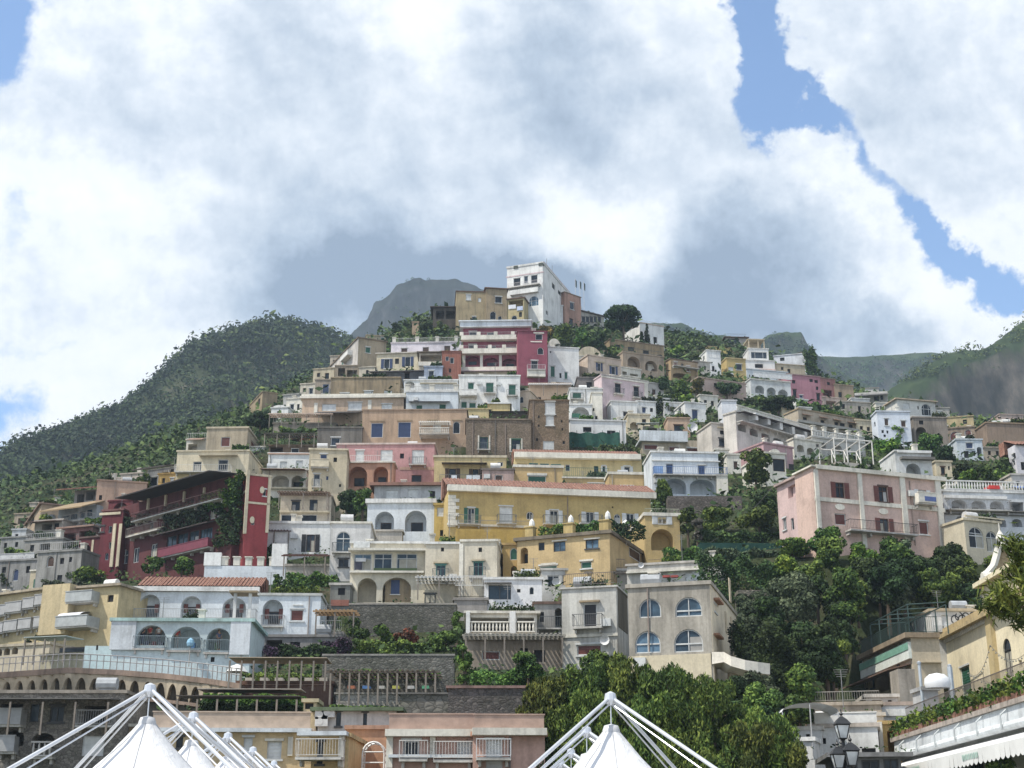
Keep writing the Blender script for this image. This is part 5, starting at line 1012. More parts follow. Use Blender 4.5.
# cream and white house right of the corner tower
h = H('house', 'white upper storey with two pale windows above the brown awning', 'house', 268, 309, 454, 472, WH, yaw=2, stain=.2, ws='sw 280 461.5 287 468|sw 296 460.5 303 468', bs='SA 268 453.4 309 454.6 .2', dY=3)
h = H('house', 'white terrace with two wide arches under a brown awning', 'house', 262, 306, 470, 495, WC, yaw=2, ws='lAw2 272 475.5 289 487.5|lAk2 291.5 475.5 303 487', stain=.25); h.slope(262, 306, 470.2, 2.2, .35, (.20, .11, .075)); h.band(CR, 268, 487.8, 312, 489.5, pr=.5, name='ledge')
h = H('house', 'tall cream house with narrow windows stepping up beside the white terrace', 'house', 308, 346, 450, 520, (.54, .47, .34), yaw=4, stain=.35, ws='sb 320 454 327 466|g 313.5 474 320 487|sb 326 476 328.5 480|k 333.5 457.5 337 462|k 339 484 341 487', rc=CR, dY=2); h.bal(311, 329, 468, .8, 'solid', CR); h.bal(312, 321.5, 487.2, .7)
h = H('house', 'small cream turret with a tiny window on the right of the tall cream house', 'house', 331, 346, 455, 475, (.54, .47, .35), yaw=4, xl=None, dY=-3, ws='k 333.5 457.5 337 462', stain=.3)
h = H('house', 'low cream house with two blue doors under a brown vine pergola', 'house', 280, 331, 496, 526, (.56, .50, .40), yaw=2, ws='gk 291.5 501 300 511.5|gk 309.5 499.5 317.5 510.5|gS 281 514.5 293 521.5|gS 301 514.5 317 521.5', bs='CR 280 511.8 330 513.3 .7', dY=-3, stain=.35); h.slope(281, 330, 494, 2.4, .2, (.12, .075, .05), name='pergola', slats=True, posts=3)
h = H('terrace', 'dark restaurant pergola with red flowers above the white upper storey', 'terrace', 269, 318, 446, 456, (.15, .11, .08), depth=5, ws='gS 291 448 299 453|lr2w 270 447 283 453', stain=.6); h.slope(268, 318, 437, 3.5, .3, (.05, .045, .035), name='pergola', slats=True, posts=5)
# pink house
h = H('house', 'rose pink house with white shuttered windows in the middle of the town', 'house', 336, 434, 444.5, 487, (.46, .26, .255), yaw=-1, xr=445, stain=.25, rc=(.56, .46, .42), dY=1, ws='sw 355.5 450.5 364 461.5|sw 380.5 450 392.5 461.5|sw* 412 450 424 465|k 400 453.5 404 458.5|gn 411.5 475 421.5 482', bs='SA 400 467 434 470 .05')
h = H('house', 'salmon porch with two round arches under the rose pink house balcony', 'house', 346, 393, 463, 489, (.50, .29, .20), yaw=-1, dY=-3, depth=3.4, stain=.3, ws='la2 348.5 466.5 367 486.5|la2 373.5 466.5 388 484.5', rc=WC, over=.3, cap=.15); h.toprail(350, 393, 'bars', (.6, .58, .55), .9)
h = H('house', 'yellow house with laundry hanging on a balcony under a dark awning', 'house', 434, 506, 457.5, 490, YL, yaw=1, stain=.25, rc=(.56, .5, .38), cap=.3, ws='on 445 468.5 460 483|on 469 469 482 483|g 497.5 462 503 466.5'); h.slope(442, 487, 464, 1.6, .2, (.09, .075, .06)); h.bal(440, 482, 483.5, 1.1, 'bars', (.16, .16, .16))
for a, b in ((451.5, 457), (466.5, 472), (472.5, 480)): h.boxpart('laundry', a, 477.5, b, 483.5, -1.2, -1.16, (.6, .64, .68))
h = H('house', 'small dusty pink block with one brown window right of the laundry balcony', 'house', 482, 514, 470, 488, (.42, .31, .28), yaw=1, dY=-3, ws='sn 495 475 502.5 484', rc=(.2, .17, .15), stain=.4)
# yellow palace
h = H('house', 'upper storey of the yellow palace with a red tiled roof and green glass veranda', 'house', 515, 642, 457.5, 492, YL, yaw=4, dY=6, stain=.15, roof='none', ws='lr2w 517 463.5 527 470|gt 529 463 538 470|gt 540 463.5 549 470.5|gt 551 464 561 471|g 565.5 464.5 570 471|gg 594 466 598.5 477|ow 601 466 607 474|ow 621 466.5 633 473.5', bs='WC 514 454.5 640 459.8 .9')
h.tile(514, 640, 454.8, 3.2, 1.5)
h = H('house', 'orange yellow front block with one wide green shutter at the left of the palace', 'house', 514, 563, 467.5, 492, (.51, .37, .19), yaw=4, dY=1, stain=.12, rc=WC, cap=.35, ws='sg 528 476 546 486.5', bs='WC 527 473.2 547 475.2 .1')
h = H('house', 'yellow middle block with green railing over two low green shutters in the palace', 'house', 563, 609, 478.5, 494, (.51, .375, .19), yaw=4, dY=1.5, stain=.12, rc=WC, cap=.2, ws='sg 564.5 482.5 583 488.5|sg 588 483.5 606.5 489.5'); h.toprail(563, 609, 'bars', (.03, .12, .09), 1.3)
h = H('house', 'orange yellow front block with a small ochre niche at the right of the palace', 'house', 609, 644, 474.5, 498, (.51, .37, .19), yaw=4, dY=1, stain=.12, rc=WC, cap=.35, ws='sy 621 486 633 490')
h = H('house', 'long yellow palace with a red tiled roof and white shuttered windows in the centre', 'house', 448, 651, 494, 540, (.49, .37, .165), yaw=9, depth=12, stain=.12, roof='none', dY=2,
      ws='og 464 508 478.5 523.5|sw* 499.5 506.5 512.5 524|ow* 545.5 510.5 562.5 524.5|ow* 581.5 512 598.5 524|ow 622 513.5 638.5 523.5|ga 526.5 511.5 533.5 519.5|ga 614 514 620.5 524|k 611.8 506.4 613.4 508', bs='WC 447 489.5 655 495.5 .6|WC 447 524.8 530 527 .25')
h.tile(446, 656, 489.5, 4.0, 1.9)
f = h.fn('F'); mb = MB(); u0, u1, v0, v1 = h.rect('F', 448, 495, 457, 527); n = 9
for i in range(n): mb.box(u0, u0 + (1.3 if i % 2 else .9), -.14, -.004, v0 + (v1 - v0) * i / n, v0 + (v1 - v0) * (i + .93) / n)
mb.build('quoins', plaster(WC, .2), h.root); h.bal(457, 480, 524.8, 1.0, 'bars', (.15, .15, .13)); h.pipe(567.5, 497, 525)
h.band((.5, .33, .09), 514.5, 507, 537, 526, pr=.15, name='bay') if False else None
h = H('terrace', 'yellow garden terrace wall with slim white folded parasols below the palace', 'terrace', 456, 562, 529.5, 545, (.42, .29, .09), yaw=4, depth=6, dY=-2, stain=.4, roof='none', base=3)
h.toprail(457, 530, 'bars', (.2, .2, .18), .8)
h = H('house', 'yellow end block with a dark round arch and a green window right of the palace', 'house', 645, 680, 516, 552, (.49, .37, .18), yaw=6, stain=.2, rc=WC, cap=.35, ws='ow 652 516.5 672 524.5|la2w 651 529 673.5 550.5', xr=None, dY=2); h.bs = 0
h.band(WC, 645, 511.5, 681, 514.5, pr=.3) if False else None; h.toprail(645, 680, 'bars', (.4, .42, .3), .6)
h = H('house', 'deep yellow corner house with dark blue windows below the palace terrace', 'house', 517, 610, 537.5, 578, (.51, .385, .21), yaw=-22, xr=648, stain=.25, roof='none', dY=-1,
      ws='gk 538.5 542.5 544.5 550.5|bk 553.5 541.5 565.5 551.5|bk 585.5 539.5 598.5 548.5|sg 539.5 565.5 557 575.5|sg 581 561.5 591.5 568.5|lak 520.5 547.5 528 563.5|R:sn 629 550 639.5 559.5', bs='WC 552 540 567 541.2 .1|WC 584 538 600 539.2 .1|WC 541 563 556 565.2 .1|WC 579.5 559.5 593 561.2 .1')
mb = MB(); mb.box(-.3, h.W + .3, -.3, h.D, h.H, h.H + .35); mb.build('roof', plaster((.2, .17, .13), .6), h.root)
for x, w_ in ((529, .9), (568, 1.0), (604, 1.0)): h.chimney(x, 1.3, w_, .0, col=YE)
COR = h
h = H('house', 'low ochre wall with two dark green arched openings left of the deep yellow corner house', 'house', 503, 519, 545, 582, (.48, .33, .14), yaw=-4, ws='sga 510 548 517.5 560|lak 511 566 517 577', stain=.35, dY=1)
h = H('house', 'narrow yellow house with one white window between the white arches and the palace', 'house', 434, 450, 505, 545, (.5, .37, .13), ws='sw 437 507.5 446.5 516.5|k 440 530 443.5 536', dY=2, stain=.3)
# white arches house
h = H('house', 'white house with two deep round arches beneath a parapet in the middle of the town', 'house', 367, 434, 503, 540, WB, yaw=-1, dY=-2, stain=.2, rc=WH, cap=.5, over=.25, ws='la2d 375 511.5 394 531|la2d 405 510.5 426.5 531.5')
h = H('house', 'set back white storey under a low reddish roof above the two white arches', 'house', 374, 443, 486, 507, (.5, .5, .5), yaw=-1, dY=3, stain=.3, rc=(.30, .17, .13), cap=.4, over=.6, ws='sw 386 490 398 499|sw 408 489.5 418 498.5|k 430 491 435 500'); h.toprail(374, 436, 'bars', (.5, .5, .5), .0) if False else None
h = H('wall', 'low cream garden wall in front of the two white arches', 'wall', 370, 402, 531.5, 546, (.5, .46, .4), dY=-5, depth=1, base=1, stain=.4)
# long white house with dark shutters
h = H('house', 'white house with one dark shuttered window and a white glazed kitchen behind the hedge', 'house', 234, 330, 523.5, 560, WH, yaw=2, dY=2, stain=.2, rc=WH, ws='ok 301.5 534.5 319.5 552', cap=.3)
h.chimney(293, 1.0, .5, .0)
h = H('house', 'small white annex with pale glazed windows above the green hedge', 'house', 234, 267, 531, 552, WC, yaw=2, dY=-2, ws='gS 237.5 533 245 541.5|gS 248.5 532 258.5 542.5', stain=.2, rc=WH); h.slope(262, 292, 531.5, 2.4, .3, (.10, .06, .05), name='pergola', slats=True, posts=3)
h = H('house', 'greyish white house with a tall blue arched window right of the dark shuttered window', 'house', 330, 370, 523.5, 580, (.60, .59, .57), yaw=2, stain=.35, rc=WC, ws='ba* 336 531.5 350.5 552.5|gk 338.5 559 348.5 567', dY=1)
h = H('terrace', 'terrace under a broken brown timber pergola below the dark shuttered window', 'terrace', 286, 336, 566, 577, (.46, .43, .38), dY=-2, stain=.5, depth=4, base=3); h.slope(288, 330, 554, 3.2, .7, (.09, .04, .03), name='pergola', slats=True, posts=3)
h = H('wall', 'white garden parapet with stepped ends around the green hedge', 'wall', 204, 285, 566, 582, WB, yaw=3, dY=-3, stain=.15, depth=5, roof='none', base=3); mb = MB()
for u0, u1, hh in ((-.1, 1.8, 1.5), (h.W - 1.6, h.W + .1, 2.6)): mb.box(u0, u1, -.1, .5, h.H, h.H + hh)
mb.build('pier', plaster(WH, .2), h.root)
for i in range(5): h.chimney(224 + i * 12, .9, .7, .1)
# cream L house
h = H('house', 'cream house with a glass veranda above two wide arches left of centre', 'house', 350, 426, 543.5, 606, (.60, .55, .44), yaw=1, stain=.2, rc=WH, dY=2, ws='lAw2 357.5 578 376.5 602.5|lAw2 382.5 577.5 411 602.5|bS 354 554 371.5 570.5|bS 374 553.5 392 570.5|bS 396.5 553.5 417 570.5', bs='WC 350 571.5 424 573.5 .5|WC 349 549.8 426 552 .9')
h.ac(358, 545.5); h.ac(366, 545.5); h.boxpart('laundry', 355, 562, 362, 570, -.2, -.15, (.04, .04, .06)); h.boxpart('flower_boxes', 374, 569, 417, 571.5, -.5, -.1, (.04, .07, .02)); h.boxpart('laundry', 356, 558.5, 366, 562, -.25, -.2, (.6, .6, .6))
h = H('house', 'cream middle house with one blue green door and a small square window', 'house', 425, 462, 544, 606, (.56, .51, .41), yaw=1, dY=3, stain=.25, rc=WH, ws='gt* 436 565 445.5 579.5|k 441 547.5 444 551.5|gk 424.5 594 435.5 603.5', bs='BE 433.5 562 448 563.6 .3'); h.ac(453, 577.5); h.slope(419, 462, 582, 4, .1, (.62, .61, .58), name='canopy', posts=3, slats=True)
h = H('house', 'cream corner block with a dark blue door at the right end of the cream house', 'house', 461, 497, 541.5, 600, (.57, .52, .42), yaw=-3, xr=509, stain=.2, rc=WC, ws='gt 473.5 562 483 577|k 478.5 547.5 482 552|R:sg 499.5 545 502 552|R:k 500 562 503 570', bs='WC 459 544 463 600 .1|BE 471.5 559.8 485.5 561.3 .3'); h.bal(469.5, 485.5, 577.5, .8)
h = H('retaining_wall', 'dark grey stone wall under the arches of the cream house', 'wall', 349, 456, 604.5, 628, GS, mat=masonry((.12, .115, .10)), dY=-3, depth=2.5, base=3, rc=(.3, .28, .25), cap=.12, over=.05)
h = H('house', 'grey garden shed with a rusty base at the left of the dark stone wall', 'house', 330, 350, 585, 606, (.22, .22, .2), ws='k 338 588 345 595', dY=-3, stain=.6, bs='RB 331 600 349 606 .1', rc=(.5, .48, .44))
h = H('terrace', 'white railed terrace with a grey base beside the glass window house', 'terrace', 454, 487, 600, 612, (.3, .28, .26), dY=-3, depth=6, stain=.5, base=3); h.toprail(455, 486, 'bars', (.62, .62, .6), 1.2); h.toprail(455, 486, 'bars', (.62, .62, .6), 2.1)
# ------------------------------------------------------------------ centre foreground row
h = H('house', 'bright white house with a wide glazed window and a small oval window', 'house', 484, 542, 579.5, 616, (.72, .72, .72), yaw=1, dY=2, stain=.1, rc=WH, ws='bkS 488.5 585 511 599.5|k 517 589 520.5 592.5|ga 529.5 587 534 594.5', bs='GS 484 583.3 511.5 584.4 .6'); h.boxpart('roof_light', 507, 576.8, 530, 579.3, 1, 3, (.74, .74, .74))
h = H('house', 'white veranda with balusters and square pillars in front of the glazed window house', 'house', 467, 537, 613.5, 640, WC, yaw=1, dY=-2, stain=.15, ws='lr2k 470.5 617.5 508.5 631|lr2k 517 617.5 534 631', rc=WC, cap=.2, over=.3); h.rail('F', *h.rect('F', 470, 632.5, 509, 632.5)[:2], h.uv('F', 490, 632.5)[1], -.1, 0, 'bal', WC, .95); h.rail('F', *h.rect('F', 517, 632.5, 535, 632.5)[:2], h.uv('F', 525, 632.5)[1], -.1, 0, 'bal', WC, .95)
for a, b in ((466, 470), (509.5, 515.5)): h.band(WH, a, 612, b, 634, pr=.35, name='pier')
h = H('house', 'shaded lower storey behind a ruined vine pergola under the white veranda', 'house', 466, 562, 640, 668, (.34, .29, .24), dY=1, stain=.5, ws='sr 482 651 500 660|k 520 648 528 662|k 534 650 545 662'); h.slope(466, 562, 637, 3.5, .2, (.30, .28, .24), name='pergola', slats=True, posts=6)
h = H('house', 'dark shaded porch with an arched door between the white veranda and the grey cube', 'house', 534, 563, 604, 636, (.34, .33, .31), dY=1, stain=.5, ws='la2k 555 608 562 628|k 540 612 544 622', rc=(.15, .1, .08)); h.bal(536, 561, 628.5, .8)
h = H('house', 'whitish roof storey with an arched glass window and a brown door behind the grey cube', 'house', 541.5, 628, 570.5, 592, (.56, .55, .52), yaw=2, dY=5, stain=.35, rc=(.5, .48, .44), ws='gS 547.5 575.5 559 585.5|gS 562 575.5 574.5 585.5|sr 588.5 574.5 599 586.5', bs='WC 588 573 600 574.3 .1'); h.dish(556, 583, .45)
h.boxpart('tank', 565, 566.5, 580, 570.3, 1, 2.4, (.7, .7, .7)); h.boxpart('tank', 595, 562.5, 611, 567.5, 2, 3.4, (.7, .7, .7)); h.toprail(575, 625, 'bars', (.15, .13, .12), 1.0); h.slope(585, 628, 571.5, 1.2, .2, (.2, .17, .14), name='pergola', slats=True)
h = H('house', 'weathered white cube house with one tall black balcony door in the centre foreground', 'house', 562, 617, 588, 668, (.55, .54, .50), yaw=-15, xr=629, stain=.6, rc=(.5, .49, .46), cap=.12, dY=-1, ws='sk 583.5 603.5 597 627|sr 577 644.5 601.5 655', bs='WC 561.5 634 618 637 .12|TN 580 600.8 600 602.6 .35'); h.bal(574.5, 603.5, 627.5, .8, 'bars', (.12, .12, .12)); h.dish(606, 641, .4); h.toprail(564, 616, 'bars', (.12, .1, .09), 1.0)
h.band(TB, 618, 590, 627, 630, face='R', pr=.04, name='stained_panel', mat=plaster((.16, .14, .11), .7))
h = H('house', 'big stained grey palazzo with four blue arched windows in the centre foreground', 'house', 629, 712, 586, 700, (.43, .40, .345), yaw=-16, xr=737, stain=.85, depth=10, rc=(.4, .37, .32), cap=.25, dY=-2,
      ws='ba 639 598.5 661 617.5|ba 675 597 702 616.5|ba 635 631 660.5 653|ba 674 629 703 652|R:sy 713.5 605 716 612|R:sy 724.5 606 728 624|R:k 713.5 630 716 640', bs='CR 629 655 712 698 .06')
for x, y in ((713.5, 602.5), (713.5, 637.5)):
    u0, u1, v0, _ = h.rect('R', x, y, x + 3.5, y); mb = MB(); mb.box(h.W + .003, h.W + .45, u0 - .3, u1 + .3, v0, v0 + .14); mb.build('drip_hood', plaster((.35, .2, .13), .3), h.root)
h.pipe(647.5, 588, 652); PAL = h; mb = MB(); mb.box(h.W + .003, h.W + .05, .03, h.D - .02, 0, h.H - .02); mb.build('side_wall', plaster((.68, .60, .46), .25), h.root)  # cream side panel, its colour lightened in place of sun on that side
for y_, z_, hh in ((.5, 2.2, 1.6), (.5, 5.6, 1.5), (.72, 5.0, 2.2), (.72, 8.4, 1.8)):
    mb = MB(); mb.box(h.W + .055, h.W + .12, h.D * y_, h.D * y_ + .9, h.base + z_, h.base + z_ + hh); mb.build('shutter', paint((.5, .42, .3)), h.root)
h = H('house', 'pale set back top storey of the stained palazzo with flower pots and a small window', 'house', 627, 722, 563.5, 590, (.52, .50, .46), yaw=-16, xr=737, depth=9, dY=4, stain=.5, rc=(.5, .47, .43), cap=.2, ws='g 652.5 576 660 584|sw 685 573 693.5 583|sw 693.8 573 701 583|sw 640 576 645 584', bs='WC 627 570.5 702 572.3 .5'); h.dish(642, 566, .3)
for x in (655, 670, 678): h.boxpart('flower_pot', x, 583, x + 7, 585, -4.2, -3.8, (.3, .05, .04))
f = empty('staircase_wall', at(712, 690, PAL.Y - 1)); tag(f, 'curving white parapet of an outdoor stair running right from the stained palazzo', 'wall'); mb = MB()
P = [(712, 652, 664, 0), (724, 652, 662, -.5), (731, 656, 666, -1), (745, 660, 670, -1.2), (758, 662, 673, -1.0), (770, 663.5, 674.5, -.4)]; Y0 = PAL.Y - 1
for (a, t0, b0, d0), (c, t1, b1, d1) in zip(P, P[1:]):
    q = [at(a, b0, Y0 + d0) - at(712, 690, Y0), at(c, b1, Y0 + d1) - at(712, 690, Y0), at(c, t1, Y0 + d1) - at(712, 690, Y0), at(a, t0, Y0 + d0) - at(712, 690, Y0)]
    r = [p + np.array([0, .3, 0]) for p in q]; mb.poly(q); mb.poly(r); mb.poly([q[3], q[2], r[2], r[3]]); mb.poly([q[0], q[1], r[1], r[0]]); 
    s_ = [q[0] - np.array([0, 0, .4]), q[1] - np.array([0, 0, .4])]; mb.poly([q[0], q[1], q[1] + np.array([0, 2.2, -.2]), q[0] + np.array([0, 2.2, -.2])])
mb.build('parapet', plaster((.70, .66, .58), .15), f); mb = MB(); mb.tube(at(735, 670, Y0 + 1) - at(712, 690, Y0), at(735, 705, Y0 + 1) - at(712, 690, Y0), .5, .6, 8); mb.build('support', plaster(TN, .5), f)
# ------------------------------------------------------------------ left flank
h = H('hotel', 'long dark red hotel front with a glazed blue veranda on the left of the town', 'hotel', 118, 232, 492, 580, (.11, .042, .044), yaw=-42, depth=2.2, stain=.3, roof='none', dY=4,
      ws='gaS 121 549.5 128 564|g 133.5 548 139 562.5|g 151 544 157 557.5|bkS 166.5 536 176 553|bkS 177.5 533.5 187.5 550|bkS 189 531 198.5 548|bkS 200 528.5 212 546.5|ga 210 508 215.5 519|ga 217 506.5 222.5 517.5|lr2k 186 512 197.5 526|lr2w 145 509 158 519|lr2w 162 504 176 515|lr2w 180 498.5 194 508|lr2w 198 493.5 212 503|gk 149 523.5 153 533', bs='CR 120 532 164 533.2 .15|CR 196 547 217 548.6 .2')
h.slope(140, 232, 486, 3.5, .4, (.035, .028, .028), name='pergola_roof', back=.2, th=.15); h.slope(163, 218, 526.5, 1.6, .5, (.05, .035, .035), name='veranda_roof', th=.12); h.bal(140, 226, 511, 1.2, 'bars', (.3, .16, .14)); h.bal(134, 165, 534, 1.2, 'bars', (.28, .24, .22)); h.bal(165, 214, 553, .9, 'solid', (.16, .03, .05)); RH = h
for x in (149, 166.5, 185, 205): h.band(CR, x - .7, 499 - (x - 149) * .2, x + .7, 510 - (x - 149) * .22, pr=.25, name='pier')
h = H('tower', 'bright red corner tower with yellow trim panels at the right end of the red hotel', 'hotel', 246, 269.5, 476, 534, RE, yaw=24, xl=231, stain=.12, cap=.25, rc=CR, Y=float((RH.org + RH.U * RH.W)[1]) - .6, ws='g 263 489.5 266 496|gaS 251 520 254.5 525|L:g 237 509 239.5 515', bs='CR 244.8 470 247.8 534 .25|CR 247.5 502.5 269.5 504.5 .12|CR 266.8 476 269.8 533 .12|L:CR 231 497 246 499')
f_ = h.fn('F')
for px_, py_ in ((262, 490), (252, 520)):
    u_, v_ = h.uv('F', px_, py_); mb = MB(); mb.prism([(u_ + .28 * math.cos(t * .5236), v_ + .42 * math.sin(t * .5236)) for t in range(12)], -.1, -.004, f_); mb.build('medallion', plaster(CR, .2), h.root)
h = H('house', 'dark red tower house with yellow corner bands and small white windows', 'hotel', 100, 121, 511, 567, (.15, .04, .048), yaw=-14, stain=.3, rc=(.2, .1, .09), ws='gk 99.5 526 104.5 532|g 108.5 526 112 533|g 109 542 112 549|gaS 105 553 108.5 560', bs='CR 112 524 115 567 .2|CR 100 512.5 121 515 .15|CR 117.8 524 120.8 567 .15', dY=-2, xl=92)
h = H('house', 'dark red low house with a shaded arch left of the red tower house', 'hotel', 78, 100, 538, 567, (.13, .04, .045), yaw=-20, ws='la2k 82 545 90 562', stain=.4, bs='CR 91 540 93 567', rc=(.15, .1, .09))
h = H('house', 'wine red arcade house with a round arch above the red tower house', 'hotel', 108, 132, 501, 520, (.16, .045, .05), yaw=-14, ws='law2 113 502.5 128 514', stain=.35, dY=3)
h = H('house', 'peach house with a blank gable and a stone chimney on the upper left', 'house', 96, 146, 482, 512, (.47, .33, .25), yaw=14, stain=.3, ws='k 99 495 102 500|g 131 499 138 504', xl=None, roof='flat', rc=(.35, .24, .18)); h.chimney(113, 1.6, .7); 
h = H('house', 'house with a flaring reddish brown tiled canopy left of the peach gable', 'house', 74, 98, 490, 510, (.40, .39, .38), yaw=-15, stain=.4, ws='lr2k 77 494 84 503|lr2w 86 491.5 95 500', roof='none'); h.slope(69, 106, 487, 3.5, 1.0, (.22, .10, .06), name='tile_canopy', mat=tilemat(), back=.6, th=.2); 
h = H('house', 'house with a long straw coloured roof over a blue glazed veranda on the left', 'house', 58, 96, 507, 530, (.42, .46, .48), yaw=-24, ws='bS 62 515 69 522|bS 70 513 77 520|bS 78 511 85 518.5|bS 86 509 92 517', roof='none', stain=.3); h.slope(57, 98, 504.5, 3.5, 1.4, (.25, .18, .10), name='straw_roof', back=.8, th=.2); h.bal(50, 94, 522.5, 1.2, 'bars', (.55, .55, .55))
h = H('house', 'small tan gabled house at the left edge group with a shaded white side', 'house', 40, 61, 505, 532, (.40, .31, .22), yaw=26, xl=27, stain=.3, ws='L:k 30 519 34 524|k 49 520 54 527', rc=(.26, .18, .14), over=.4)
h = H('house', 'little pale house with a round chimney behind the tan gabled house', 'house', 29, 56, 503, 514, (.48, .42, .35), yaw=-6, dY=12, ws='k 46 505.5 49 509', stain=.4)
h = H('house', 'small white house with a terracotta eave among trees at the upper left', 'house', 54, 68, 496.5, 507, (.48, .45, .40), dY=10, ws='k 57 499.5 63 502|k 64.5 499 66.5 503', rc=(.3, .18, .12), stain=.35)
h = H('house', 'far white house at the left edge of the view with small dark windows', 'house', -12, 14, 510, 518, (.55, .57, .58), Y=330, ws='k -4 512 -2 515|k 3 512 5 515|k 9 512.5 10.5 515', stain=.2)
for i, (x0, x1, y0, y1, lb) in enumerate(((24, 31, 492, 496, 'tiny white house far up the wooded valley beside the left hill'), (33, 37, 495, 500, 'tiny cream chapel like house in the trees below the left hill'), (44, 52, 492, 497, 'tiny pale house nearest the straw roofs in the far trees'), (2, 8, 498, 501, 'tiny white house at the far left in the trees'), (60, 66, 488, 492, 'tiny greyish house highest in the trees on the far left'))):
    H('house', lb, 'house', x0, x1, y0, y1, (.45, .45, .44), Y=400, ws=f'k {x0 + 2} {y0 + 1.2} {x0 + 3.5} {y0 + 3}', base=14)
h = H('house', 'white stepped house with a dark doorway at the left edge', 'house', 11, 25, 530, 553, (.50, .52, .53), yaw=-8, ws='k 15 534 18 540', stain=.4)
h = H('house', 'shaded terrace house with dark red curtains and plants on the left', 'house', 60, 92, 528, 546, (.22, .11, .10), yaw=-20, ws='lr2k 63 533 76 541|lr2w 79 531 90 540', stain=.5, rc=(.3, .2, .16), over=.5)
h = H('house', 'house with dark windows under a flat brown awning left of the straw roof', 'house', 34, 62, 521, 545, (.40, .37, .33), yaw=-16, ws='lr2k 42 524 52 530|k 54 523 59 529|k 38 534 42 540', stain=.45); h.slope(33, 62, 522, 2, .3, (.2, .13, .1))
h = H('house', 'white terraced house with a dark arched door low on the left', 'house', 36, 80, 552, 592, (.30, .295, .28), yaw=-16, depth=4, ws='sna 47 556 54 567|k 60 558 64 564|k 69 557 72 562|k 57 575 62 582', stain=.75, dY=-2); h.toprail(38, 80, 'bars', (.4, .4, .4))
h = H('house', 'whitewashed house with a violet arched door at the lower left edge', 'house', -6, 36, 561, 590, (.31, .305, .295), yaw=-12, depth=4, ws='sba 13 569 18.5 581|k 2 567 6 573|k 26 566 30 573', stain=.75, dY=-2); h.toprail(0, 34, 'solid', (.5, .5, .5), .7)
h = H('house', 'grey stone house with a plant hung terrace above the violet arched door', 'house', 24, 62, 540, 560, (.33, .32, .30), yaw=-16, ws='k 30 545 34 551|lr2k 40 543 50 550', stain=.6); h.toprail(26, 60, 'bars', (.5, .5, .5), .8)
# yellow hotel
h = H('hotel', 'pale yellow hotel with four deep balconies stacked at the left edge', 'hotel', -14, 50, 593.5, 668, (.52, .43, .26), yaw=-30, depth=10, stain=.25, dY=2, rc=(.42, .36, .27), over=.5,
      ws='lr2k -8 606 8 616|lr2k 9.5 602 24.5 612|lr2k 27 597.5 37 608|lr2k 39 594 49 605|lr2k -8 624 6 633|lr2k 8 621 20 631|lr2k 22.5 618 34 629|lr2k 38 615 48.5 627')
for x0, x1, y in ((-9, 8.5, 616), (9, 25, 612.3), (26.5, 37.5, 608.3), (38.5, 49.5, 605), (-9, 6.5, 633.5), (7.5, 20.5, 631), (22, 34.5, 629), (37.5, 49, 627)): h.bal(x0, x1, y, .5, 'solid', (.36, .36, .36))
h = H('hotel', 'yellow hotel wing with a white domed awning over the right balcony', 'hotel', 49, 116, 588.5, 660, (.58, .48, .29), yaw=-20, depth=10, stain=.2, rc=(.4, .34, .26), over=.4,
      ws='lr2 75 592 97 602.5|lr2k 73 615 91 628|k 107.5 595 113.5 602|gk 57 592 63 600')
h.bal(73, 99, 603, 1.2, 'solid', (.36, .38, .38)); h.bal(68, 99, 629, 2.0, 'solid', (.36, .38, .38)); h.band((.52, .43, .27), 48, 586.5, 75, 636, pr=1.2, name='stair_block')
mb = MB(); u0, u1, v0, v1 = h.rect('F', 69, 613, 91, 620)
for k in range(6):
    t0, t1 = k * math.pi / 12, (k + 1) * math.pi / 12; mb.poly([(u0, -1.9 * math.sin(t0), v0 + (v1 - v0) * math.cos(t0)), (u1, -1.9 * math.sin(t0), v0 + (v1 - v0) * math.cos(t0)), (u1, -1.9 * math.sin(t1), v0 + (v1 - v0) * math.cos(t1)), (u0, -1.9 * math.sin(t1), v0 + (v1 - v0) * math.cos(t1))])
mb.build('awning', paint((.62, .63, .68), .8), h.root)
h = H('terrace', 'restaurant terrace with a flat grey canopy and folded parasols below the yellow hotel', 'terrace', 40, 112, 655, 676, (.44, .40, .30), yaw=-14, depth=8, dY=-5, stain=.3, ws='lr2k 46 641 82 652'); h.slope(43, 84, 640, 3, .1, (.40, .45, .44), name='canopy', posts=5)
h = H('wall', 'cream terrace wall with a row of small blind arches at the left edge', 'wall', -10, 48, 646, 676, (.5, .44, .34), yaw=-20, dY=-4, depth=4, stain=.35, ws='|'.join(f'lAw {-4 + i * 8} {649 - i * .9:.1f} {2 + i * 8} {656 - i * .9:.1f}' for i in range(6)), base=2)
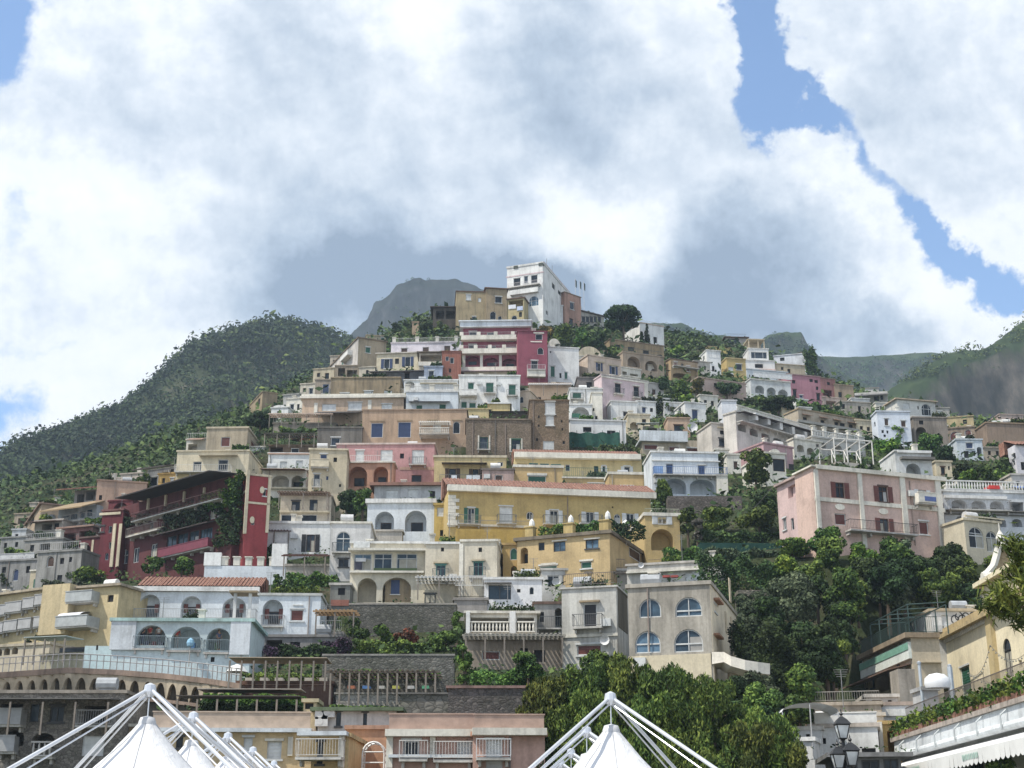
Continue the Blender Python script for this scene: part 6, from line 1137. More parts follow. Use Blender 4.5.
# white arcades
h = H('house', 'long white house with red shuttered arches and a tiled roof on the left', 'house', 127, 259, 592, 640, WB, yaw=2, depth=10, stain=.15, roof='none', dY=3,
      ws='lA 139.5 594.5 160 618|lA 181 596 201.5 618.5|lA 222.5 597.5 246 620', bs='WH 126 587 260 591.5 .35')
h.tile(137, 262, 587, 3.4, 1.6)
for x in (142, 154.5, 184, 196, 226, 240): h.boxpart('shutter', x - 2, 602.5, x + 2, 611, 1.0, 1.08, (.16, .045, .035))
h.bal(136, 257, 620.5, 1.4, 'bars', (.35, .36, .36))
h = H('house', 'white arcade with three round arches over a pale aqua base wall on the left', 'house', 111, 250, 621.5, 686, (.55, .64, .655), yaw=2, depth=8, stain=.15, rc=(.40, .56, .54), cap=.25, over=.3, dY=-1,
      ws='la2w 136.5 625 166 645.5|la2w 171 626.5 201 648|la2w 206.5 628 230.5 650.5|k 210.5 657 214.5 662|k 96 645 98 650', bs='WB 230.5 619 250.5 655 .25|WB 111 618 136 650 .2')
for x0, x1, y in ((133, 165, 648), (167, 201, 650), (204, 229, 652)): h.bal(x0, x1, y, .25, 'bars', (.2, .25, .27))
ARC = h
for i, (x, c) in enumerate(((143, (.05, .05, .08)), (150, (.12, .03, .03)), (157, (.1, .1, .12)), (189, (.1, .25, .5)), (213, (.05, .09, .04)))): h.boxpart('terrace_chair', x, 640 + i * .4, x + 4, 647 + i * .4, .6, 1.2, c)
h = H('wall', 'pale aqua bastion wall stepping out to the left of the white arcade', 'wall', 83, 134, 646, 686, (.53, .64, .66), yaw=3, depth=8, dY=-3, stain=.2, roof='none', ws='k 96 646.5 98.5 650.5')
h = H('porch', 'white pillared porch with a straw roof between two red shuttered arches', 'porch', 231, 251, 620, 623, (.6, .6, .58), dY=-3.2, depth=2, base=1, yaw=2); mb = MB()
for u in (.1, h.W - .4): mb.box(u, u + .3, .05, .35, h.H + .2, h.H + 2.7)
mb.build('pillars', plaster(WH, .2), h.root); mb = MB(); mb.box(-.3, h.W + .5, -.4, 2, h.H + 2.7, h.H + 2.9); mb.build('straw_roof', paint((.25, .2, .13), .9), h.root)
h = H('porch', 'white pillared porch on the corner by the hanging towels', 'porch', 127, 138, 617, 621, (.6, .62, .62), dY=-3.2, depth=2, base=1, yaw=2); mb = MB()
for u in (.1, h.W - .4): mb.box(u, u + .3, .05, .35, h.H + .2, h.H + 2.7)
mb.build('pillars', plaster(WH, .2), h.root); mb = MB(); mb.box(-.6, h.W + .3, -.4, 2, h.H + 2.7, h.H + 2.9); mb.build('straw_roof', paint((.25, .2, .13), .9), h.root)
h.boxpart('towel', 113, 607, 117.5, 615, -.3, -.25, (.5, .25, .32)); h.boxpart('towel', 119, 606.5, 125, 624, -.3, -.25, (.42, .56, .62)); h.boxpart('towel', 126, 607, 129.5, 614, -.3, -.25, (.45, .2, .28))
h = H('house', 'white house with one red shuttered balcony arch and one red shuttered window', 'house', 258, 320, 595.5, 640, WB, yaw=2, xr=331, stain=.15, rc=(.5, .5, .47), dY=1, ws='lA 262.5 599.5 283 625|sr 290.5 609.5 303.5 621', bs='WH 293 604.5 303 605.6 .12')
for x in (265.5, 279.5): h.boxpart('shutter', x - 2, 607, x + 2.2, 617, 1.0, 1.08, (.16, .045, .035))
h.bal(261.5, 284, 626, .5, 'bars', (.3, .3, .3))
h = H('terrace', 'timber framed terrace with white railing right of the red shuttered window', 'terrace', 318, 342, 634, 644, (.4, .38, .35), dY=-1, depth=5, stain=.5); h.toprail(319, 341, 'bars', (.6, .6, .58), 1.0); h.slope(319, 358, 613.5, 2.6, .05, (.32, .2, .1), name='pergola', slats=True, posts=3)
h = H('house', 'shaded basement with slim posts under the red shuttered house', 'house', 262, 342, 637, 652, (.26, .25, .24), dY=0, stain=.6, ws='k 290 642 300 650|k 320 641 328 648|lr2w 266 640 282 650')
# ------------------------------------------------------------------ road viaduct and what stands below it
f = empty('road_viaduct', at(100, 690, 106)); tag(f, 'curving stone road viaduct carried on a row of small arched corbels at lower left', 'viaduct'); o0 = at(100, 690, 106)
PV = [(-30, 673, 100), (20, 669.5, 103), (70, 666, 106), (120, 668.5, 107), (165, 672, 107), (205, 676.5, 106), (240, 682, 104)]
Q = sil(PV, 46) - o0; mb = MB(); mr = MB(); mc = MB()
for a, b in zip(Q, Q[1:]):
    def bx(m_, z0, z1, y0, y1):
        P = [a + [0, y0, z0], b + [0, y0, z0], b + [0, y1, z0], a + [0, y1, z0], a + [0, y0, z1], b + [0, y0, z1], b + [0, y1, z1], a + [0, y1, z1]]; i = len(m_.v); m_.v += [tuple(p) for p in P]
        for q in ((0, 1, 2, 3), (4, 7, 6, 5), (0, 4, 5, 1), (1, 5, 6, 2), (2, 6, 7, 3), (3, 7, 4, 0)): m_.f.append(tuple(i + k for k in q))
    bx(mb, -.5, -.1, 0, 6); bx(mr, -2.0, -.5, .9, 1.2); bx(mr, -9, -2.0, .6, 1.2); bx(mb, -2.25, -2.0, .1, .9)
mb.build('deck', plaster((.32, .24, .19), .6), f); mr.build('wall', plaster((.20, .175, .14), .7), f)
for k in range(1, 44, 2):
    a = Q[k]; m_ = MB(); n = 6
    for i in range(n):
        t0, t1 = i * math.pi / 2 / n, (i + 1) * math.pi / 2 / n; P = lambda t, r: a + np.array([0, .9 - r * math.sin(t) * .0 - (1 - math.cos(t)) * .85, -2.0 + 1.45 * math.sin(t)])
        p, q = P(t0, 0), P(t1, 0); m_.v += [tuple(p + [-.18, 0, 0]), tuple(p + [.18, 0, 0]), tuple(q + [.18, 0, 0]), tuple(q + [-.18, 0, 0])]; z = len(m_.v); m_.f.append((z - 4, z - 3, z - 2, z - 1))
        for sx in (-.18, .18): m_.poly([p + [sx, 0, 0], q + [sx, 0, 0], q + [sx, .9 - (q - a)[1], 0], p + [sx, .9 - (p - a)[1], 0]])
    m_.build('corbel', plaster((.45, .38, .28), .4), f)
mb = MB()
for a, b in zip(Q, Q[1:]):
    mb.tube(a + [0, .15, .95], b + [0, .15, .95], .035, n=4, cap=False); mb.tube(a + [0, .15, .5], b + [0, .15, .5], .03, n=4, cap=False); mb.tube(a + [0, .15, -.1], a + [0, .15, .95], .035, n=4, cap=False)
mb.build('railing', paint((.28, .27, .27)), f)
for k in range(1, 42, 2):                                       # little arches between the corbels
    a, b = Q[k], Q[k + 2]; m_ = MB(); n = 10
    for i in range(n):
        t0, t1 = i / n, (i + 1) / n
        zo = lambda t: -2.1 + (1.3 * math.sqrt(max(0, 1 - ((t - .5) / .42) ** 2)) if abs(t - .5) < .42 else 0)
        p, q = a * (1 - t0) + b * t0 + [0, .12, 0], a * (1 - t1) + b * t1 + [0, .12, 0]
        m_.poly([p + [0, 0, zo(t0)], q + [0, 0, zo(t1)], q + [0, 0, -.5], p + [0, 0, -.5]])
        m_.poly([p + [0, 0, zo(t0)], q + [0, 0, zo(t1)], q + [0, .75, zo(t1)], p + [0, .75, zo(t0)]])
    m_.build('arch', plaster((.46, .39, .29), .5), f)
h = H('house', 'dark stone house with arched cellars and climbing plants under the road viaduct', 'house', -16, 122, 693, 775, (.2, .18, .16), mat=masonry((.21, .19, .165)), depth=6, dY=0, rc=(.3, .27, .23), cap=.2,
      ws='gk 50 706 64 722|lr2 0 704 22 722|lr2 84 706 108 724|lAw2 4 730 24 746|lAw2 32 733 54 748|sw 82 736 104 756|gk 30 704 39 722'); h.bal(-4, 26, 725.5, 1.1, 'solid', (.36, .36, .36)); h.bal(78, 116, 726, 1.1, 'bars', (.4, .4, .4)); h.bal(0, 18, 752, .8, 'solid', (.36, .36, .36)); h.bal(34, 56, 757, .8, 'bal', (.45, .43, .4))
h.slope(-10, 120, 699, 2.5, .2, (.16, .15, .14), name='canopy', posts=5)
h = H('wall', 'pale plaster wall with a street sign between the viaduct and the yellow house', 'wall', 100, 215, 690, 720, (.42, .39, .34), yaw=2, dY=2, depth=3, stain=.4, ws='k 121 695 125 699')
# lower centre
h = H('house', 'peach yellow house with white cornice and shuttered windows at the bottom left of centre', 'house', 150, 311, 732, 790, (.58, .45, .27), yaw=3, depth=8, stain=.15, rc=(.5, .42, .34), ws='sw 243.5 737.5 252.5 751|sw 267 741 281.5 759|k 305.5 744 319 768|gk 176 737 183 748|sw 204 738 213 750', bs='WB 150 728.5 312 732.5 .5|WC 288 737 293 756 .15|WC 265 738.5 283.5 741 .1')
h.toprail(150, 310, 'solid', (.46, .36, .28), .9)
h = H('house', 'peach yellow terrace house with an open doorway beside the curly white arbour', 'house', 311, 348, 737, 790, (.58, .44, .24), yaw=-3, stain=.2, ws='gk 317 742 323 764', bs='WB 300 732.5 349 736.5 .9|WC 340 737 345 768 .5', dY=-1); h.bal(300, 345, 758, 1.4, 'bars', (.55, .53, .5))
h = H('house', 'low salmon house behind the curly white arbour at the bottom', 'house', 346, 390, 729, 780, (.46, .27, .17), yaw=0, stain=.2, ws='k 349 750 352 755', bs='CR 346 746 360 768 .2', rc=(.4, .25, .18), dY=4)
f = empty('arbour', at(373, 768, 84)); tag(f, 'small arched white iron arbour before the low salmon house', 'arbour'); mb = MB(); o0 = at(373, 768, 84); w = at(384, 768, 84)[0] - o0[0]; zt = at(373, 742, 84)[2] - o0[2]
for y in (0, 1.2):
    pts = [(-w, y, -2), (-w, y, zt * .55)] + [(-w * math.cos(t), y, zt * .55 + zt * .45 * math.sin(t)) for t in [i * math.pi / 8 for i in range(1, 8)]] + [(w, y, zt * .55), (w, y, -2)]
    for p, q in zip(pts, pts[1:]): mb.tube(p, q, .06, n=5)
for i in range(9):
    t = i * math.pi / 8; mb.tube((-w * math.cos(t), 0, zt * .55 + zt * .45 * math.sin(t)), (-w * math.cos(t), 1.2, zt * .55 + zt * .45 * math.sin(t)), .04, n=4)
for z in (.3, .9): mb.tube((-w, 0, z), (w, 0, z), .04, n=4)
mb.build('iron_frame', paint((.66, .66, .64)), f)
h = H('house', 'salmon pink house with a white cornice and framed windows at the bottom centre', 'house', 388, 474, 737, 790, (.53, .35, .29), yaw=0, depth=8, stain=.15, ws='g 403 740.5 419.5 758.5|sw 456.5 741.5 471.5 760', bs='WC 386 730 474 737 .7|WC 430 737 435.5 756 .2|WC 386.5 737 393 768 .25|SA 389 722 473 729.5 -.4|WB 389 755 474 758 .5'.replace('|SA 389 722 473 729.5 -.4', ''), rc=(.5, .28, .2)); h.toprail(389, 474, 'solid', (.36, .25, .2), 1.0); h.bal(400, 428, 759, .8, 'bars', (.55, .53, .5)); h.bal(434, 473, 760, .8, 'bars', (.55, .53, .5))
h = H('house', 'salmon pink wing with a tall white shuttered door right of the framed windows', 'house', 473, 545, 736, 790, (.52, .34, .28), yaw=3, depth=8, stain=.15, ws='sw 486 740 502.5 768', bs='WC 472 729 546 736 .8', rc=(.5, .28, .2)); h.toprail(474, 544, 'solid', (.36, .25, .2), .9); h.bal(476, 510, 758, 1.0, 'bars', (.6, .6, .6))
h = H('retaining_wall', 'long grey garden retaining wall beneath the clipped hedge', 'wall', 322, 454, 655.5, 690, (.30, .29, .27), mat=masonry((.15, .145, .13), .9), dY=2, depth=2, stain=.5, cap=.12, over=.05, base=2)
h = H('retaining_wall', 'dark rough stone terrace wall above the salmon pink houses', 'wall', 448, 545, 688, 735, GS, mat=masonry((.11, .10, .095)), dY=2, depth=2.5, base=2, rc=(.25, .17, .15), cap=.15)
h = H('retaining_wall', 'pale limestone rubble wall below the vine terrace', 'wall', 336, 400, 694, 716, GP, mat=masonry((.42, .40, .36), .7), dY=2, depth=2, base=2, cap=.1)
h = H('retaining_wall', 'shadowed rock wall below the right end of the vine terrace', 'wall', 400, 448, 694, 722, GS, mat=masonry((.16, .15, .13), .6), dY=2.5, depth=2, base=2, cap=.1)
h = H('shop', 'low white utility building with air conditioners under a green vine roof', 'shop', 318, 396, 711, 732, (.50, .50, .48), dY=-1, depth=4, stain=.3, ws='gk 336 712 341 726|gk 363 713 367 726|k 393 714 395.5 726', rc=(.12, .16, .1), over=.5); h.ac(322, 715); h.ac(329, 713); h.ac(322, 722)
h = H('gatehouse', 'small yellow gate pier with a dark pattern beside the vine clad canopies', 'pier', 303, 316, 702, 735, (.52, .43, .28), dY=-2, depth=2.5, ws='kS 305 703 313.5 709', stain=.25, rc=(.5, .44, .3)) ; h.vault(303, 316, 702, 698.5, 2.4)
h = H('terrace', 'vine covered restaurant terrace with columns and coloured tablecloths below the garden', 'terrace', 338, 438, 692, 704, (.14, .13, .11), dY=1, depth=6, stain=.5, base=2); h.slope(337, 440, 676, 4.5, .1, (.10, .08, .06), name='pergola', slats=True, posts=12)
for i, c in enumerate(((.4, .15, .08), (.08, .2, .45), (.5, .5, .48), (.45, .45, .1), (.5, .5, .5), (.1, .35, .2))): h.boxpart('table', 346 + i * 15, 684, 353 + i * 15, 690, 1, 2.2, c)
h = H('terrace', 'covered roadside restaurant with a long beige canopy on slim posts at the left of centre', 'terrace', 238, 332, 684, 698, (.20, .12, .09), yaw=2, dY=-1, depth=6, stain=.45, base=2, bs='SA 238 681.5 331 685 .1'); h.slope(237, 332, 663, 4, .1, (.40, .33, .25), name='canopy', posts=9)
h.boxpart('back_wall', 240, 667, 331, 684, 4.5, 4.7, (.36, .30, .22))
for i in range(6): h.boxpart('table', 243 + i * 15, 676, 251 + i * 15, 681, 1, 2.2, (.5, .48, .42))
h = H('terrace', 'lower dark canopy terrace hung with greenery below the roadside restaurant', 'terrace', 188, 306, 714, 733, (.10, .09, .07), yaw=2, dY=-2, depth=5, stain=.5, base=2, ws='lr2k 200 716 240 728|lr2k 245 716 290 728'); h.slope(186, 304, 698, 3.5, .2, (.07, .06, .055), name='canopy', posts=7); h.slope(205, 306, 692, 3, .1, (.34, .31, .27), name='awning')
# ------------------------------------------------------------------ lower right: church quarter
CH = (.72, .64, .46)
h = H('church', 'cream church with a tall dark arched window and toothed cornice at the right edge', 'church', 1040, 1150, 597, 760, CH, Y=101, xl=943, stain=.12, roof='none', base=10,
      ws='L:sg 961 666 970.5 695|L:gka 1004 637.5 1012 678|L:k 1019 660 1022 668', bs='L:CR 943 0 943.1 0'.split('|')[0] if False else '')
L0, L1 = 0, h.D; z = h.H; f = h.fn('L')
mb = MB(); mb.box(-.7, h.W, L0 - .5, L1 + .3, z, z + .35); mb.box(-.3, h.W, L0, L1, z + .35, z + .9); mb.build('roof', plaster((.46, .36, .2), .5), h.root)
u0 = h.uv('L', 991, 640)[0]
mb = MB(); mb.box(-.35, h.W, -1, u0, z + .9, z + 2.4); mb.box(-.9, h.W, -1.3, u0 + .3, z + 2.4, z + 2.75); mb.build('upper_cornice', plaster(CH, .2), h.root)
mb = MB(); mb.box(-.35, -.003, u0 - 1.2, u0, 0, z); mb.build('pilaster', plaster((.5, .4, .22), .3), h.root)
mb = MB()
for i in range(int((L1 - L0) / .5)): mb.box(-.25, -.003, L0 + i * .5, L0 + i * .5 + .22, z - .3, z - .003)
mb.build('dentils', plaster(WC, .2), h.root); CHU = h
h.pipe(990, 640, 695, 'L') 
f = empty('church_gable', at(1000, 620, 128)); tag(f, 'tan baroque church gable with white scrolled edges and finials above the cream church', 'gable'); o0 = at(1000, 620, 128)
def G(px, py, dy=0): return at(px, py, 128) - o0 + np.array([0, dy, 0])
out = [(985, 620), (985, 580), (983, 576), (988, 572), (993, 566), (996, 556), (997.5, 549), (1003, 545), (1008.5, 549), (1012, 558), (1016, 566), (1023, 571), (1027, 575), (1024, 580), (1024, 620)]
mb = MB(); A_ = [G(*p) for p in out]; B_ = [G(*p, 1.2) for p in out]; mb.poly(A_); mb.poly(B_)
for k in range(len(out)): j = (k + 1) % len(out); mb.poly([A_[k], A_[j], B_[j], B_[k]])
mb.build('wall', plaster((.42, .33, .2), .35), f); mb = MB()
for k in range(2, 12): 
    p, q = G(*out[k], -.15), G(*out[k + 1], -.15); mb.tube(p, q, .34, n=6)
for x in (985, 1025): mb.tube(G(x, 612, .3), G(x, 578, .3), .42, n=8)
mb.tube(G(981, 578, -.3), G(990, 578, -.3), .5, n=8)
mb.build('scroll_trim', plaster((.68, .66, .60), .15), f); mb = MB()
mb.lathe(G(1003, 545, .5), [(.35, -.2), (.2, .3), (.45, .7), (.3, 1.1), (.08, 1.5), (.05, 2.2)], 8); mb.build('finial', plaster((.68, .66, .60), .15), f)
# parapet with a dark pattern
h = H('house', 'white roof room with air conditioners and a parapet painted with a dark wavy pattern', 'house', 932, 990, 611, 640, (.62, .61, .58), Y=122, yaw=2, xl=None, stain=.2, ws='sw 942 615 948.5 632', depth=8, rc=(.5, .42, .3)); h.ac(946, 630); h.ac(938, 629)
mb = MB(); f = h.fn('F'); u0, u1, v0, v1 = h.rect('F', 953, 613, 987, 623)
for k in range(9):                                              # dark volute strips laid over the parapet
    c = u0 + (u1 - u0) * (k + .5) / 9; v = (v0 + v1) / 2 + (.12 if k % 2 else -.12)
    for i in range(9):
        t0, t1 = i * .6 + k * 2.1, (i + 1) * .6 + k * 2.1; r0, r1 = .22 + i * .012, .22 + (i + 1) * .012
        mb.poly([f(c + r0 * math.cos(t0), v + r0 * 1.1 * math.sin(t0), -.01), f(c + (r0 + .1) * math.cos(t0), v + (r0 + .1) * 1.1 * math.sin(t0), -.01), f(c + (r1 + .1) * math.cos(t1), v + (r1 + .1) * 1.1 * math.sin(t1), -.01), f(c + r1 * math.cos(t1), v + r1 * 1.1 * math.sin(t1), -.01)])
mb.build('dark_pattern', paint((.03, .03, .03)), h.root)
h = H('house', 'white and green terrace house with a brown canopy and green railing left of the church', 'house', 913.5, 942, 638, 705, (.50, .44, .34), Y=111, yaw=3, xl=863, stain=.35, base=8, roof='none',
      ws='L:gk 871 672 874.5 688|L:lr2k 876 667 889 692|L:gk 896 662 900 674|L:lr2w 902 664 907 690|L:bkS 864 675 868 690', bs='F:BE 918 662 941 663 .3')
mb = MB(); mb.box(-.5, h.W, -.3, h.D, h.H, h.H + .4); mb.build('roof', plaster((.3, .24, .17), .5), h.root)
mb = MB(); mb.box(-.25, -.003, 0, h.D, h.H - 1.6, h.H - .3); mb.build('fascia', plaster((.62, .66, .62), .15), h.root); mb = MB(); mb.box(-.3, -.253, 0, h.D, h.H - .9, h.H - .35); mb.build('green_band', paint((.18, .36, .28)), h.root)
FOOT.append((h.org - h.U * 15, h.c, h.s, 14.0, h.D + 6, h.A[2] - 1.0))
u0, u1 = .3, h.D; v = h.H - 1.9; mb = MB(); P = [(-.01, u0, v), (-.01, u1, v), (-2.0, u1, v - .5), (-2.0, u0, v - .5)]; mb.poly(P); mb.poly([(a, b, c - .1) for a, b, c in P])
for k in range(4): a, b = P[k], P[(k + 1) % 4]; mb.poly([a, b, (b[0], b[1], b[2] - .1), (a[0], a[1], a[2] - .1)])
mb.build('canopy', paint((.16, .10, .075), .9), h.root)
h.rail('L', 0, h.D, h.H + .4, 0, .1, 'bars', (.025, .05, .045), 1.3); h.rail('F', 0, h.W, h.H + .4, 0, .1, 'bars', (.025, .05, .045), 1.3)
mb = MB()
for i in range(5):
    y = .3 + (h.D - .6) * i / 4 * .8
    for x in (.1, 3.2): mb.tube((x, y, h.H + .4), (x, y, h.H + 2.7), .05)
    mb.tube((.1, y, h.H + 2.7), (3.2, y, h.H + 2.9), .05)
for x in (.1, 3.2): mb.tube((x, .3, h.H + 2.7), (x, h.D * .8, h.H + 2.75), .05)
mb.build('pergola_frame', paint((.035, .07, .065)), h.root)
h = H('wall', 'stained plaster wall block at the foot of the terrace house', 'wall', 899, 916, 669, 700, (.36, .33, .29), Y=107, yaw=3, stain=.7, depth=1.2, roof='none', base=8)
h = H('house', 'low white house with a grey roof edge in front of the green terrace house', 'house', 879, 922, 705, 735, (.60, .61, .62), Y=98, yaw=-8, xl=None, stain=.2, rc=(.45, .36, .3), bs='WH 879 709 922 716 .2', base=8)
h = H('wall', 'ochre wall with a shaded stone niche between the white house and the striped awning', 'wall', 882, 903, 724, 765, (.58, .40, .16), Y=93, yaw=-6, stain=.15, depth=4, base=6, ws='lr2w 888 731 899 758', bs='WC 879 722 883 766 .3')
h = H('shop', 'restaurant with a white scalloped awning under a planted roof terrace at the right edge', 'restaurant', 1092, 1180, 686, 800, (.5, .5, .48), Y=62, xl=901, stain=.15, base=6, roof='none', ws='L:gkS 925 760 938 780|L:gkS 945 756 960 780|L:gkS 968 752 985 780|L:gkS 995 748 1012 780')
D = h.D; v = h.H
mb = MB(); mb.box(-.6, h.W, -1, D + .3, v, v + .25); mb.build('roof', plaster((.40, .35, .31), .4), h.root)
mb = MB(); mb.box(-.45, -.003, -1, D, v - .95, v - .02); mb.tube((-.55, -1, v - .95), (-.55, D + .2, v - .95), .22, n=10); mb.build('fascia', plaster((.62, .65, .67), .12), h.root)
f = h.fn('L'); mb = MB(); vv = v - 1.25; out_, dr = 2.2, .75; n = 46
for i in range(n):                                              # canopy panels and scalloped valance
    a, b = D * i / n, D * (i + 1) / n
    mb.poly([f(a, vv, -.05), f(b, vv, -.05), f(b, vv - dr, -out_), f(a, vv - dr, -out_)]); w = b - a
    mb.poly([f(a, vv - dr, -out_)] + [f(a + w * k / 6, vv - dr - .62 - .14 * math.sin(math.pi * k / 6), -out_ - .02 * math.sin(i)) for k in range(7)] + [f(b, vv - dr, -out_)])
aw = mb.build('awning', paint((.68, .68, .67), .85, 0, .08), h.root)
mb = MB()
for c in (D * .28, D * .62): 
    for k in range(10):
        a = c + k * .26; mb.poly([f(a, vv - dr - .16, -out_ - .03), f(a + .16, vv - dr - .16, -out_ - .03), f(a + .13, vv - dr - .46, -out_ - .03), f(a - .02, vv - dr - .42, -out_ - .03)])
mb.build('faded_green_print', paint((.36, .52, .46), .85), aw)
mb = MB()
for i in range(8):
    y = D * (i + .3) / 8; mb.tube((-.5, y, v - .1), (-.85, y, v - .4), .05); mb.tube((-.85, y, v - .4), (-.85, y, v - 1.1), .05)
mb.build('brackets', paint((.42, .45, .46)), h.root)
h.rail('L', 0, D, v + .25, .5, .6, 'bars', (.12, .10, .09), 1.9)
REST = h
n = 22
pot0 = None
for i in range(n):
    y = D * (i + .5) / n; P = h.org + np.array([-.25, 0, v + .25]) + h.In * y
    r = empty('flower_trough', P); tag(r, 'terracotta trough of green plants along the edge of the restaurant roof terrace', 'planter', 'plant troughs along the restaurant roof edge')
    mb = MB(); mb.box(-.2, .2, -.42, .42, 0, .34); mb.build('trough', paint((.25, .13, .09), .9), r)
    C_ = RNG.normal(size=(170, 3)) * [.22, .45, .26] + [0, 0, .62]; nn = RNG.normal(size=(170, 3)) + [0, 0, .6]; nn /= np.linalg.norm(nn, axis=1, keepdims=True); quads('leaves', C_, nn, .13, leafmat(*LEAF['vine']), r)
h = H('kiosk', 'grey box tower with a white domed cover in front of the church', 'kiosk', 924, 939, 690, 716, (.50, .51, .52), Y=92, yaw=4, depth=1.6, base=3, stain=.15)
f = empty('dome_cover', at(938, 688, 91)); tag(f, 'white rounded cover like a folded parasol on top of the grey box', 'cover'); mb = MB(); mb.lathe((0, 0, 0), [(.62, 0), (.7, .25), (.64, .6), (.4, .85), (.02, .95)], 12, 1.25, .8); mb.build('cover', paint((.7, .71, .72), .5, 0, .08), f, True); mb = MB(); mb.tube((.7, 0, -1.6), (.7, 0, 0), .05); mb.build('post', paint((.3, .3, .3)), f)
for px, y0, lb in ((923.5, 664, 'slim grey pole left of the grey box'), (954, 667, 'thick pale blue grey pole right of the grey box')):
    f = empty('pole', at(px, 712, 92)); tag(f, lb, 'pole'); mb = MB(); mb.tube((0, 0, -2), (0, 0, at(px, y0, 92)[2] - at(px, 712, 92)[2]), .1 if px < 940 else .17); mb.build('mast', paint((.38, .43, .47)), f); mb = MB(); mb.lathe((0, 0, at(px, y0, 92)[2] - at(px, 712, 92)[2]), [(.14, 0), (.14, .12), (.02, .2)], 8); mb.build('cap', paint((.3, .33, .36)), f)
# stepped white roofs low on the right
h = H('house', 'low white house with stepped terrace walls above the street lamp', 'house', 812, 880, 727, 790, (.62, .62, .60), Y=90, yaw=-14, stain=.25, base=5, rc=(.5, .44, .38), ws='lr2k 862 748 876 758|k 822 738 826 744')
h.toprail(815, 880, 'solid', (.6, .59, .56), .6)
h = H('house', 'white roofed house with air conditioners beside the dark pine trees', 'house', 777, 815, 741, 790, (.64, .64, .63), Y=88, yaw=-20, stain=.2, base=5, rc=WH, ws='k 800 752 806 764'); h.ac(784, 738 + 8); h.ac(790, 746)
h = H('terrace', 'roof terrace with metal frames and broken tiles below the terrace house', 'terrace', 815, 882, 705, 726, (.42, .36, .29), Y=97, yaw=-12, depth=8, stain=.6, base=6); h.toprail(816, 880, 'bars', (.28, .26, .23), .7)
f = empty('canopy', at(811, 722, 87.5)); tag(f, 'white arched canvas canopy over the stepped roofs', 'canopy'); mb = MB(); n = 8; wd = 1.75
for i in range(n):
    t0, t1 = math.pi * i / n, math.pi * (i + 1) / n; mb.poly([(-wd * math.cos(t0), 0, .6 + .55 * math.sin(t0)), (-wd * math.cos(t1), 0, .6 + .55 * math.sin(t1)), (-wd * math.cos(t1), 3, .6 + .55 * math.sin(t1)), (-wd * math.cos(t0), 3, .6 + .55 * math.sin(t0))])
mb.build('canvas', paint((.7, .71, .72), .6, 0, .08), f); mb = MB()
for x in (-1.7, 0, 1.7): mb.tube((x, .05, -2), (x, .05, .62 + (.5 if x == 0 else 0)), .04)
mb.build('posts', paint((.45, .45, .45)), f)
h = H('terrace', 'dark glazed terrace with a flat grey canopy at the bottom right', 'terrace', 838, 902, 757, 790, (.2, .2, .2), Y=80, yaw=-6, depth=6, stain=.3, base=5, ws='gkS 842 762 858 780|gkS 862 760 880 780|gkS 884 759 899 780', rc=(.2, .2, .2), over=.6)
for lb, x0, x1, y0, y1, Y_, c, yw, ws in (('long low white roof house in steps left of the ochre niche wall', 822, 884, 716, 730, 95, (.63, .62, .6), -8, 'lr2k 850 719 862 726'), ('small white flat block beside the white arched canopy', 786, 822, 730, 746, 90, (.66, .66, .64), -16, 'k 792 735 796 740|k 806 734 810 740'), ('grey rendered house with a slab roof left of the stained wall block', 866, 898, 697, 712, 103, (.5, .47, .42), -6, 'lr2k 872 700 882 708|k 888 700 892 706')):
    H('house', lb, 'house', x0, x1, y0, y1, c, Y=Y_, yaw=yw, ws=ws, stain=.35, base=5, rc=(.58, .55, .5))
# wires with lamps before the church
f = empty('string_lights', at(985, 660, 88)); tag(f, 'thin strings of small bulbs hanging before the church wall', 'string lights'); o0 = at(985, 660, 88); mb = MB(); mbb = MB()
for (xa, ya, Ya), (xb, yb, Yb), sag in (((968, 672, 104), (990, 645, 92), .9), ((990, 645, 92), (1030, 648, 80), .8), ((970, 675, 100), (1030, 672, 80), .6)):
    a, b = at(xa, ya, Ya) - o0, at(xb, yb, Yb) - o0; pr = None
    for k in range(15):
        t = k / 14; p = a * (1 - t) + b * t - np.array([0, 0, sag * 4 * t * (1 - t)])
        if pr is not None: mb.tube(pr, p, .015, n=3, cap=False)
        pr = p; mbb.lathe(p - [0, 0, .1], [(.01, -.06), (.06, 0), (.01, .07)], 5)
mb.build('wire', paint((.05, .05, .05)), f); mbb.build('bulbs', paint((.25, .25, .22), .3), f)

# ------------------------------------------------------------------ street lamp
def lantern(mbf, mbg, c, s=1.0, hang=False):
    x, y, z = c
    def ring(r, zz): return [(x + r * s * a, y + r * s * b, z + zz * s) for a, b in ((-1, -1), (1, -1), (1, 1), (-1, 1))]
    lo, hi = ring(.13, 0), ring(.24, .5)
    for k in range(4):
        j = (k + 1) % 4; mbg.poly([lo[k], lo[j], hi[j], hi[k]]); mbf.tube(lo[k], hi[k], .022 * s, n=4); mbf.tube(hi[k], hi[j], .026 * s, n=4); mbf.tube(lo[k], lo[j], .026 * s, n=4)
    cap, mid, tp = ring(.30, .52), ring(.17, .70), ring(.06, .80)
    mbf.poly(cap)
    for A_, B_ in ((cap, mid), (mid, tp)):
        for k in range(4): j = (k + 1) % 4; mbf.poly([A_[k], A_[j], B_[j], B_[k]])
    mbf.lathe((x, y, z + .8 * s), [(.07 * s, 0), (.04 * s, .05 * s), (.08 * s, .11 * s), (.03 * s, .18 * s), (.005, .3 * s)], 8); mbf.lathe((x, y, z), [(.15 * s, .0), (.08 * s, -.06 * s), (.05 * s, -.16 * s)], 8)
YL_ = 37.0; base = at(845, 768, YL_); base[2] = 0
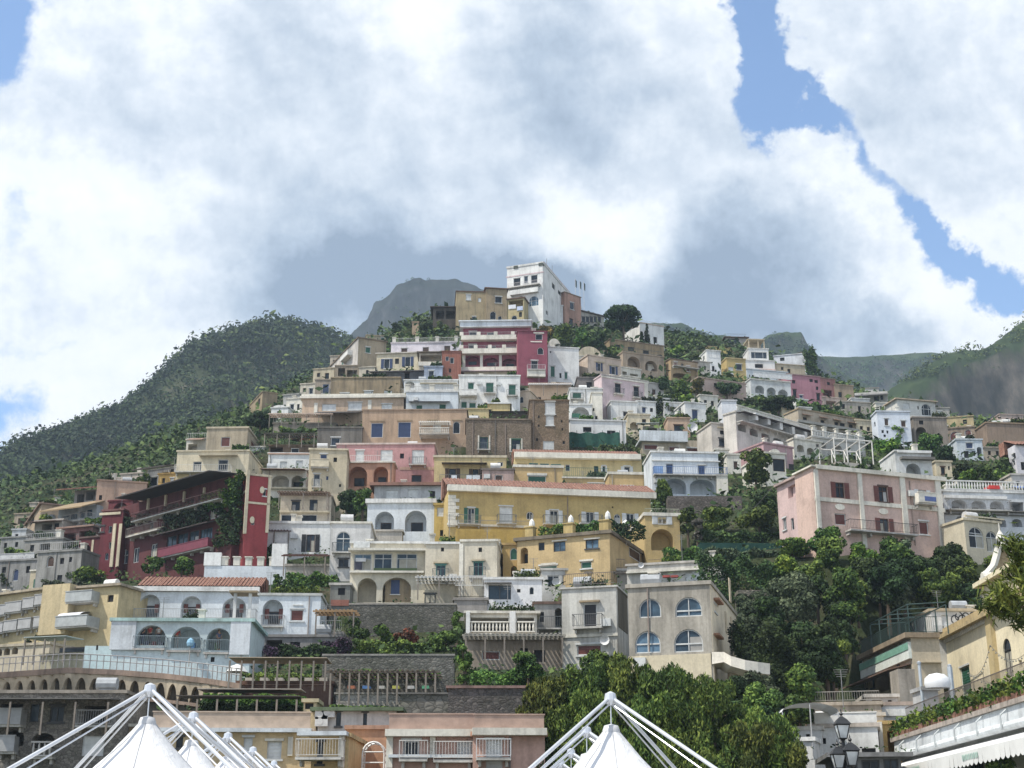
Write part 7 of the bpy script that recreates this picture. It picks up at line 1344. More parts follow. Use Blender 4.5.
f = empty('street_lamp', base); tag(f, 'black wrought iron street lamp with a cluster of glass lanterns at the bottom right', 'street lamp'); f['label'] = 'black iron street lamp with a raised centre lantern above a ring of glass lanterns'
zt = at(844, 738.5, YL_)[2]; zl = at(844, 766, YL_)[2]; px2m = YL_ / CP / FPX * 1.03
iron = paint((.015, .017, .02), .45, .0, .3); gl = glassmat((.42, .44, .44))
mb = MB(); mb.lathe((0, 0, 0), [(.32, 0), (.32, .15), (.2, .3), (.16, .9), (.09, 1.0), (.075, zl - .6), (.11, zl - .55), (.06, zl - .4), (.05, zt - .1)], 12); mb.build('post', iron, f, True)
for (dx, dy, zz, s) in ((0, 0, zt, .68), (.13, -.2, zl, .7), (-.18, -.1, zl - .06, .66), (.02, .3, zl, .66)):
    a, g = MB(), MB(); lantern(a, g, (dx, dy, zz), s)
    if zz < zt:
        pr = np.array([0, 0, zl - .5])
        for k in range(1, 7): t = k / 6; p = np.array([dx * t, dy * t, zl - .5 - .22 * math.sin(math.pi * t) + .34 * t]); a.tube(pr, p, .025, n=5); pr = p
    l = a.build('lantern', iron, f); g.build('pane', gl, l)

# ------------------------------------------------------------------ peaked tents on the quay
WT = paint((.60, .61, .63), .75, 0, .05)
w_nt = WT.node_tree; w_b = w_nt.nodes['Principled BSDF']; w_t = N(w_nt, 'ShaderNodeTexCoord'); w_m = N(w_nt, 'ShaderNodeMapping'); w_m.inputs['Scale'].default_value = (1, 1, .45); w_nt.links.new(w_t.outputs['Object'], w_m.inputs[0]); w_n = N(w_nt, 'ShaderNodeTexNoise', Scale=7, Detail=4, Roughness=.6, Distortion=.8); w_nt.links.new(w_m.outputs[0], w_n.inputs[0]); w_bp = N(w_nt, 'ShaderNodeBump', Strength=.5, Distance=.06); w_nt.links.new(w_n.outputs[0], w_bp.inputs['Height']); w_nt.links.new(w_bp.outputs[0], w_b.inputs['Normal']); AL = paint((.62, .64, .67), .32, .55, .1)
def tent(name_lbl, px, py, Y, half=2.55, eave=2.5, rot=0, fe=2.1):
    P = at(px, py, Y); top = P[2]; r = empty('market_tent', (P[0], P[1], 0), R(rot)); tag(r, name_lbl, 'tent', 'peaked white tents on the quay')
    n, m = 48, 14; ap = top - .62; V = []
    mb = MB()
    for j in range(m + 1):
        q = j / m
        for k in range(n):
            t = 2 * math.pi * k / n; c, s_ = math.cos(t), math.sin(t); sq = 1 / max(abs(c), abs(s_)); rad = .14 + (half - .14) * q
            shp = 1 + (sq - 1) * q ** 1.2; z = fe + (ap - fe) * (1 - q) ** 1.5
            wr = .012 * math.sin(k * 5.3 + j * 2.1) + .010 * math.sin(k * 2.7 - j * 1.3)
            mb.v.append((rad * shp * c, rad * shp * s_, z + wr * (q > 0)))
    for j in range(m):
        for k in range(n): q = (k + 1) % n; mb.f.append((j * n + k, j * n + q, (j + 1) * n + q, (j + 1) * n + k))
    cv = mb.build('canopy', WT, r, True)
    sm = MB()
    for k in range(0, n, 6):                                        # welded seams
        L_ = [np.array(cv.data.vertices[j * n + k].co) + [0, 0, .004] for j in range(m + 1)]
        for p, q in zip(L_, L_[1:]): sm.tube(p, q, .011, n=4, cap=False)
    sm.build('seams', paint((.45, .46, .48), .7), cv)
    mb = MB(); mb.lathe((0, 0, ap), [(.02, .13), (.13, .1), (.16, .02), (.17, -.06)], 14); mb.build('cap', paint((.55, .56, .58), .4), cv, True)
    vb = MB()
    for a, b in (((-1, -1), (1, -1)), ((1, -1), (1, 1)), ((1, 1), (-1, 1)), ((-1, 1), (-1, -1))):
        p = [(a[0] * half, a[1] * half), (b[0] * half, b[1] * half)]; vb.poly([(*p[0], fe), (*p[1], fe), (*p[1], fe - .3), (*p[0], fe - .3)])
    vb.build('valance', WT, cv)
    for a, b in ((-1, -1), (1, -1), (1, 1), (-1, 1)):
        e = half + .12; mb = MB(); mb.tube((0, 0, top), (a * e, b * e, eave - .05), .034, n=10); mb.tube((a * .05, b * .05, top - .16), (a * e * .98, b * e * .98, eave - .22), .015, n=6); mb.build('ridge_beam', AL, r)
        mb = MB(); mb.tube((a * e, b * e, 0), (a * e, b * e, eave), .06, n=8); mb.build('leg', AL, r)
    mb = MB()
    for a, b in (((-1, -1), (1, -1)), ((1, -1), (1, 1)), ((1, 1), (-1, 1)), ((-1, 1), (-1, -1))): e = half + .12; mb.tube((a[0] * e, a[1] * e, eave - .1), (b[0] * e, b[1] * e, eave - .1), .032, n=8)
    mb.build('edge_frame', AL, r); mb = MB(); mb.lathe((0, 0, top), [(.02, .1), (.1, .06), (.12, -.06), (.05, -.16)], 10); mb.tube((0, 0, top), (0, 0, ap), .012, n=5); mb.build('peak_joint', AL, r)
    return r
for i, (px, py, Y, lb) in enumerate(((150, 688.5, 26.0, 'nearest and largest white peaked tent at the lower left'), (193.5, 716, 31.2, 'second white peaked tent behind the largest one at lower left'), (228, 736, 36.4, 'third white peaked tent in the lower left row'), (253, 750, 41.4, 'fourth tent frame in the lower left row, just showing'), (274, 763.5, 46.6, 'last tent frame tip of the lower left row'))): tent(lb, px, py, Y, rot=3)
for px, py, Y, lb in ((610.5, 697, 26.5, 'nearest white peaked tent at the lower centre before the pines'), (586.5, 730.5, 32.5, 'second white peaked tent just behind the central one'), (571, 752, 38.5, 'third tent frame behind the central one'), (561, 762.5, 44, 'fourth tent frame tip behind the central one')): tent(lb, px, py, Y, half=2.35, rot=3)

# ------------------------------------------------------------------ parasols
def parasol(px, y0, y1, lb, Y=None, dY=0, open_=False, c=(.68, .68, .66), grp='folded white parasols', rw=.32):
    Y = (hit(px, y1) if Y is None else Y) + dY; P = at(px, y1, Y); H_ = at(px, y0, Y)[2] - P[2]; r = empty('parasol', P); tag(r, lb, 'parasol', grp)
    mb = MB(); mb.tube((0, 0, -1.5), (0, 0, H_), .04); mb.build('pole', paint((.4, .38, .35)), r)
    mb = MB()
    if open_: mb.lathe((0, 0, H_ * .55), [(rw, 0), (rw * .6, H_ * .3), (.02, H_ * .45)], 8)
    else: mb.lathe((0, 0, 0), [(.12, H_ * .12), (rw * .8, H_ * .22), (rw, H_ * .5), (rw * .8, H_ * .8), (.03, H_ * 1.02)], 8)
    mb.build('canopy', paint(c, .85, 0, .08), r)
PY = 163
for x, a, b, lb in ((532, 519, 531, 'folded white parasol below the white shutter at the left of the palace terrace'), (571, 515, 528, 'folded white parasol second from the left on the palace terrace'), (608, 511, 523, 'folded white parasol between the last two palace windows'), (626, 520, 532, 'wide folded white parasol nearest the corner of the palace terrace')): parasol(x, a, b, lb, Y=COR.Y + 2.5, rw=.45 if x > 620 else .32)
for x, a, b, lb in ((29, 646, 660, 'folded cream parasol left of the yellow hotel canopy'), (56, 646, 658, 'folded cream parasol right in front of the yellow hotel canopy')): parasol(x, a, b, lb, dY=-6, grp='folded cream parasols', c=(.6, .58, .52))
parasol(102, 632, 646, 'folded white parasol leaning by the yellow hotel steps', dY=-3); parasol(107, 628, 643, 'second folded white parasol by the aqua bastion', dY=-3)
parasol(889, 443, 450, 'open white parasol on the tan hotel terrace at right', dY=-3, open_=True, grp=None, rw=2.0) if False else parasol(855, 433.5, 440, 'open white parasol on the terrace of the tan hotel', dY=-4, open_=True, grp=None, rw=1.1)
parasol(133, 657, 668, 'open pink parasol on the road viaduct', Y=118, dY=0, open_=True, grp=None, c=(.4, .2, .2), rw=.7); parasol(236, 664, 682, 'open white parasol by the roadside restaurant', Y=114, open_=True, grp=None, rw=.9)
parasol(190, 638, 648, 'blue and white parasol on the arcade terrace', Y=ARC.Y - .5, open_=False, grp=None, c=(.25, .45, .6))

# overhead cables between the houses
for (xa, ya, Ya), (xb, yb, Yb), sag, lb in (((258, 596, 150), (352, 545, 158), 1.2, 'thin overhead cable from the red shuttered house up to the cream house'), ((434, 505, 178), (516, 470, 196), 1.5, 'thin overhead cable from the two arch house to the yellow palace'), ((568, 404, 244), (650, 455, 200), 2.0, 'thin overhead cable down from the stone tower to the blue doors'), ((648, 560, 140), (778, 480, 150), 2.2, 'thin overhead cable from the palazzo roof to the pink side wing'), ((110, 585, 160), (205, 560, 172), 1.5, 'thin overhead cable above the red tiled roof of the arcade')):
    a, b = at(xa, ya, Ya), at(xb, yb, Yb); f = empty('cable', a); tag(f, lb, 'cable'); mb = MB(); pr = None
    for k in range(15):
        t = k / 14; p = (b - a) * t - np.array([0, 0, sag * 4 * t * (1 - t)])
        if pr is not None: mb.tube(pr, p, .022, n=3, cap=False)
        pr = p
    mb.build('wire', paint((.03, .03, .03)), f)
# ------------------------------------------------------------------ trees and plants one can tell apart
P_ = plant
# summit
P_('umbrella_pine', 'great dark umbrella pine on the skyline right of the summit', 'tree', 604, 643, 308, 345, 'umbrella', 'umbrella', dens=1.3)
P_('cypress', 'tall thin cypress left of the white skyline villa', 'tree', 644.5, 650, 324, 347, 'dark', 'cypress', dY=-4); P_('cypress', 'short cypress between the umbrella pine and the tall cypress', 'tree', 639.5, 644, 332, 346, 'dark', 'cypress', dY=-5)
for x0, x1, y0, y1, lf, lb in ((523, 540, 321, 340, 'vine', 'yellow green leafy tree right above the crimson tower'), (536, 556, 322, 345, 'autumn', 'yellowish bushy tree second from the crimson tower'), (550, 574, 324, 350, 'mid', 'green bushy tree above the domed white house'), (570, 594, 326, 353, 'mid', 'broad green tree below the pinkish brick house'), (588, 610, 330, 356, 'dark', 'dark green tree below the glazed gallery'), (606, 622, 345, 361, 'mid', 'small light green tree right of the vaulted cream house')):
    P_('leafy_tree', lb, 'tree', x0, x1, y0, y1, lf, group='trees under the summit', dens=1.2)
P_('leafy_tree', 'dark round tree behind the roof terrace of the lavender white house', 'tree', 417, 434, 320, 341, 'dark', dY=6); P_('leafy_tree', 'second dark tree nearer the crimson hotel on the roof terrace', 'tree', 431, 452, 322, 341, 'mid', dY=7)
hedge('hedge', 'dark hedge framed in posts at the left of the roof terrace', 'hedge', 392, 412, 324, 338, 'dark', dY=8)
P_('shrub', 'bright yellow green bush at the left corner of the lavender white house', 'shrub', 384, 392, 346, 356, 'bright', 'shrub', dY=-3)
P_('shrub', 'small yellow green tree on the skyline above the brown house with red doors', 'shrub', 668, 686, 345, 358, 'bright', 'shrub')
hedge('ivy', 'dark ivy hanging over the roof of the brown house with red doors', 'ivy', 660, 700, 354, 364, 'scrub', dY=4)
# right middle slope
for x0, x1, y0, y1, lf, lb in ((654, 672, 376, 396, 'dark', 'dark green tree above the white house with the blue door'), (668, 694, 380, 404, 'mid', 'spreading green tree right of the pink house'), (688, 706, 376, 402, 'autumn', 'yellow brown autumn tinted tree under the pink terrace wall'), (676, 700, 396, 408, 'bright', 'light green shrub trailing above the blue door house')):
    P_('leafy_tree', lb, 'tree', x0, x1, y0, y1, lf)
P_('umbrella_pine', 'flat crowned dark pine above the bare white block', 'tree', 712, 742, 384.5, 404, 'umbrella', 'umbrella', dens=1.3, dY=4)
P_('umbrella_pine', 'broad clipped dark green crown below the planted terrace arches', 'tree', 761, 797, 398.5, 420, 'umbrella', 'umbrella', dens=1.4); P_('leafy_tree', 'olive green tree between the flat pine and the broad dark crown', 'tree', 749, 771, 393, 408, 'pine'); hedge('hedge', 'dark green hedge left of the olive green tree', 'hedge', 736, 760, 399, 407, 'dark')
hedge('shrubbery', 'yellow green shrubs along the roof of the tan hotel', 'shrubs', 800, 830, 403, 412, 'vine', yaw=20); 
for i, (x0, x1) in enumerate(((751, 760), (762, 771), (771, 778), (778, 790))): P_('potted_shrub', ('left end shrub on the planted white terrace', 'second shrub on the planted white terrace', 'third shrub on the planted white terrace', 'large dark shrub at the right end of the planted white terrace')[i], 'shrub', x0, x1, 376 + i * 1.6, 384 + i * 1.6, 'dark', 'shrub', dY=-2)
P_('leafy_tree', 'round yellow green tree standing right of the blue door house', 'tree', 738, 774, 449, 492, 'mid', dens=1.3); P_('leafy_tree', 'small conifer shaped tree left of the two white arches under the blue doors', 'tree', 654, 671, 481, 506, 'mid', 'pine')
hedge('ivy', 'dark ivy over the rock at the end of the slanting white gable', 'ivy', 806, 818, 350, 374, 'scrub', depth=3)
hedge('hedge', 'long dark clipped hedge below the tan hotel awnings', 'hedge', 846, 884, 437, 450, 'dark', yaw=14)
P_('leafy_tree', 'bright lime green bushy tree in front of the bluish white house', 'tree', 875, 906, 438, 462, 'bright'); P_('leafy_tree', 'green tree growing against the bluish white house wall', 'tree', 889, 908, 422, 446, 'mid'); P_('leafy_tree', 'dark tree right of the tan hotel', 'tree', 852, 872, 410, 430, 'dark'); P_('leafy_tree', 'pale green bush on the stone terrace below the lean-to', 'tree', 853, 868, 414, 424, 'olive')
for x0, x1, y0, y1, lf, lb in ((918, 946, 432, 460, 'mid', 'green tree below the dark arched stone doorway'), (936, 958, 446, 466, 'dark', 'dark tree left of the pale blue house'), (950, 984, 462, 486, 'dark', 'dark round bush below the pale blue house'), (958, 982, 466, 488, 'bright', 'lime green bush above the white hotel roof'), (978, 1000, 464, 490, 'mid', 'green bush right of the lime green bush'), (996, 1024, 458, 484, 'dark', 'dark tree left of the red tiled white house'), (990, 1012, 470, 488, 'mid', 'low green bush by the red awning'), (884, 910, 444, 462, 'olive', 'olive bush behind the arched porch')):
    P_('leafy_tree', lb, 'tree', x0, x1, y0, y1, lf, group='trees on the far right slope')
hedge('vine', 'green vine roof over the pale blue house terrace', 'vine', 956, 985, 434, 440, 'mid', dY=-3)
# trees below the big pink house
R_ = ((676, 700, 506, 540, 'mid', 'green tree right of the yellow end block'), (700, 736, 506, 536, 'mid', 'leafy green tree under the two white arches'), (736, 782, 502, 534, 'mid', 'broad green tree left of the big pink house'), (752, 784, 488, 516, 'dark', 'dark tree against the corner of the pink side wing'), (690, 706, 512, 552, 'grey', 'bare greyish tree on the garden terrace'),
 (772, 812, 536, 560, 'vine', 'yellow green bush at the foot of the pink side wing'), (806, 846, 524, 566, 'mid', 'bright green tree at the left foot of the big pink house'), (846, 884, 540, 580, 'vine', 'yellow green tree below the middle of the big pink house'), (880, 920, 536, 576, 'olive', 'olive green tree below the right end of the big pink house'), (762, 806, 556, 588, 'bright', 'lime green bush right of the palazzo terraces'),
 (768, 830, 566, 640, 'olive', 'large grey green olive tree in the middle of the dark wood'), (826, 874, 566, 640, 'mid', 'green tree in the middle of the dark wood below the pink house'), (866, 912, 556, 622, 'dark', 'dark tree in the wood left of the church gable'), (910, 956, 566, 616, 'mid', 'dark green tree closest to the parapet pattern'), (948, 984, 554, 606, 'mid', 'bright green tree below the cream arched house'), (930, 960, 545, 580, 'dark', 'dark tree left of the cream arched house'), (984, 1030, 550, 600, 'vine', 'yellow green tree at the right edge behind the church gable'),
 (746, 792, 590, 660, 'dark', 'dark tree directly right of the palazzo'), (780, 836, 620, 700, 'dark', 'deep dark tree low in the wood above the tents'), (806, 850, 630, 700, 'dark', 'dark tree left of the terrace house canopy'), (716, 760, 672, 730, 'dark', 'ivy dark bush under the curving white stair wall'), (742, 786, 680, 740, 'mid', 'green bush low beside the pine grove'))
for x0, x1, y0, y1, lf, lb in R_: P_('leafy_tree', lb, 'tree', x0, x1, y0, y1, lf, group='trees of the wood below the pink house', dens=1.2)
hedge('ivy', 'dark ivy sheet covering the steep bank right of the palazzo', 'ivy', 738, 800, 630, 706, 'dark', depth=3, dens=.9); hedge('ivy', 'green creepers covering the terrace banks above the palazzo roof', 'ivy', 700, 780, 560, 600, 'scrub', depth=3, dens=.9)
hedge('hedge', 'low clipped hedge along the garden terrace left of the pink side wing', 'hedge', 698, 780, 532, 543, 'scrub'); hedge('hedge', 'flowering hedge row below the garden terrace fence', 'hedge', 700, 800, 550, 562, 'olive'); hedge('shrubbery', 'mixed shrubs on the terrace right of the yellow end block', 'shrubs', 664, 712, 549, 562, 'mid')
H('fence', 'dark green garden fence on the terrace left of the pink side wing', 'fence', 700, 788, 543, 549, (.02, .06, .05), yaw=2, depth=.3, base=1, roof='none', stain=.3)
H('retaining_wall', 'brown stone garden wall under the two white arches', 'wall', 668, 742, 496, 512, (.14, .12, .1), mat=masonry((.13, .11, .1)), depth=2, base=3, roof='none', dY=1)
H('retaining_wall', 'low stone terrace wall in the wood right of the palazzo', 'wall', 738, 775, 590, 604, (.2, .18, .15), mat=masonry((.19, .17, .14)), depth=2, base=3, roof='none')
import math as _m
wood = [(838, 622), (846, 642), (836, 660), (846, 600), (824, 648), (752, 660), (770, 650), (800, 645), (818, 600), (842, 612), (858, 600), (880, 596), (898, 606), (932, 600), (834, 680), (806, 690), (776, 684), (760, 700), (748, 640), (756, 615), (790, 610), (870, 580), (904, 584), (925, 580), (958, 596), (972, 606), (846, 584), (812, 580), (790, 575), (738, 720), (765, 730), (800, 715), (955, 570), (835, 560), (898, 560)]
for i, (x, y) in enumerate(wood):
    w_ = random.uniform(15, 23); plant('leafy_tree', 'tree crowded among its neighbours in the dark wood between the pink house and the church', 'tree', x - w_, x + w_, y - w_ * 1.25, y + w_ * .9, random.choice(['dark', 'dark', 'mid', 'dark', 'olive', 'mid']), group='crowded trees of the dark wood', dens=1.1)
# pines in the centre foreground
for x0, x1, y0, y1, lb in ((528, 576, 672, 765, 'yellow green pine at the left of the grove before the palazzo'), (560, 612, 660, 760, 'yellow green pine rising below the weathered cube house'), (604, 648, 654, 765, 'tall yellow green pine right behind the central tent'), (640, 696, 664, 770, 'full yellow green pine below the palazzo windows'), (688, 738, 676, 770, 'yellow green pine right of the central tent'), (726, 782, 706, 775, 'low spreading pine at the right end of the grove'), (536, 580, 706, 775, 'small pine in front of the pink wing'), (640, 700, 712, 780, 'low pine at the right foot of the central tent'), (690, 740, 724, 780, 'short bright pine low at the right of the grove'), (568, 610, 690, 780, 'yellow green pine hard against the left beam of the central tent'), (630, 672, 690, 780, 'yellow green pine hard against the right beam of the central tent'), (740, 790, 722, 785, 'dark spreading pine beside the white roofed house')):
    P_('pine_tree', lb, 'tree', x0 - 12, x1 + 12, y0 + 3, y1, 'pine', 'pine', group='pines in the centre foreground', dens=1.6, cap=14000)
for x0, x1, y0, y1, lf, lb in ((576, 616, 650, 690, 'mid', 'leafy tree before the red door of the cube house'), (510, 546, 650, 690, 'mid', 'green tree under the vine pergola'), (452, 476, 636, 700, 'mid', 'tall creeper bush at the corner of the dark stone terrace wall')): P_('leafy_tree', lb, 'tree', x0, x1, y0, y1, lf, dY=-2)
# gardens left of centre
for x0, x1, y0, y1, lf, lb in ((344, 372, 616, 648, 'mid', 'round green tree at the left end of the hedge garden'), (392, 420, 626, 648, 'red', 'dark red leaved bush in the hedge garden'), (424, 466, 628, 652, 'mid', 'green bush right of the red leaved bush'), (446, 468, 610, 634, 'mid', 'leafy tree beside the white veranda'), (372, 396, 624, 646, 'vine', 'vine arbour in the hedge garden')): P_('shrub', lb, 'shrub', x0, x1, y0, y1, lf, 'shrub')
hedge('hedge', 'long clipped green hedge above the grey garden retaining wall', 'hedge', 352, 438, 642, 656, 'mid', dY=1); hedge('vine', 'green vines over the arbour at the back of the hedge garden', 'vine', 370, 456, 619, 630, 'mid', dY=1); hedge('shrubbery', 'purple flowering shrubs under the red shuttered house', 'shrubs', 264, 300, 646, 658, 'purple'); hedge('shrubbery', 'pink flowering shrubs left of the hedge garden', 'shrubs', 322, 350, 640, 658, 'purple'); hedge('ivy', 'green ivy along the foot of the shaded basement', 'ivy', 278, 336, 646, 660, 'dark', dY=-1)
hedge('vine', 'bright vine leaves on the roof of the vine covered terrace', 'vine', 336, 440, 671, 678, 'vine', dY=-4, depth=4); hedge('vine', 'bright vine leaves over the lower dark canopy', 'vine', 202, 304, 695, 705, 'vine', dY=-6, depth=4); hedge('vine', 'green hanging plants under the lower dark canopy', 'vine', 196, 300, 704, 719, 'dark', dY=-5, depth=2); hedge('vine', 'small vine roof over the low utility building', 'vine', 330, 388, 706, 712, 'mid', dY=-3)
hedge('hedge', 'green plants along the back of the roadside restaurant', 'hedge', 240, 328, 674, 683, 'mid', dY=-2, depth=.8)
hedge('hedge', 'thick dark green hedge inside the white garden parapet', 'hedge', 217, 282, 543, 565, 'dark', dY=-1, depth=3)
P_('shrub', 'dark bougainvillea over the roof of the red shuttered house', 'shrub', 276, 312, 574, 596, 'dark', 'shrub', dY=2); P_('shrub', 'purple bougainvillea right of the dark roof garden', 'shrub', 308, 332, 574, 590, 'purple', 'shrub', dY=2); P_('shrub', 'pale green agave bush on the left of the roof garden', 'shrub', 270, 284, 573, 590, 'vine', 'shrub', dY=1)
P_('leafy_tree', 'dark green tree filling the gap below the rose pink house', 'tree', 334, 360, 486, 522, 'dark', dens=1.3); P_('leafy_tree', 'lime green leafed tree in front of the dark tree below the rose pink house', 'tree', 350, 374, 486, 520, 'mid', dY=-2)
P_('umbrella_pine', 'dark round pine beside the square beige house', 'tree', 243, 275, 413, 438, 'umbrella', 'umbrella', dens=1.4, dY=2); hedge('shrubbery', 'green shrubs above the dark restaurant pergola', 'shrubs', 278, 318, 428, 437, 'mid', dY=2); hedge('shrubbery', 'dark red flowering shrubs beside the restaurant pergola', 'shrubs', 292, 316, 436, 441, 'red')
P_('banana_plant', 'bright green banana plant above the red hotel', 'plant', 134, 156, 474, 492, 'bright', 'shrub', dY=-3)
for x0, x1, y0, y1, lf, Yo, lb in ((226, 237, 476, 506, 'vine', -3, 'yellow green creeper climbing the top of the red hotel beside the corner tower'), (202, 234, 492, 508, 'vine', -3, 'yellow green creeper along the upper balcony of the red hotel'), (214, 236, 508, 545, 'dark', -3, 'dark creeper hanging down the right end of the red hotel'), (160, 206, 505, 528, 'olive', -3, 'brownish climbing plant on the middle of the red hotel front'), (122, 146, 516, 524, 'olive', -2, 'olive creeper on the balcony of the red hotel left end'), (86, 106, 518, 523, 'bright', -3, 'lime green vine mat left of the red tower house'), (102, 128, 491, 500, 'bright', -3, 'lime green vine roof above the wine red arcade house')):
    hedge('creeper', lb, 'creeper', x0, x1, y0, y1, lf, Y=(onplane(RH, (x0 + x1) / 2, y1) - .9) if x0 > 118 else None, dY=0 if x0 > 118 else Yo - 1, depth=.9, yaw=-42 if x0 > 118 else -14)
for x0, x1, y0, y1, lf, lb in ((138, 164, 556, 574, 'mid', 'green tree in front of the dark red hotel base'), (166, 196, 554, 576, 'mid', 'second green tree before the dark red hotel base'), (60, 106, 566, 584, 'vine', 'yellow green shrubs along the terrace under the red tower house'), (28, 62, 533, 548, 'dark', 'dark bush on the plant hung terrace'), (2, 26, 548, 560, 'vine', 'yellow green vine at the left edge'), (18, 34, 552, 562, 'bright', 'lime bush near the violet arched door'), (72, 92, 540, 552, 'olive', 'brownish shrub left of the dark red arch')): P_('shrub', lb, 'shrub', x0, x1, y0, y1, lf, 'shrub', dY=-2)
hedge('ivy', 'dark climbing plant on the porch of the yellow hotel', 'ivy', 24, 42, 637, 654, 'dark', dY=-6)
hedge('planting', 'green planting boxes along the yellow palace terrace', 'planter', 540, 566, 526, 536, 'mid', Y=COR.Y + 1.5, depth=1, yaw=-22); hedge('planting', 'green planting box in the middle of the palace terrace edge', 'planter', 575, 602, 523, 533, 'mid', Y=COR.Y + .5, depth=1, yaw=-22); hedge('planting', 'dark green planting at the corner of the palace terrace', 'planter', 612, 644, 522, 538, 'dark', Y=COR.Y + 1, depth=1.2, yaw=20)
P_('shrub', 'small palm like bush on the dark porch by the grey cube', 'shrub', 526, 536, 611, 626, 'bright', 'shrub', Y=138)
P_('shrub', 'leafy potted plants low at the right edge below the awning', 'shrub', 985, 1020, 748, 775, 'mid', 'shrub', Y=70)
for x0, x1, y0, y1, lf, lb in ((0, 40, 574, 588, 'scrub', 'scrubby green shrubs on the terrace of the violet arched house'), (40, 100, 582, 594, 'olive', 'olive green shrubs above the yellow hotel roof'), (470, 545, 672, 690, 'mid', 'green shrubs on top of the dark rough stone wall'), (640, 676, 398, 412, 'scrub', 'green scrub below the pink terrace garden'), (700, 740, 455, 470, 'scrub', 'dark scrub between the greyish cream house and the blue doors'), (840, 876, 466, 476, 'scrub', 'low green scrub in front of the white pergola frame'), (600, 640, 446, 456, 'scrub', 'dark red and green scrub below the green netting fence'), (286, 336, 574, 588, 'mid', 'leafy planting below the broken timber pergola'), (200, 262, 690, 700, 'vine', 'yellow green planting under the viaduct right end')):
    hedge('shrubbery', lb, 'shrubs', x0, x1, y0, y1, lf, dY=-1.5, depth=2.5, dens=.8)
# pine boughs reaching in from the right edge
f = empty('pine_tree', at(1062, 640, 46)); tag(f, 'near pine tree whose long needled boughs reach in from the right edge', 'tree'); o0 = at(1062, 640, 46); f.location.z = 0; o0[2] = 0
mb = MB(); mb.tube((0, 0, 0), (.2, 0, 14), .3, .12, 9); tips = []
for px, py, Y in ((1012, 545, 45), (1000, 590, 44), (992, 604, 45.5), (1024, 560, 45), (1030, 580, 44), (1016, 572, 46)):
    t = at(px, py, Y) - o0; a = np.array([.1, 0, t[2] - .9]); m_ = a * .45 + t * .55 + [0, 0, -.15]; mb.tube(a, m_, .07, .05, 6); mb.tube(m_, t, .05, .02, 5); tips += [t, m_ * .4 + t * .6, m_]
mb.build('trunk', paint((.10, .075, .055), .9), f)
C_ = np.concatenate([np.array(t) + RNG.normal(size=(200, 3)) * [.2, .2, .15] for t in tips]); nn = RNG.normal(size=C_.shape); nn /= np.linalg.norm(nn, axis=1, keepdims=True); up = RNG.normal(size=C_.shape) * .7 + [-.3, 0, .5]
quads('crown', C_, nn, .05, leafmat((.055, .11, .02), (.19, .27, .05)), f, asp=4.0, up=up)

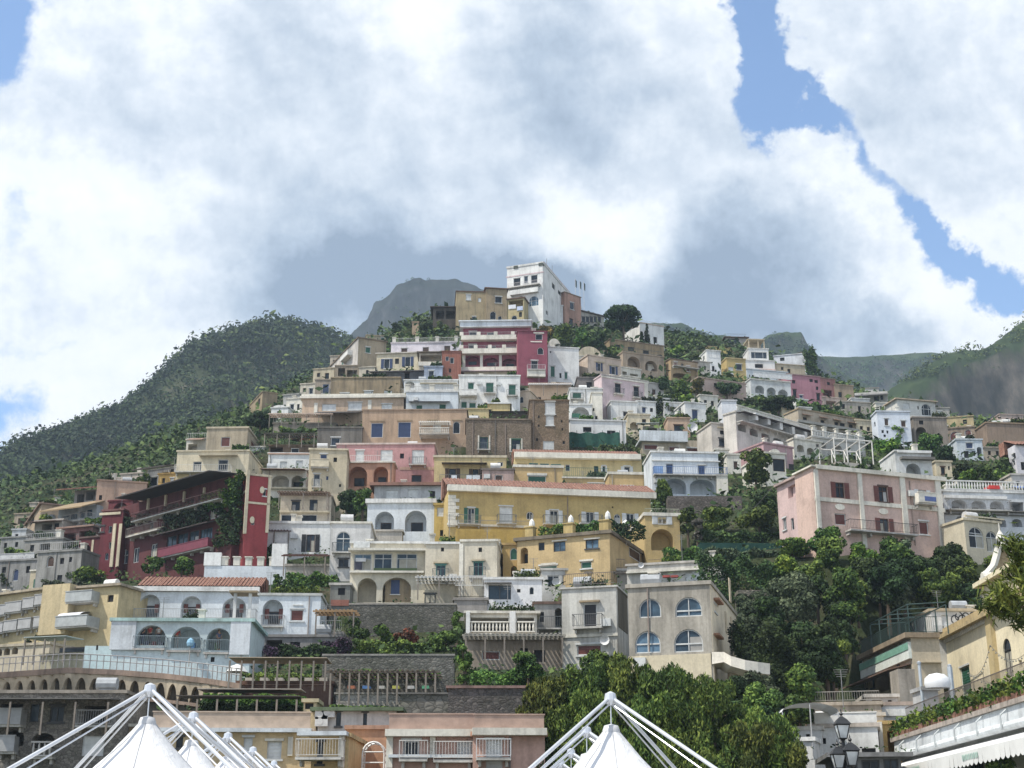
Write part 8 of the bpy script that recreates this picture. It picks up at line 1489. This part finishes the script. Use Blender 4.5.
# ------------------------------------------------------------------ diners standing in the white arcade
def person(lb, px, py, Y, shirt, legs, turn=0, arm=.25):
    r = empty('person', at(px, py, Y), R(turn)); tag(r, lb, 'person', 'people standing in the white arcade')
    def skin(name, J, E, rad, col):
        me = bpy.data.meshes.new(name); me.from_pydata(J, E, []); o = bpy.data.objects.new(name, me); COL.objects.link(o); o.parent = r
        m = o.modifiers.new('skin', 'SKIN'); m.use_smooth_shade = True
        for i, q in enumerate(rad): me.skin_vertices[0].data[i].radius = (q, q * .85)
        me.skin_vertices[0].data[0].use_root = True; o.modifiers.new('smooth', 'SUBSURF').levels = 1; o.modifiers['smooth'].render_levels = 1; me.materials.append(paint(col, .8)); return o
    J = [(0, 0, .95), (0, 0, 1.2), (0, 0, 1.42), (0, 0, 1.5), (0, -.02, 1.62), (0, -.01, 1.70), (.19, 0, 1.40), (.25, -.03, 1.13), (.24, -arm, .95), (-.19, 0, 1.40), (-.25, -.03, 1.13), (-.22, -arm * .6, .92), (.09, 0, .9), (.10, -.02, .48), (.10, 0, .07), (.11, -.14, .04), (-.09, 0, .9), (-.10, .02, .48), (-.10, .02, .07), (-.11, -.12, .04)]
    E = [(0, 1), (1, 2), (2, 3), (3, 4), (4, 5), (2, 6), (6, 7), (7, 8), (2, 9), (9, 10), (10, 11), (0, 12), (12, 13), (13, 14), (14, 15), (0, 16), (16, 17), (17, 18), (18, 19)]
    skin('body', J, E, [.13, .12, .13, .055, .105, .085, .06, .042, .034, .06, .042, .034, .085, .056, .04, .035, .085, .056, .04, .035], (.42, .26, .18))
    skin('shirt', [(0, 0, .93), (0, 0, 1.2), (0, 0, 1.41), (.19, 0, 1.39), (.235, -.02, 1.22), (-.19, 0, 1.39), (-.235, -.02, 1.22)], [(0, 1), (1, 2), (2, 3), (3, 4), (2, 5), (5, 6)], [.155, .145, .15, .078, .066, .078, .066], shirt)
    skin('trousers', [(0, 0, .96), (.09, 0, .88), (.10, -.02, .48), (.10, 0, .1), (-.09, 0, .88), (-.10, .02, .48), (-.10, .02, .1)], [(0, 1), (1, 2), (2, 3), (0, 4), (4, 5), (5, 6)], [.15, .105, .075, .06, .105, .075, .06], legs)
    mb = MB(); mb.lathe((0, .01, 1.62), [(.10, -.02), (.118, .04), (.10, .10), (.05, .145), (.005, .155)], 10); mb.build('hair', paint(random.choice(((.03, .02, .015), (.10, .06, .03), (.05, .04, .03))), .7), r, True)
for i, (px, sh, lg, lb) in enumerate(((142, (.05, .05, .08), (.06, .07, .12), 'person in a dark top at the left of the first arcade arch'), (149, (.35, .05, .05), (.05, .05, .06), 'person in a red top beside the dark topped one in the first arch'), (158, (.55, .55, .53), (.08, .08, .1), 'person in a white top at the right of the first arcade arch'), (176, (.4, .06, .05), (.3, .3, .28), 'person in a red top at the left of the middle arcade arch'), (218, (.1, .12, .2), (.1, .1, .1), 'person in dark blue under the third arcade arch'))):
    person(lb, px, (645.3, 645.3, 645.3, 647.8, 650.2)[i], onplane(ARC, px, 646) + .7, sh, lg, random.uniform(-60, 60), random.uniform(.1, .35))
make_terrain(); make_far(); make_sky(); make_haze(HAZE)
SC.cycles.max_bounces = 6; SC.cycles.diffuse_bounces = 3; SC.cycles.volume_bounces = 0; SC.cycles.use_denoising = True
